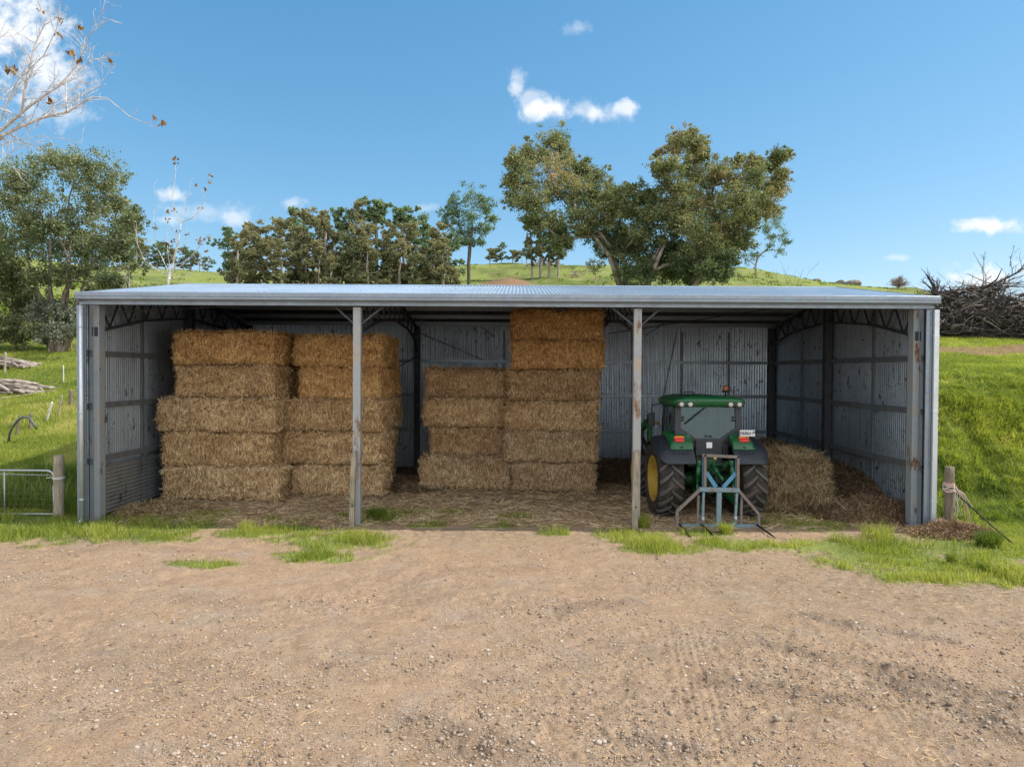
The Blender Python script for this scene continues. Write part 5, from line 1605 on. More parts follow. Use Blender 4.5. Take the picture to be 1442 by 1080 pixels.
def build_fork():
    """three-point bale fork standing behind the tractor"""
    Yf = 15.22
    c = at(1011, 690, Yf)
    base = Vector((c.x, Yf, 0))
    rt = empty('bale_fork', base)
    tag(rt, 'faded blue and rusty bale fork frame standing behind the green tractor', 'bale fork')

    def P(px, py, dy=0.0):
        p = at(px, py, Yf + dy); return Vector((p.x - base.x, p.y - base.y, p.z))
    def bar(name, pts, w, d, mat, label=None):
        m = MB()
        for a, b in zip(pts[:-1], pts[1:]): m.beam(a, b, w, d, (0, 1, 0))
        return m.build(name, mat, rt, bevel=.006, label=label)
    bl, ru, br = MT['blue_steel'], MT['rust_steel'], MT['blue_bright']
    bar('upright', [P(992.5, 688), P(992.8, 639.5)], .055, .07, ru); bar('upright', [P(1038.7, 687), P(1039.3, 641.5)], .055, .07, ru)
    bar('upright', [P(989.8, 691.5, .06), P(990.5, 639, .06)], .03, .05, br); bar('upright', [P(1036, 691, .06), P(1036.2, 646, .06)], .025, .05, br)
    bar('top_bar', [P(989, 641), P(1041, 643.4)], .06, .07, ru)
    bar('middle_bar', [P(984.5, 688.8), P(1041, 690)], .095, .08, bl)
    bar('diagonal_brace', [P(994.5, 665, .02), P(1008.5, 686, .02)], .085, .02, br); bar('diagonal_brace', [P(1036.5, 666, .02), P(1018.5, 686, .02)], .085, .02, br)
    bar('centre_upright', [P(1012.5, 693), P(1011.5, 740)], .10, .08, bl)
    bar('inner_upright', [P(990.7, 693), P(989.2, 740)], .05, .06, bl); bar('inner_upright', [P(1037.5, 694), P(1034.8, 740)], .05, .06, bl)
    for (a, b) in ((990, 728), (1036, 727)):
        m = MB(); m.tube([P(a, b, -.05), P(a, b + 6, -.05)], .034, 8); m.build('link_pin', MT['zinc'], rt)
    bar('wing_frame', [P(986, 689), P(953.2, 719.5), P(953, 741)], .065, .07, ru); bar('wing_frame', [P(1040, 690.5), P(1068.5, 724), P(1067.5, 742)], .06, .07, ru)
    bar('wing_brace', [P(983.5, 697, .04), P(982, 740, .04)], .05, .05, ru); bar('wing_brace', [P(1044.5, 697, .04), P(1043, 740, .04)], .05, .05, ru)
    bar('base_bar', [P(951, 741.5), P(1070, 742)], .12, .12, bl)
    for (a, b) in ((957, 741), (988, 742), (1066, 743)):
        m = MB(); p0 = P(a, b, -.06); p0.z = .07
        end = Vector((p0.x + random.uniform(-.03, .03), p0.y - 1.1, .035))
        m.tube([p0, p0.lerp(end, .7), end], [.021, .020, .006], 8); m.build('tine', MT['black_metal'], rt)
    return rt


build_fork()

# ------------------------------------------------------------------ trees
def px_clumps(base_y, lst, ox, oy, sc_, depth, seed, grow=1.12):
    """crown lumps given by where they stand and how big they are; depth spread makes the crown round"""
    r = random.Random(seed)
    out = []
    for (cx, cy, cr) in lst:
        px, py, pr = ox + cx / sc_, oy + cy / sc_, cr / sc_
        Y = base_y + r.uniform(-depth, depth)
        out.append((at(px, py, Y), pr * Y / 1000.0 * grow))
    return out


def big_gum_left():
    Y = 43.0
    L = [(20, 250, 30), (55, 240, 28), (80, 226, 22), (108, 230, 25), (137, 240, 28), (158, 256, 20), (142, 268, 24), (105, 255, 25), (20, 290, 30), (60, 280, 25), (95, 300, 25), (130, 297, 28),
         (166, 288, 16), (185, 305, 17), (188, 322, 17), (165, 320, 22), (130, 335, 28), (90, 345, 28), (50, 335, 30), (10, 340, 30), (194, 345, 13), (175, 362, 20), (140, 372, 25), (100, 380, 22), (60, 385, 25), (20, 380, 22),
         (192, 376, 12), (150, 398, 16), (-15, 300, 34), (-25, 345, 34), (-10, 380, 26), (30, 265, 25), (75, 320, 20), (110, 318, 18), (168, 395, 14), (40, 310, 22), (120, 352, 22), (155, 345, 20), (180, 338, 12)]
    cl = px_clumps(Y, L, 0, 0, 1, 3.0, 1)
    base = gnd(84, 497); Y = base.y
    tr = [base + Vector((0, 0, -.3)), at(83, 470, Y), at(86, 440, Y), at(90, 415, Y)]
    cl = px_clumps(Y, L, 0, 0, 1, 2.8, 1)
    top = at(80, 215, Y).z
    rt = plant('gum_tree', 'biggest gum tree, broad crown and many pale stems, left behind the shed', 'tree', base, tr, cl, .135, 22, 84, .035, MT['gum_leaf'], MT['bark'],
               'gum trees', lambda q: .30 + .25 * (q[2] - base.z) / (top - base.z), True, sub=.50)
    # secondary stems rising side by side from the base
    mb = MB()
    for (a, b, c) in (((78, 495), (60, 430), (40, 370)), ((90, 496), (108, 430), (128, 370)), ((86, 495), (95, 410), (100, 330)), ((82, 495), (70, 400), (72, 300)), ((88, 495), (120, 440), (160, 390))):
        pts = [at(a[0], a[1] + 3, Y) - base, at(b[0], b[1], Y + .3) - base, at(c[0], c[1], Y + .5) - base]
        mb.tube(pts, [.15, .10, .045], 7)
    mb.build('stem', MT['bark'], rt)


big_gum_left()


def bronze_trees():
    LL = [(300, 95, 52), (190, 165, 52), (112, 180, 36), (120, 250, 45), (92, 290, 36), (100, 370, 38), (170, 290, 66), (270, 235, 76), (370, 240, 66), (430, 215, 38), (490, 262, 44), (200, 385, 76), (300, 345, 78), (400, 330, 76),
          (480, 365, 58), (255, 470, 56), (320, 520, 56), (205, 465, 40), (335, 565, 36), (400, 450, 58), (560, 335, 52), (620, 370, 56), (655, 320, 34), (550, 430, 58), (480, 480, 58), (600, 500, 66), (560, 590, 62), (640, 600, 66), (700, 430, 66),
          (700, 510, 66), (640, 700, 56), (735, 365, 40), (460, 300, 40), (340, 160, 40), (250, 160, 40), (700, 345, 46), (735, 430, 56), (620, 555, 58), (680, 570, 58), (520, 540, 56), (600, 420, 50), (440, 520, 46)]
    RL = [(900, 90, 46), (860, 130, 46), (950, 120, 46), (990, 158, 30), (788, 150, 22), (778, 220, 32), (840, 210, 56), (920, 210, 66), (820, 300, 46), (880, 320, 66), (960, 290, 66), (1050, 240, 56), (1150, 190, 28), (1205, 200, 34),
          (1120, 280, 66), (1220, 270, 56), (1335, 160, 38), (1295, 205, 46), (1345, 255, 30), (1310, 310, 46), (1240, 360, 66), (1130, 370, 76), (1020, 370, 76), (920, 410, 76), (850, 460, 66), (950, 510, 76), (1050, 480, 76), (1160, 470, 66),
          (1240, 450, 46), (1290, 410, 36), (1150, 555, 56), (1060, 580, 66), (960, 620, 66), (860, 580, 66), (800, 550, 46), (780, 650, 66), (860, 700, 56), (1000, 690, 56), (1070, 700, 46), (1090, 640, 46), (720, 640, 52), (720, 705, 52), (925, 725, 36), (760, 420, 50), (1100, 520, 60), (1000, 560, 60), (900, 650, 60), (1190, 420, 50), (840, 400, 56), (820, 640, 56), (960, 690, 50), (1040, 650, 50)]
    for (L, fx, fy, Y, seed, label, stems) in (
            (LL, 868, 372, 38.5, 2, 'left one of two big bronze-tipped trees behind the shed, leaning left', [((878, 420), (858, 360), (830, 325)), ((884, 420), (880, 370), (850, 335))]),
            (RL, 910, 385, 37.0, 3, 'right one of two big bronze-tipped trees behind the shed, leaning right', [((905, 420), (922, 375), (940, 335)), ((968, 420), (985, 390), (1010, 360))])):
        cl = px_clumps(Y, L, 690, 170, 3.277, 2.0, seed, 1.27)
        b = at(fx + 12, 520, Y); b.z = gz(b.x, b.y)
        tr = [b + Vector((0, 0, -.3)), at(fx + 10, 440, Y), at(fx + 5, 410, Y), at(fx, fy, Y)]
        zt = at(900, 190, Y).z

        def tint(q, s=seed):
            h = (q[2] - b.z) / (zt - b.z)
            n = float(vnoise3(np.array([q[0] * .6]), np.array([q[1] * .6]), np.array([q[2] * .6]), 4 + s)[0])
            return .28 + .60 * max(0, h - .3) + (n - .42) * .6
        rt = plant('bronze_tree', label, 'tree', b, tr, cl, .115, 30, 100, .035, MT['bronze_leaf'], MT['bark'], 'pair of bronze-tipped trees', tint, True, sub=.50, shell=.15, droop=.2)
        mb = MB()
        for st in stems:
            mb.tube([at(p[0], p[1], Y - .3) - b for p in st], [.17, .12, .06], 7)
        mb.build('stem', MT['bark'], rt)


bronze_trees()


def gum_proto(kind, seed, h):
    """branch tips (with the size of their leaf spray) and trunk of one gum of the row, standing at the origin"""
    r = random.Random(seed * 31 + 5)
    cl = []
    lo, wid, nl, spr = {'bushy': (.16, .26, 17, .042), 'slender': (.22, .155, 15, .036), 'lollipop': (.72, .14, 8, .032), 'open': (.30, .27, 13, .042), 'shrub': (.12, .62, 11, .10)}[kind]
    lean = r.uniform(-.05, .05) * h
    tr = [Vector((0, 0, -.5)), Vector((lean * .3, r.uniform(-.2, .2), h * .25)), Vector((lean * .7, r.uniform(-.3, .3), h * .5))]
    top = h * (.60 if kind in ('bushy', 'open', 'shrub') else .74)
    tr.append(Vector((lean, 0, top)))
    for k in range(nl):
        z0 = h * (lo + (.88 - lo) * (k + r.random()) / nl)
        a = r.uniform(0, 2 * PI) if kind != 'lollipop' else k * 2.4
        prof = math.sin(min(1, (1.04 - z0 / h) * 1.9) * PI / 2) * (.55 + .45 * min(1, (z0 / h - lo + .12) / .2))
        L = wid * h * prof * r.uniform(.45, 1.25)
        rise = r.uniform(.15, .75) * L + (.06 * h if z0 > .7 * h else 0)
        ax = lean * z0 / h
        for q in range(r.randint(6, 10)):
            t = r.uniform(.35, 1.05)
            p = Vector((ax + math.cos(a) * L * t + r.gauss(0, .03) * h, math.sin(a) * L * t + r.gauss(0, .03) * h, z0 + rise * t + r.gauss(0, .022) * h))
            p.z = min(p.z, h * .975)
            cl.append((p, h * spr * r.uniform(.4, 1.05)))
    cl.append((Vector((lean, 0, h * .97)), h * spr))
    return cl, tr


ORD = ['first', 'second', 'third', 'fourth', 'fifth', 'sixth', 'seventh', 'eighth', 'ninth', 'tenth', 'eleventh', 'twelfth', 'thirteenth', 'fourteenth', 'fifteenth', 'sixteenth', 'seventeenth', 'eighteenth']
PROTO = {}


def proto(kind, seed, h, mat, leaf=.30, nsub=3, nleaf=44):
    cl, tr = gum_proto(kind, seed, h)
    rt = empty('gum_tree' if kind != 'shrub' else 'bush', (0, 0, 0))
    n = len(cl)
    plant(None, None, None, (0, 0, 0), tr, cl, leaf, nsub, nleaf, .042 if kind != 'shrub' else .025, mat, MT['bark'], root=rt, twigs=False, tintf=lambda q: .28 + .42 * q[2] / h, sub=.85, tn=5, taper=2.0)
    PROTO[(kind, seed)] = [rt, False]
    return rt


def put(kind, seed, loc, s, rz, label, group, cat='tree', sx=1.0):
    rt, used = PROTO[(kind, seed)]
    o = rt if not used else copy_tree(rt)
    PROTO[(kind, seed)][1] = True
    o.location = loc; o.scale = (s * sx, s * sx, s); o.rotation_euler = (0, 0, rz)
    tag(o, label, cat, group)
    return o


def tree_row():
    for k, (kind, seed, mat) in enumerate((('bushy', 1, 'far_leaf'), ('bushy', 2, 'dark_leaf'), ('slender', 3, 'far_leaf'), ('slender', 4, 'far_leaf'), ('lollipop', 5, 'dark_leaf'), ('open', 6, 'dark_leaf'), ('shrub', 7, 'far_leaf'), ('open', 8, 'far_leaf'), ('slender', 9, 'gum_leaf'))):
        proto(kind, seed, 5.0 if kind == 'shrub' else 15.0, MT[mat])
    row = [  # px, top py, distance, kind, seed, label
        (326, 322, 112, 'bushy', 2, 'rounded dark tree at the left end of the gum row'),
        (347, 318, 108, 'bushy', 1, 'second tree of the gum row from its left end, rounded and olive'),
        (366, 309, 112, 'bushy', 1, 'dense brownish tree just left of the spreading olive one in the gum row'),
        (386, 306, 104, 'open', 8, 'olive spreading tree in the left part of the gum row'),
        (407, 292, 116, 'open', 6, 'dark open-topped tree rising behind the left part of the gum row'),
        (424, 318, 104, 'slender', 3, 'short slender tree between the dark open-topped tree and the tall pair of the gum row'),
        (440, 291, 110, 'bushy', 1, 'left one of the tall dense pair in the middle of the gum row'),
        (458, 297, 104, 'slender', 4, 'slender brown tree in front of the tall dense pair of the gum row'),
        (473, 295, 112, 'bushy', 2, 'right one of the tall dense pair in the middle of the gum row'),
        (486, 322, 102, 'slender', 9, 'lower slender tree just right of the tall dense pair of the gum row'),
        (500, 282, 112, 'slender', 3, 'tall tree with a knobbed top in the middle of the gum row'),
        (511, 310, 104, 'bushy', 1, 'olive bushy tree left below the bare-trunked one of the gum row'),
        (530, 281, 116, 'lollipop', 5, 'tallest bare-trunked tree with a small round top in the gum row'),
        (545, 313, 104, 'slender', 4, 'slender tree just right of the small round-topped one of the gum row'),
        (557, 320, 110, 'slender', 9, 'thin pale tree in the right half of the gum row'),
        (571, 291, 116, 'lollipop', 5, 'bare-trunked tree with a flat lopsided top in the right half of the gum row'),
        (585, 315, 104, 'open', 8, 'olive open tree in the right half of the gum row'),
        (603, 301, 114, 'open', 6, 'dark leaning tree near the right end of the gum row'),
        (617, 312, 104, 'slender', 3, 'slender tree third from the right end of the gum row'),
        (630, 330, 108, 'bushy', 2, 'bushy tree at the right end of the gum row')]
    for i, (px, py, Y, kind, seed, lab) in enumerate(row):
        b = at(px, 420, Y); b.z = gz(b.x, Y)
        top = at(px, py, Y).z
        put(kind, seed, b, (top - b.z) / 15.0, i * 1.7, lab, 'gum trees in a row on the hillside', 'tree', 1.0 if kind != 'lollipop' else 1.15)
    # lower trees filling the row
    for i, px in enumerate((334, 356, 376, 396, 415, 431, 449, 466, 482, 494, 518, 537, 551, 564, 578, 594, 610, 624)):
        Y = 98 + (i * 5) % 7; b = at(px, 420, Y); b.z = gz(b.x, Y)
        top = at(px, 332 + (i * 17) % 24, Y).z
        k = (('slender', 4), ('open', 8), ('slender', 3), ('bushy', 1), ('slender', 9))[i % 5]
        put(k[0], k[1], b, (top - b.z) / 15.0, i * 1.1, 'lower brownish gum, %s from the left along the front of the hillside row' % ORD[i], 'lower gum trees in the row', 'tree', 1.15)
    # understorey
    for i, px in enumerate((338, 362, 398, 432, 466, 505, 540, 575, 600, 622, 636)):
        Y = 101 + (i * 7) % 5; b = at(px, 420, Y); b.z = gz(b.x, Y)
        top = at(px, 378 + (i * 13) % 14, Y).z
        put('shrub', 7, b, max(.5, (top - b.z) / 4.6), i * 2.1, 'olive bush, %s from the left at the foot of the gum row' % ORD[i], 'bushes under the gum row', 'bush')


tree_row()


def single_trees():
    # tall gum right of the row
    Y = 104.0
    L = [(1250, 130, 62), (1190, 160, 50), (1310, 140, 50), (1150, 200, 36), (1145, 250, 36), (1200, 220, 52), (1260, 210, 52), (1330, 180, 34), (1350, 225, 30), (1210, 290, 44), (1260, 280, 44), (1320, 270, 36), (1240, 330, 36), (1190, 340, 32), (1300, 330, 30)]
    b = gnd(660, 404, 80); Y = b.y
    cl = px_clumps(Y, L, 280, 240, 3.277, 2.0, 5)
    tr = [b + Vector((0, 0, -.4)), at(660, 370, Y), at(662, 345, Y), at(665, 322, Y)]
    plant('gum_tree', 'tall lone gum tree with dark bare trunk at right end of row', 'tree', b, tr, cl, .32, 16, 66, .09, MT['dark_leaf'], MT['dark_bark'], 'gum trees', lambda q: .4, True, sub=.50, taper=1.8)
    # thin gum right of the bronze trees
    L = [(1345, 420, 38), (1310, 470, 36), (1350, 530, 34), (1330, 600, 28), (1290, 580, 28), (1370, 560, 22), (1215, 620, 30), (1180, 640, 28), (1270, 500, 30), (1300, 540, 26)]
    b = gnd(1065, 391, 60); Y = b.y
    cl = px_clumps(Y, L, 690, 170, 3.277, 1.2, 6)
    tr = [b + Vector((0, 0, -.4)), at(1064, 384, Y), at(1064, 374, Y), at(1067, 362, Y)]
    plant('gum_tree', 'thin gum tree with open crown beside the right bronze-tipped tree', 'tree', b, tr, cl, .26, 13, 50, .08, MT['dark_leaf'], MT['bark'], 'gum trees', lambda q: .45, True, sub=.50, taper=1.9)
    # small trees along the crest
    for (px, py, top, kind, seed, lab) in ((706, 362, 341, 'bushy', 2, 'small dark round tree on the crest left of the bronze trees'), (741, 361, 339, 'open', 6, 'small pale open tree on the crest left of the bronze trees'),
                                           (690, 363, 352, 'shrub', 7, 'low bush on the crest right of the tall lone gum'), (722, 363, 354, 'shrub', 7, 'low bush on the crest between two small trees')):
        Y = 176.0; b = at(px, py, Y); b.z = gz(b.x, Y)
        t = at(px, top, Y).z
        put(kind, seed, b, max(.2, (t - b.z) / (15.0 if kind != 'shrub' else 4.6)), px, lab, 'small trees on the crest', 'tree' if kind != 'shrub' else 'bush', 1.0 if kind != 'shrub' else 1.2)
    for i, (px, top) in enumerate(((750, 300), (761, 292), (773, 296), (786, 302))):
        Y = 150.0; b = at(px, 368, Y); b.z = gz(b.x, Y)
        t = at(px, top, Y).z
        put('slender', 9, b, (t - b.z) / 15.0, i * 1.3, '%s from the left of four thin bare-trunked trees under the left bronze-tipped tree' % ORD[i], 'thin trees under the left bronze tree', 'tree', .8)
    # wooded ridge at the far left
    for i, (px, top) in enumerate(((172, 346), (184, 350), (196, 352), (208, 346), (221, 340), (233, 344), (246, 350), (258, 347), (269, 352), (281, 357), (292, 362))):
        Y = 186.0 + (i % 3) * 3; b = at(px, 385, Y); b.z = gz(b.x, Y)
        t = at(px, top, Y).z
        put(('open', 'bushy', 'slender')[i % 3], (8, 2, 3)[i % 3], b, max(.3, (t - b.z) / 15.0), i * 2.3, 'dark tree, %s from the left on the far ridge behind the bare sapling' % ORD[i], 'trees on the far left ridge', 'tree', 1.5)
    for i, (px, py, top) in enumerate(((5, 395, 352), (40, 398, 365), (160, 392, 372))):
        Y = 150.0; b = at(px, py, Y); b.z = gz(b.x, Y)
        put('bushy', 2, b, .5, i, 'small far tree, %s from the left of those seen through the biggest gum' % ORD[i], 'trees on the far left slope', 'tree', 1.2)
    b = gnd(318, 384, 90); put('shrub', 7, b, .9, 1, 'bright green bush at the left foot of the gum row', None, 'bush')
    # trees in the paddock at the left, below the biggest gum
    for (lst, bx, by, mat, lab, leaf, tt) in (
            ([(75, 440, 20), (60, 455, 20), (92, 452, 18), (78, 468, 18), (50, 440, 16), (100, 440, 14), (66, 428, 15), (92, 470, 12), (58, 470, 14), (85, 440, 16), (104, 462, 12), (70, 480, 10)], 70, 488, 'grey_leaf', 'silver grey rounded shrub tree close left of the shed eave', .13, .5),
            ([(10, 430, 24), (-10, 450, 26), (25, 450, 18), (10, 465, 18), (-15, 415, 22), (30, 425, 15), (20, 405, 20), (-20, 470, 20), (45, 468, 14), (38, 440, 18), (48, 420, 16), (5, 400, 22), (0, 478, 14), (30, 478, 12)], 22, 492, 'gum_leaf', 'bushy green tree at the left edge below the biggest gum', .14, .5),
            ([(115, 425, 14), (125, 440, 14), (105, 455, 14), (140, 425, 14), (165, 410, 12), (128, 410, 12), (118, 470, 12)], 100, 490, 'gum_leaf', 'low leafy tree half hidden behind the shed left end', .14, .35)):
        b = gnd(bx, by + (8 if mat == 'grey_leaf' else 2), 24, 70); Y = b.y
        cl = px_clumps(Y, lst, 0, 0, 1, 1.0, bx + 40)
        tr = [b + Vector((0, 0, -.3)), at(bx, by - 14, Y), at(bx + 2, by - 26, Y)]
        plant('paddock_tree', lab, 'tree', b, tr, cl, leaf, 18, 60, .025, MT[mat], MT['bark'], None, lambda q, t_=tt: t_, True, sub=.50, taper=1.9)
    # small dark bush under the left bronze tree and hill shrubs
    b = gnd(838, 392, 50, 110); Y = b.y
    cl = px_clumps(Y, [(838, 368, 9), (828, 374, 7), (846, 376, 8), (838, 380, 8)], 0, 0, 1, .6, 9)
    plant('paddock_tree', 'small bushy tree standing below the left bronze-tipped tree', 'tree', b, [b, at(839, 388, Y), at(838, 383, Y)], cl, .22, 10, 30, .04, MT['gum_leaf'], MT['bark'], None, lambda q: .45, False)
    # grey bare round tree on the right crest
    b = gnd(1265, 407, 80); Y = b.y
    mb = MB(); rt = empty('bare_tree', b); tag(rt, 'small grey leafless round tree on the crest left of the dead brush pile', 'tree')
    r = random.Random(3)
    h = (at(1265, 386, Y).z - b.z)
    for k in range(150):
        a = r.uniform(0, 2 * PI); e = r.uniform(.1, 1.45)
        l = h * r.uniform(.55, .98)
        e_ = Vector((math.cos(a) * math.cos(e) * l * .8, math.sin(a) * math.cos(e) * l * .8, h * .12 + math.sin(e) * l * .88))
        m_ = e_ * .5 + Vector((0, 0, h * .1))
        mb.tube([(0, 0, h * .12), m_, e_], [.07, .045, .02], 3, 0, True, False)
        for q in range(4):
            s_ = m_.lerp(e_, r.random()); f_ = s_ + Vector((r.gauss(0, 1), r.gauss(0, 1), r.gauss(.3, .8))) * h * .11
            mb.tube([s_, f_], [.035, .015], 3, 0, True, False)
    mb.build('twigs', MT['grey_log'], rt)
    mb = MB(); mb.tube([(0, 0, -.3), (0, 0, h * .25)], [.25, .15], 6); mb.build('trunk', MT['bark'], rt)


single_trees()


# ------------------------------------------------------------------ leafless trees
def twiggy(mb, p0, p1, r0, r1, lvl, rnd, n_side=5, bend=.12, up=.15, tips=None, len_f=.45):
    """a wandering branch from p0 to p1 with side shoots"""
    d = p1 - p0; L = d.length
    pts = []; n = 6
    off = Vector((0, 0, 0))
    for i in range(n + 1):
        t = i / n
        if 0 < i: off += Vector((rnd.uniform(-1, 1), rnd.uniform(-1, 1), rnd.uniform(-1, 1))) * L * bend / n
        pts.append(p0 + d * t + off)
    mb.tube(pts, [r0 + (r1 - r0) * i / n for i in range(n + 1)], 6 if r0 > .02 else 4, 0, True, False)
    if tips is not None and lvl <= 1: tips.append(pts[-1])
    if lvl <= 0: return
    for k in range(n_side):
        t = rnd.uniform(.2, .98); i = min(n - 1, int(t * n)); p = pts[i].lerp(pts[i + 1], t * n - i)
        dd = d.normalized() + Vector((rnd.uniform(-1, 1), rnd.uniform(-1, 1), rnd.uniform(-.6, 1) + up)) * 1.0
        dd.normalize()
        l = L * rnd.uniform(.22, len_f) * (1.1 - .4 * t)
        r = (r0 + (r1 - r0) * t) * .55
        twiggy(mb, p, p + dd * l, r, max(.003, r * .35), lvl - 1, rnd, max(2, n_side - 1), bend * 1.3, up, tips, len_f)


def leafy_tips(tips, n, size, mat, rt, rnd):
    pick = [tips[rnd.randrange(len(tips))] for _ in range(n)]
    C = np.array([list(p) for p in pick])
    V, f, t = leaves(C, np.full(len(C), size * .9), 6, size, .8, .5, .3)
    link('crown', np_mesh('crown', V, f, {'tint': t}), mat, rt)


def overhanging_tree():
    Y = 13.0; rnd = random.Random(4)
    base = Vector((at(-330, 700, Y).x, Y, 0)); base.z = gz(base.x, Y)
    rt = empty('bare_tree', base); tag(rt, 'leafless pale-barked tree whose twiggy branches reach in at the upper left', 'tree')
    A = lambda px, py, dy=0.0: at(px, py, Y + dy) - base
    tips = []
    mb = MB()
    mb.tube([(0, 0, -.3), (.05, 0, 2.0), (.1, .05, 4.0), A(-300, 190), A(-280, 90)], [.21, .17, .15, .13, .10], 10)
    mb.tube([(.1, .05, 4.0), A(-240, 260), A(-120, 225), A(-40, 204), A(2, 193)], [.10, .085, .07, .06, .05], 8)
    mb.tube([A(-280, 90), A(-300, -60), A(-290, -160)], [.10, .07, .03], 8)
    for (q, e) in (((-300, -60), (-180, -190)), ((-280, 60), (-420, -60)), ((-290, 0), (-150, -80))):
        twiggy(mb, A(*q), A(*e), .05, .015, 3, rnd, 5)
    def limb(pts, r0, r1, dy=0.0, side=True, lv=1, ns=4, lf=.40):
        P = [A(p[0], p[1], dy * (i / (len(pts) - 1))) for i, p in enumerate(pts)]
        n = len(P)
        mb.tube(P, [r0 + (r1 - r0) * i / (n - 1) for i in range(n)], 7, 0, True, False)
        tips.append(P[-1])
        if side:
            for i in range(n - 1):
                d = (P[i + 1] - P[i])
                for k in range(ns):
                    p = P[i].lerp(P[i + 1], rnd.random()); rr = r0 + (r1 - r0) * i / (n - 1)
                    e = p + (d.normalized() * .5 + Vector((rnd.uniform(-1, 1), rnd.uniform(-.6, .6), rnd.uniform(-.7, 1.2)))).normalized() * rnd.uniform(.18, lf + .15)
                    twiggy(mb, p, e, min(.012, rr * .5), .003, lv, rnd, 3, .2, .1, tips, .6)
    limb([(0, 193), (30, 178), (60, 166), (95, 158), (112, 147), (130, 137)], .030, .014, .3)
    limb([(130, 137), (150, 138), (165, 150), (182, 164), (200, 172), (222, 181)], .010, .004, .1, False)
    limb([(183, 164), (190, 160), (195, 152)], .005, .003, 0, False); limb([(205, 174), (212, 172), (218, 166)], .005, .003, 0, False)
    limb([(0, 185), (20, 168), (30, 160), (36, 120), (40, 100), (48, 66), (62, 36), (58, 14)], .030, .006, -.4)
    limb([(30, 160), (52, 142), (80, 124), (95, 108), (110, 92), (118, 70), (128, 48), (145, 32), (145, 14)], .020, .005, .2)
    limb([(95, 158), (93, 140), (93, 117), (112, 98), (132, 84), (152, 86)], .013, .005, .4)
    limb([(0, 172), (12, 140), (25, 112), (40, 100)], .014, .008, -.2)
    limb([(40, 100), (62, 78), (80, 40), (82, 22)], .010, .004, -.3)
    limb([(60, 166), (85, 150), (110, 138), (135, 122), (146, 112)], .010, .004, .6)
    limb([(0, 205), (30, 196), (60, 192), (90, 196), (118, 202)], .007, .003, .5, True, 0)
    limb([(4, 195), (4, 212), (8, 222), (20, 212), (34, 200), (58, 202)], .009, .003, -.3)
    limb([(-30, 150), (0, 140), (20, 122), (40, 112)], .014, .006, .5); limb([(-40, 90), (-10, 60), (12, 45), (20, 55)], .012, .004, .2)
    mb.build('trunk', MT['pale_bark'], rt)
    spots = [(57, 17), (86, 30), (100, 75), (11, 100), (24, 105), (71, 142), (110, 86), (112, 38), (154, 85), (80, 48), (216, 166), (228, 174), (20, 97)]
    C = np.array([list(A(x, y, .05)) for x, y in spots])
    V, f, t = leaves(C, np.full(len(C), .055), 5, .11, .8, .5, .35)
    link('leaves', np_mesh('leaves', V, f, {'tint': t}), MT['autumn_leaf'], rt)


overhanging_tree()


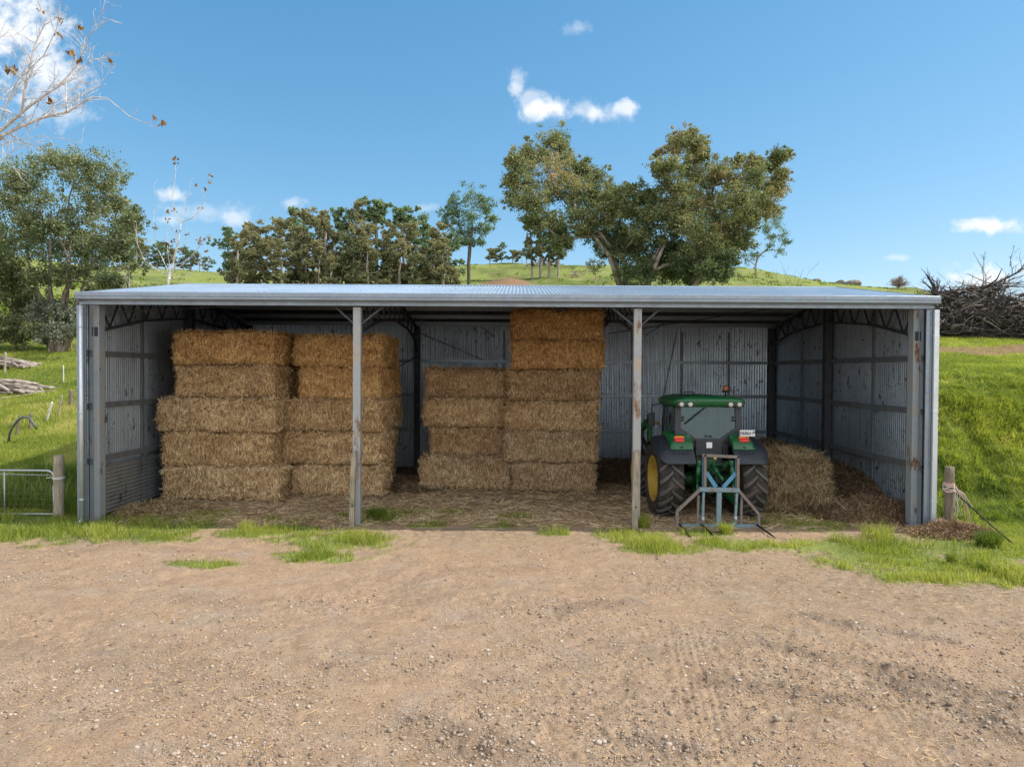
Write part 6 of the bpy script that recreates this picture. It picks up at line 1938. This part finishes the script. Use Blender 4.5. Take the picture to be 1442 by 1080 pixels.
def sapling():
    Y = 27.5; rnd = random.Random(8)
    base = Vector((at(237, 480, Y).x, Y, 0)); base.z = gz(base.x, Y)
    rt = empty('sapling', base); tag(rt, 'leafless pale multi-stemmed sapling rising behind the shed left end', 'tree')
    A = lambda cx, cy, dy=0.0: at(cx / 3, 180 + cy / 3, Y + dy) - base
    mb = MB(); tips = []
    mb.tube([(0, 0, -.2), A(712, 800), A(710, 660), A(718, 610)], [.09, .075, .06, .05], 7)
    S = [([(718, 610), (735, 560), (752, 480), (766, 400)], .042, .022), ([(766, 400), (738, 365), (728, 300), (735, 245), (742, 190), (740, 140)], .018, .006), ([(766, 400), (788, 350), (795, 300), (805, 220)], .012, .004),
         ([(766, 400), (815, 380), (845, 350), (868, 275), (888, 205)], .016, .005), ([(714, 630), (665, 600), (610, 560), (580, 490), (576, 400)], .022, .005), ([(712, 615), (690, 560), (660, 500), (650, 440), (650, 360), (652, 240)], .02, .004),
         ([(716, 625), (770, 580), (820, 530), (860, 480), (880, 460)], .02, .005), ([(716, 640), (790, 625), (850, 590), (885, 560)], .016, .004), ([(720, 600), (708, 520), (706, 440), (712, 350)], .013, .004), ([(730, 560), (745, 500), (742, 440)], .01, .004),
         ([(718, 610), (760, 560), (775, 500), (790, 440)], .012, .004), ([(712, 640), (690, 600), (640, 570), (655, 660)], .008, .003), ([(752, 480), (725, 430), (715, 370)], .009, .003)]
    for pts, r0, r1 in S:
        P = [A(x, y, rnd.uniform(-.15, .15)) for x, y in pts]; n = len(P)
        P[0] = A(*pts[0])
        mb.tube(P, [r0 + (r1 - r0) * i / (n - 1) for i in range(n)], 6, 0, True, False)
        for i in range(1, n):
            for k in range(2):
                e = P[i] + Vector((rnd.uniform(-1, 1), rnd.uniform(-1, 1), rnd.uniform(0, 1.2))) * .22
                mb.tube([P[i], P[i].lerp(e, .5) + Vector((0, 0, .03)), e], [.006, .004, .003], 3, 0, True, False)
    mb.build('trunk', MT['pale_bark'], rt)
    spots = [(740, 135), (742, 152), (888, 205), (882, 230), (870, 262), (738, 348), (710, 352), (703, 388), (745, 438), (692, 480), (790, 450), (840, 480), (852, 470), (845, 492), (866, 520), (735, 480), (700, 490), (770, 520), (830, 245), (846, 340), (875, 463)]
    C = np.array([list(A(x, y)) for x, y in spots])
    V, f, t = leaves(C, np.full(len(C), .09), 5, .13, .8, .45, .35)
    link('leaves', np_mesh('leaves', V, f, {'tint': t}), MT['autumn_leaf'], rt)
    # a lower one to its left and one bare bush behind the right part of the roof
    for (px, top, label, spread) in ((182, 374, 'low leafless sapling just left of the taller bare sapling', .5), (1090, 372, 'dark bare shrub poking above the roof left of the right end', 1.1)):
        Y2 = 27.0; b = Vector((at(px, 470, Y2).x, Y2, 0)); b.z = gz(b.x, Y2)
        r2 = empty('sapling', b); tag(r2, label, 'tree')
        mb = MB(); H = at(px, top, Y2).z - b.z
        for k in range(6):
            e = Vector((rnd.uniform(-.25, spread), rnd.uniform(-.4, .4), H * rnd.uniform(.75, 1)))
            twiggy(mb, Vector((0, 0, -.1)), e, .022, .005, 2, rnd, 4, .12, .3)
        mb.build('trunk', MT['pale_bark'] if px < 500 else MT['dead_wood'], r2)


sapling()


# ------------------------------------------------------------------ dead timber
def brush_pile():
    rnd = random.Random(12)
    c = gnd(1375, 474, 28, 60)
    rt = empty('brush_pile', c); tag(rt, 'big dark pile of dead branches and roots on the slope right of the shed', 'brush pile')
    mb = MB(); Y = c.y
    W = (at(1455, 440, Y).x - at(1302, 440, Y).x) / 2; H = at(1370, 408, Y).z - c.z
    for k in range(2600):
        x = rnd.uniform(-1, 1.25); y = rnd.uniform(-1, .6)
        top = max(.12, 1 - abs(x) ** 3 * .75) * (1 - .5 * abs(y) ** 2)
        z = rnd.random() ** .7 * top * H * 1.12
        p = Vector((x * W, y * 1.9, z))
        d = Vector((rnd.gauss(0, 1), rnd.gauss(0, .7), rnd.gauss(0, .45))).normalized()
        l = rnd.uniform(.35, 1.5) if rnd.random() < .85 else rnd.uniform(1.5, 2.8)
        r = rnd.choice((.010, .012, .015, .018, .022, .03, .045, .07)) * (1 if l < 1.6 else .7)
        q = p + d * l
        if q.z < .02: q.z = .05 + rnd.random() * .2
        m = p.lerp(q, .5) + Vector((rnd.uniform(-1, 1), rnd.uniform(-1, 1), rnd.uniform(-1, 1))) * l * .13
        mb.tube([p, m, q], [r, r * .8, r * .4], 4 if r < .03 else 6, rnd.choice((0, 0, 0, 0, 1)), True, False)
    o = mb.build('branches', [MT['dead_wood'], MT['grey_log']], rt)
    # earth and roots packed in the heart of the pile
    n = 26
    a = np.linspace(-1, 1, n); gx, gy = np.meshgrid(a, a, indexing='ij'); gx, gy = gx.ravel(), gy.ravel()
    rr = np.sqrt(gx ** 2 + gy ** 2); z = np.clip(1 - rr ** 2, -.1, 1) * H * .5 * (.75 + .5 * fbm(gx * 3 + 5, gy * 3, 7, 4)) - .1
    i = np.arange(n - 1)[:, None] * n + np.arange(n - 1)[None, :]
    q = np.stack([i, i + n, i + n + 1, i + 1], 2).reshape(-1, 4)
    link('soil_core', np_mesh('soil_core', np.stack([gx * W * 1.0, gy * 1.5 + .3, z], 1), [q]), MT['dead_wood'], rt)
    # grassy spoil at its foot is part of the ground; the dead tree lying on top is a thing of its own
    A = lambda px, py, dy=0.0: at(px, py, Y - .6 + dy)
    b = A(1322, 418)
    t = empty('fallen_tree', b); tag(t, 'dead fallen tree with torn roots lying along the top of the brush pile', 'dead tree')
    mb = MB()
    trunk = [A(1318, 416) - b, A(1340, 411) - b, A(1372, 407) - b, A(1400, 400, .2) - b, A(1425, 388, .4) - b, A(1452, 372, .6) - b]
    mb.tube(trunk, [.20, .12, .09, .07, .05, .035], 8)
    for (p, e, r) in (((1385, 405), (1383, 372), .03), ((1383, 385), (1390, 356), .018), ((1400, 400), (1450, 396), .06), ((1395, 402), (1455, 408), .06), ((1410, 396), (1446, 380), .04), ((1425, 388), (1422, 362), .025), ((1422, 375), (1430, 348), .015),
                      ((1430, 386), (1460, 360), .04), ((1372, 407), (1430, 398), .05), ((1360, 408), (1365, 395), .02), ((1440, 380), (1436, 358), .02), ((1405, 400), (1442, 390), .03), ((1420, 395), (1450, 384), .03)):
        twiggy(mb, A(*p) - b, A(e[0], e[1], rnd.uniform(-.8, .8)) - b, r, .006, 2, rnd, 5, .15, .25)
    mb.build('trunk', MT['dead_wood'], t)
    mb = MB()
    for (e, r) in (((1299, 380), .05), ((1306, 378), .04), ((1312, 388), .05), ((1296, 392), .04), ((1318, 393), .05), ((1302, 402), .04), ((1290, 414), .03), ((1325, 396), .04), ((1308, 420), .05), ((1330, 402), .05), ((1300, 410), .04), ((1337, 398), .025)):
        twiggy(mb, A(1320, 414) - b, A(e[0], e[1], rnd.uniform(-.5, .5)) - b, r * 1.4, .008, 2, rnd, 5, .25, .3)
    mb.build('root_plate', MT['dead_wood'], t)


brush_pile()


def log_piles():
    rnd = random.Random(5)
    for (x0, x1, y0, y1, n, lab) in ((-25, 52, 497, 520, 40, 'pile of bleached grey branches on the paddock below the trees, farther one'), (-30, 58, 522, 556, 46, 'pile of split grey logs on the paddock at the left edge, nearer one')):
        c = gnd((x0 + x1) / 2, y1 - 2, 20, 60); Y = c.y
        rt = empty('log_pile', c); tag(rt, lab, 'log pile', 'log piles in the left paddock')
        w = (at(x1, y0, Y).x - at(x0, y0, Y).x); h = at(20, y0, Y).z - c.z
        for k in range(n):
            t = rnd.random()
            p = Vector((rnd.uniform(-.5, .38) * w, rnd.uniform(-.7, .7), rnd.uniform(.05, 1) * h * (1 - .55 * t) * .9))
            p.x = -w * .5 + w * t * .8
            d = Vector((1, rnd.gauss(0, .35), -.18 + rnd.gauss(0, .12))).normalized(); l = rnd.uniform(.8, 2.2)
            q = p + d * l; q.z = max(q.z, .05); q.x = min(q.x, w * .5)
            r = rnd.uniform(.025, .11)
            m = MB(); m.tube([p - Vector((0, 0, .02)), p.lerp(q, .5) + Vector((0, 0, rnd.uniform(-.08, .08))), q], [r, r * .9, r * .6], 7)
            m.build('log', MT['grey_log'], rt)
    for (a, b, r, lab) in (((10, 433 + 420 / 3 - 10), (90, 556), .03, 'long thin fallen branch on the grass by the nearer log pile'),):
        p, q = gnd(0, 563, 18, 50), gnd(82, 552, 18, 50)
        mb = MB(); o = p
        mid = p.lerp(q, .5); mid.z = gz(mid.x, mid.y)
        twiggy(mb, Vector((0, 0, .06)), q - p + Vector((0, 0, .06)), .035, .012, 1, rnd, 4, .06, .2)
        x = mb.build('fallen_branch', MT['grey_log'], None, loc=p); tag(x, lab, 'branch')
    # dead timber on the hill under the left bronze tree
    for (px, py, w, h, n, lab) in ((765, 376, 48, 12, 70, 'grey heap of dead branches on the hill under the left bronze tree'), (816, 390, 20, 12, 16, 'small bleached stump and roots on the hill right of the dead branch heap')):
        c = gnd(px, py, 60); Y = c.y
        rt = empty('dead_branch_heap', c); tag(rt, lab, 'branch heap')
        mb = MB()
        for k in range(n):
            x = rnd.uniform(-.5, .5) * w * Y / 1000; z = rnd.random() * h * Y / 1000 * (1 - abs(x) / (w * Y / 1000)) * .8
            d = Vector((rnd.gauss(0, 1), rnd.gauss(0, 1), rnd.gauss(0, .4))).normalized(); l = rnd.uniform(1, 3) * .8
            p = Vector((x, rnd.uniform(-2, 2), z)); r = rnd.uniform(.05, .16)
            q = p + d * l; q.z = max(.05, q.z)
            mb.tube([p, p.lerp(q, .5) + Vector((0, 0, .1)), q], [r, r * .8, r * .4], 5, 0, True, False)
        mb.build('branches', MT['grey_log'], rt)
    # boulders on the skyline
    for (px, py, s, lab) in ((1180, 395, .75, 'left pale boulder on the grassy skyline above the shed'), (1198, 396, .9, 'right larger boulder on the grassy skyline above the shed'), (1147, 389, .5, 'dark flat boulder on the grassy skyline above the roof')):
        d_ = ray(px, py); yy = np.linspace(90, 215, 400); xx = d_.x / d_.y * yy
        sl = (terrain(xx, yy) - CAM.z) / yy; kk = int(np.argmax(sl)); c = Vector((xx[kk], yy[kk] - 1.5, float(terrain(xx[kk:kk + 1], yy[kk:kk + 1] - 1.5)[0])))
        g = np.linspace(0, PI, 14); hph = np.linspace(0, 2 * PI, 22, endpoint=False)
        T, Fh = np.meshgrid(g, hph, indexing='ij')
        P = np.stack([np.sin(T) * np.cos(Fh), np.sin(T) * np.sin(Fh), np.cos(T)], 2).reshape(-1, 3)
        P = P * (1 + .5 * (vnoise3(P[:, 0] * 1.6 + px, P[:, 1] * 1.6, P[:, 2] * 1.6, 2) - .5) + .2 * (vnoise3(P[:, 0] * 5 + px, P[:, 1] * 5, P[:, 2] * 5, 3) - .5))[:, None]
        P *= np.array([1.9, 1.4, .95]) * s
        i = np.arange(13)[:, None] * 22; k = np.arange(22)[None, :]; k2 = (k + 1) % 22
        q = np.stack([i + k, i + 22 + k, i + 22 + k2, i + k2], 2).reshape(-1, 4)
        o = link('boulder', np_mesh('boulder', P, [q], None, False), MT['rock'], None, c + Vector((0, 0, .35 * s))); tag(o, lab, 'boulder', 'boulders on the skyline')


log_piles()

# ------------------------------------------------------------------ gate, posts, twine
def round_post(name, base, top, r, mat, label, cat, group=None, chamfer=.012, seed=0):
    m = MB(); n = 9
    b = Vector(base); t = Vector(top)
    pts = [Vector((0, 0, -.25))] + [(t - b) * (i / n) for i in range(n + 1)]
    rad = [r * 1.04] + [r * (1 + .05 * math.sin(i * 1.9 + seed)) for i in range(n)] + [r - chamfer]
    m.tube(pts, rad, 14)
    o = m.build(name, mat, None, loc=b)
    tag(o, label, cat, group)
    return o


def gate_and_posts():
    Y = 15.5
    b = at(83, 737, Y); b.z = gz(b.x, Y)
    gp = round_post('gate_post', b, at(82.5, 641, Y), .105, MT['timber'], 'round weathered timber gate post left of the shed corner', 'gate post')
    # wire wrapped round it
    m = MB()
    for k in range(4):
        z = at(83, 674 - k * .8, Y).z - b.z
        m.tube([(math.cos(2 * PI * i / 14) * .116, math.sin(2 * PI * i / 14) * .116, z + .006 * math.sin(i)) for i in range(15)], .008, 5, 0, True, False)
    m.tube([(-.1, -.06, z), (-.22, -.08, z - .01)], .010, 5)
    m.build('tie_wire', MT['white_post'], gp)
    # the gate
    gb = at(78, 737, Y - .06); gb.z = gz(gb.x, gb.y)
    rt = empty('farm_gate', gb); tag(rt, 'galvanised tube farm gate with wire mesh at the left edge', 'gate')
    H = at(60, 662.5, Y - .06).z - gb.z
    x1 = -.02; x0 = -3.1; rr = .16
    m = MB()
    arc = [(x1 - rr + rr * math.sin(t), 0, H - rr + rr * math.cos(t)) for t in np.linspace(0, PI / 2, 7)]
    m.tube([(x0 + rr, 0, H)] + arc + [(x1, 0, .10)], .022, 10)
    m.tube([(x1, 0, .10), (x0, 0, .10)], .017, 8)
    m.tube([(x0 + rr, 0, H), (x0 + .05, 0, H - .05), (x0, 0, H - rr), (x0, 0, .10)], .022, 10)
    m.build('frame', MT['zinc'], rt)
    for x in (-1.12, -2.1):
        m = MB(); m.tube([(x, 0, .10), (x, 0, H)], .015, 8); m.build('stay', MT['zinc'], rt)
    m = MB(); m.tube([(x1, 0, H - .10), (x0, 0, H - .06)], .008, 6); m.build('rail', MT['zinc'], rt)
    m = MB()
    for k in range(7): m.tube([(x1, .012, .18 + k * .12), (x0, .012, .18 + k * .12)], .0025, 4, 0, True, False)
    for k in range(20): m.tube([(x1 - .12 - k * .15, .016, .10), (x1 - .12 - k * .15, .016, H - .1)], .0022, 4, 0, True, False)
    m.build('wire_mesh', MT['wire'], rt)
    m = MB(); m.tube([(x1, 0, H - .32), (x1, 0, .16)], .03, 10); m.build('hinge_sleeve', MT['zinc'], rt)
    # fence posts across the left paddock
    posts = [((268, 352), (268, 283), .025, 'white_post', 'thin white steel post in the left paddock beside the shed wall'),
             ((300, 462), (299, 386), .075, 'timber_dark', 'dark round timber fence post beside the shed wall'),
             ((246, 500), (262, 408), .035, 'timber', 'pale leaning split post near the dark timber fence post'),
             ((197, 520), (220, 438), .035, 'white_post', 'whitish leaning post between the pale post and the black pair'),
             ((125, 558), (131, 484), .04, 'timber_dark', 'dark upright post of the pair under the bent pipe'),
             ((68, 582), (84, 494), .04, 'timber_dark', 'dark leaning post of the pair under the bent pipe'),
             ((20, 318), (23, 228), .05, 'timber', 'grey post in front of the farther log pile')]
    for k, (q0, q1, r, mt, lab) in enumerate(posts):
        p = gnd(q0[0] / 3, 420 + q0[1] / 3, 16, 60)
        t = at(q1[0] / 3, 420 + q1[1] / 3, p.y)
        round_post('fence_post', p, t, r, MT[mt], lab, 'fence post', 'fence posts in the left paddock', .006, k)
    pl = [(36, 612), (40, 575), (52, 545), (75, 515), (100, 501), (125, 506), (140, 530), (156, 552)]
    p0 = gnd(12, 420 + 204, 16, 60)
    m = MB(); m.tube([at(x / 3, 420 + y / 3, p0.y) - p0 for x, y in pl], .035, 8)
    o = m.build('bent_pipe', MT['poly_pipe'], None, loc=p0); tag(o, 'grey plastic pipe bent in an arch over two short fence posts', 'pipe')
    # posts on the far hill
    for k, px in enumerate((845, 610, 650, 668, 690, 735)):
        yy = (396, 396, 383, 380, 376, 372)[k]
        p = gnd(px, yy, 60)
        if k == 0:
            round_post('fence_post', p, p + Vector((0, 0, 1.25)), .10, MT['timber_dark'], 'dark stub post on the hill under the left bronze tree', 'fence post')
        else:
            round_post('fence_post', p, p + Vector((0, 0, 1.1)), .06, MT['timber_dark'], ('', 'far fence post beside the right end of the gum row', 'far fence post left of the tall lone gum trunk', 'far fence post just right of the tall lone gum trunk', 'far fence post midway between the lone gum and the red mound', 'far fence post on the slope above the red mound')[k], 'fence post', 'fence posts on the hill')
    # right hand post with baling twine and a stay rod
    Y = 14.95
    b = at(1335, 746, Y); b.z = gz(b.x, Y)
    rp = round_post('fence_post', b, at(1337.5, 657, Y), .095, MT['timber_dark'], 'dark timber post wrapped in pale twine right of the shed', 'fence post')
    for (nm, mt, n, sd, reach) in (('twine', 'twine', 12, 1, 0), ('pink_twine', 'twine_pink', 4, 2, .03)):
        rnd = random.Random(sd); m = MB(); H = 1.36
        for k in range(n):
            z = .94 + rnd.uniform(-.07, .09)
            m.tube([(math.cos(2 * PI * i / 16) * .107, math.sin(2 * PI * i / 16) * .107, z + .03 * math.sin(i * .8 + k)) for i in range(17)], .007, 4, 0, True, False)
        for k in range(n - 5 if n > 6 else 2):
            a = rnd.uniform(-1.2, .2); x = .10 + rnd.uniform(-.05, .22) + reach; l = rnd.uniform(.3, .95)
            z0 = .95 + rnd.uniform(-.05, .05)
            pts = [(.10 * math.cos(a), -.11, z0), (x * .8, -.14 - .03 * rnd.random(), z0 - .10), (x + rnd.uniform(-.04, .06), -.15, z0 - l * .6), (x + rnd.uniform(-.06, .14), -.15, max(.05, z0 - l))]
            m.tube(pts, .007, 4, 0, True, False)
        m.tube([(.1, -.1, .93), (.02, -.115, .6), (-.07, -.10, .35)], .007, 4)
        m.build(nm, MT[mt], rp)
    p0 = at(1349, 697, Y - .05); p1 = gnd(1432, 771, 11, 30)
    m = MB(); m.tube([Vector((0, 0, 0)), (p1 - p0) * .5 + Vector((0, 0, -.01)), p1 - p0], .014, 8)
    o = m.build('stay_rod', MT['black_metal'], None, loc=p0); tag(o, 'dark steel stay running from the twine-wrapped post down to the ground', 'stay rod')


gate_and_posts()


# ------------------------------------------------------------------ ground cover
def scatter(n, x0, x1, y0, y1, f, persp=True):
    """points whose density thins out with distance, kept where f(x,y) exceeds a random number"""
    if persp:
        y = 1 / rng.uniform(1 / y1, 1 / y0, n)
        x = rng.uniform(x0, x1, n) * y       # x0,x1 are x/y slopes
    else:
        y = rng.uniform(y0, y1, n); x = rng.uniform(x0, x1, n)
    k = f(x, y) > rng.uniform(0, 1, n)
    return x[k], y[k]


def grass(name, label, x, y, h, w, lean, tint_f, mat='grass_blade'):
    z = terrain(x, y)
    V, f, t = blades(np.stack([x, y, z - .01], 1), h, w, lean, tint_f)
    o = link(name, np_mesh(name, V, f, {'tint': t}), MT[mat])
    tag(o, label, 'grass', None, 'stuff')
    return o


def ground_cover():
    global rng
    rng = np.random.default_rng(77)
    out_shed = lambda x, y: ~((x > -9.4) & (x < 8.8) & (y > 17.2) & (y < 24.8))
    # yard patches and verge
    x, y = scatter(275000, -.95, 1.0, 10.5, 17.5, lambda x, y: grass_mask(x, y) * out_shed(x, y) * (1 - .85 * bare_mask(x, y)) * np.clip(sstep(.36, .62, fbm(x * 2.2, y * 2.2, 101, 3)) + .12, 0, 1) * np.where(x > 4, .12 + .88 * sstep(.40, .60, fbm(x * 1.0 + 3, y * 1.7, 104, 3)), 1) * (x < 9.9))
    n = len(x)
    m = grass_mask(x, y)
    tall = sstep(.55, .8, fbm(x * 1.1, y * 1.1, 102, 3))
    h = (.045 + .09 * m + .17 * tall * m) * rng.uniform(.5, 1.3, n)
    h = np.where(x < -8.6, h * 1.35, h)
    ti = .30 + .36 * fbm(x * .9, y * .9, 103, 3) + rng.normal(size=n) * .14 + np.where(rng.uniform(size=n) < .24, .36, 0) - .16 * (y > 15.1)
    grass('grass', 'short green and yellowing grass along the edge of the dirt yard', x, y, h, rng.uniform(.006, .013, n), rng.uniform(.1, .9, n), np.clip(ti, 0, 1))
    # bank at the right: tufts of broad arching blades with short turf between
    f = lambda x, y: (x > 9.2) * np.clip(grass_mask(x, y) * (1 - .8 * bare_mask(x, y)) * (.35 + 1.2 * fbm(x * 1.4, y * 1.4, 111, 3)), 0, 1)
    x, y = scatter(230000, .54, 1.06, 13.5, 26, f)
    n = len(x)
    grass('grass', 'short green turf on the bank right of the shed', x, y, (.06 + .06 * rng.uniform(size=n)), rng.uniform(.008, .016, n), rng.uniform(.3, 1.1, n), np.clip(.40 + .3 * fbm(x * .8, y * .8, 113, 3) + rng.normal(size=n) * .13, 0, 1))
    cx, cy = scatter(10500, .54, 1.06, 15.6, 25, lambda x, y: f(x, y) * (.12 + sstep(.38, .62, fbm(x * .7 + 4, y * .7, 112, 3)) * sstep(15.8, 17.2, y) * (1 - sstep(21, 25, y))))
    m = len(cx); nb = 64
    k = np.repeat(np.arange(m), nb); n = len(k)
    R_ = rng.uniform(.10, .26, m); H_ = rng.uniform(.16, .42, m); T_ = np.clip(rng.normal(.40, .17, m), .05, .85)
    a = rng.uniform(0, 2 * PI, n); rr = np.sqrt(rng.uniform(0, 1, n))
    x = cx[k] + np.cos(a) * rr * R_[k]; y = cy[k] + np.sin(a) * rr * R_[k]
    h = H_[k] * (1 - .45 * rr ** 2) * rng.uniform(.6, 1.15, n)
    grass('grass', 'lush clumpy green grass on the bank right of the shed', x, y, h, rng.uniform(.012, .026, n), rng.uniform(.3, 1.2, n), np.clip(T_[k] + rng.normal(size=n) * .12, 0, 1))
    # the slopes beyond, both sides
    for (a, b, y0, y1, nn, lab) in ((.46, 1.06, 24, 75, 250000, 'mown-looking green pasture on the slope right of the shed'), (-1.06, -.46, 15.5, 80, 330000, 'green pasture with dry stalks in the left paddock')):
        x, y = scatter(nn, a, b, y0, y1, lambda x, y: grass_mask(x, y) * (1 - .95 * bare_mask(x, y)) * np.where((x > -9.6) & (x < 9) & (y < 25), 0, 1))
        n = len(x); dist = y / 20
        dry = (fbm(x * .7, y * .7, 121, 3) > .56) & (rng.uniform(size=n) < .5) & (x < 0) & (y < 27)
        h = (.08 + .10 * fbm(x * .6, y * .6, 122, 3)) * rng.uniform(.5, 1.3, n) * np.clip(dist, .8, 1.05) * np.where(dry, 1.7, 1)
        ti = .38 + .34 * fbm(x * .35, y * .35, 123, 4) + rng.normal(size=n) * .12 + np.where(dry, .38, 0)
        grass('grass', lab, x, y, h, rng.uniform(.010, .018, n) * np.clip(dist, .8, 3.5), rng.uniform(.1, .8, n), np.clip(ti, 0, 1))
    # rough tussocks and rushes dotted over the far hills
    cx, cy = scatter(5200, -.75, .75, 58, 185, lambda x, y: sstep(.46, .66, fbm(x * .06, y * .05, 141, 4)) * .9 + .06)
    m = len(cx); nb = 9; k = np.repeat(np.arange(m), nb); n = len(k)
    R_ = rng.uniform(.2, .9, m)
    x = cx[k] + rng.normal(size=n) * R_[k]; y = cy[k] + rng.normal(size=n) * R_[k]
    grass('grass', 'rough tussocks and rushes dotted over the far hillsides', x, y, rng.uniform(.2, .55, n), rng.uniform(.14, .36, n), rng.uniform(.2, 1.2, n), np.clip(rng.normal(.22, .2, n), 0, 1))
    # tall weeds behind the gate with bleached stalks
    n = 7000
    x = rng.uniform(-12.6, -9.7, n); y = rng.uniform(15.7, 18.2, n)
    grass('weeds', 'rank dark green weeds behind the farm gate', x, y, rng.uniform(.2, .6, n), rng.uniform(.010, .025, n), rng.uniform(.1, .8, n), np.clip(rng.normal(.18, .12, n), 0, 1))
    n = 120
    x = rng.uniform(-12.4, -9.8, n); y = rng.uniform(15.9, 17.5, n)
    o = grass('dry_stalks', 'bleached dry stalks standing in the weeds behind the gate', x, y, rng.uniform(.5, 1.0, n), rng.uniform(.008, .014, n), rng.uniform(.1, .7, n), np.full(n, 1.0))
    # single plants: the dark tussock by the stay rod and tall tufts at the grass edge
    for (px, py, r, nb, h0, lab, tn) in ((1392, 768, .30, 900, .34, 'dark green rounded grass tussock beside the steel stay', .12), (1237, 757, .5, 210, .40, 'tall bright grass tuft outside the right front corner', .62), (1340, 792, .12, 160, .26, 'small green grass tuft right of the tall bright one', .3),
                                     (1384, 805, .14, 160, .24, 'small green grass tuft near the right edge of the yard', .25), (905, 742, .2, 260, .34, 'tall thin grass tuft at the foot of the tractor-side post', .6), (1022, 752, .2, 260, .30, 'bright grass tuft in front of the bale fork', .65), (530, 730, .35, 600, .30, 'dark green grass tuft right of the left steel post', .2)):
        cx, cy = g2(px, py)
        a = rng.uniform(0, 2 * PI, nb); rr = r * np.sqrt(rng.uniform(0, 1, nb)) * .6
        x = rr * np.cos(a); y = rr * np.sin(a); b = gz(cx, cy)
        z = terrain(x + cx, y + cy) - b
        V, f, t = blades(np.stack([x, y, z - .02], 1), h0 * rng.uniform(.5, 1.2, nb), rng.uniform(.008, .016, nb), rng.uniform(.1, 1.0, nb), np.clip(rng.normal(tn, .12, nb), 0, 1))
        o = link('grass_tuft', np_mesh('grass_tuft', V, f, {'tint': t}), MT['grass_blade'], None, (cx, cy, b)); tag(o, lab, 'grass tuft', 'grass tufts by the yard')
    # loose straw on the shed floor and the yard
    x, y = scatter(60000, -.64, .60, 15.0, 22.5, lambda x, y: ((x > -9.2) & (x < 8.6)) * straw_mask(x, y) * .95)
    n = len(x); P = np.stack([x, y, terrain(x, y) + rng.uniform(.008, .035, n)], 1)
    D = rng.normal(size=(n, 3)); D[:, 2] *= .18; D = unit(D)
    V, f, t = ribbons(P, D, rng.uniform(.08, .30, n), rng.uniform(.007, .014, n), rng.uniform(.1, .95, n))
    o = link('loose_straw', np_mesh('loose_straw', V, f, {'tint': t}), MT['loose_straw']); o.color = (1.0, .99, .95, 1); tag(o, 'loose straw strewn over the shed floor', 'straw', None, 'stuff')
    x, y = scatter(110000, -.72, .78, 6.0, 15.2, lambda x, y: np.clip(straw_mask(x, y) * .75 + .015, 0, 1) * (1 - .7 * grass_mask(x, y)))
    n = len(x); P = np.stack([x, y, terrain(x, y) + rng.uniform(.002, .012, n)], 1)
    D = rng.normal(size=(n, 3)); D[:, 2] *= .06; D = unit(D)
    V, f, t = ribbons(P, D, rng.uniform(.02, .11, n), rng.uniform(.003, .006, n), rng.uniform(.1, .95, n))
    o = link('loose_straw', np_mesh('loose_straw', V, f, {'tint': t}), MT['loose_straw']); o.color = (1.15, 1.02, .86, 1); tag(o, 'scattered straw litter on the sunlit dirt yard', 'straw', None, 'stuff')
    # stones
    ph = (1 + 5 ** .5) / 2
    IV = np.array([(-1, ph, 0), (1, ph, 0), (-1, -ph, 0), (1, -ph, 0), (0, -1, ph), (0, 1, ph), (0, -1, -ph), (0, 1, -ph), (ph, 0, -1), (ph, 0, 1), (-ph, 0, -1), (-ph, 0, 1)], float); IV /= np.linalg.norm(IV[0])
    IF = np.array([(0, 11, 5), (0, 5, 1), (0, 1, 7), (0, 7, 10), (0, 10, 11), (1, 5, 9), (5, 11, 4), (11, 10, 2), (10, 7, 6), (7, 1, 8), (3, 9, 4), (3, 4, 2), (3, 2, 6), (3, 6, 8), (3, 8, 9), (4, 9, 5), (2, 4, 11), (6, 2, 10), (8, 6, 7), (9, 8, 1)])
    def dens(x, y):
        d = np.clip((fbm(x * .8, y * 1.0, 131, 4) - .36) * 3.2, .10, 1)
        for a, b, wd in GOUGES:
            t, s, sd, dd = _seg(x, y, a, b); d = np.maximum(d, 1 - sstep(wd, wd * 2.5, dd))
        return d * (1 - grass_mask(x, y) * .85)
    x, y = scatter(52000, -.80, .80, 5.2, 14.9, dens)
    n = len(x)
    s = np.exp(rng.normal(-4.88, .50, n)); s = np.clip(s, .003, .034)
    ang = rng.uniform(0, 2 * PI, n); c, q = np.cos(ang), np.sin(ang)
    jit = rng.uniform(.65, 1.3, (n, 12, 1)); V = IV[None] * jit * (s[:, None, None]) * np.stack([rng.uniform(.8, 1.5, n), rng.uniform(.7, 1.1, n), rng.uniform(.45, .85, n)], 1)[:, None, :]
    Vx = V[..., 0] * c[:, None] - V[..., 1] * q[:, None]; Vy = V[..., 0] * q[:, None] + V[..., 1] * c[:, None]
    V = np.stack([Vx + x[:, None], Vy + y[:, None], V[..., 2] + (terrain(x, y) + s * .22)[:, None]], 2).reshape(-1, 3)
    Fc = (IF[None] + np.arange(n)[:, None, None] * 12).reshape(-1, 3)
    o = link('gravel', np_mesh('gravel', V, [Fc], {'tint': np.repeat(rng.beta(2, 2.2, n), 12)}), MT['stone']); tag(o, 'small stones and clods scattered over the dirt yard', 'gravel', None, 'stuff')


ground_cover()
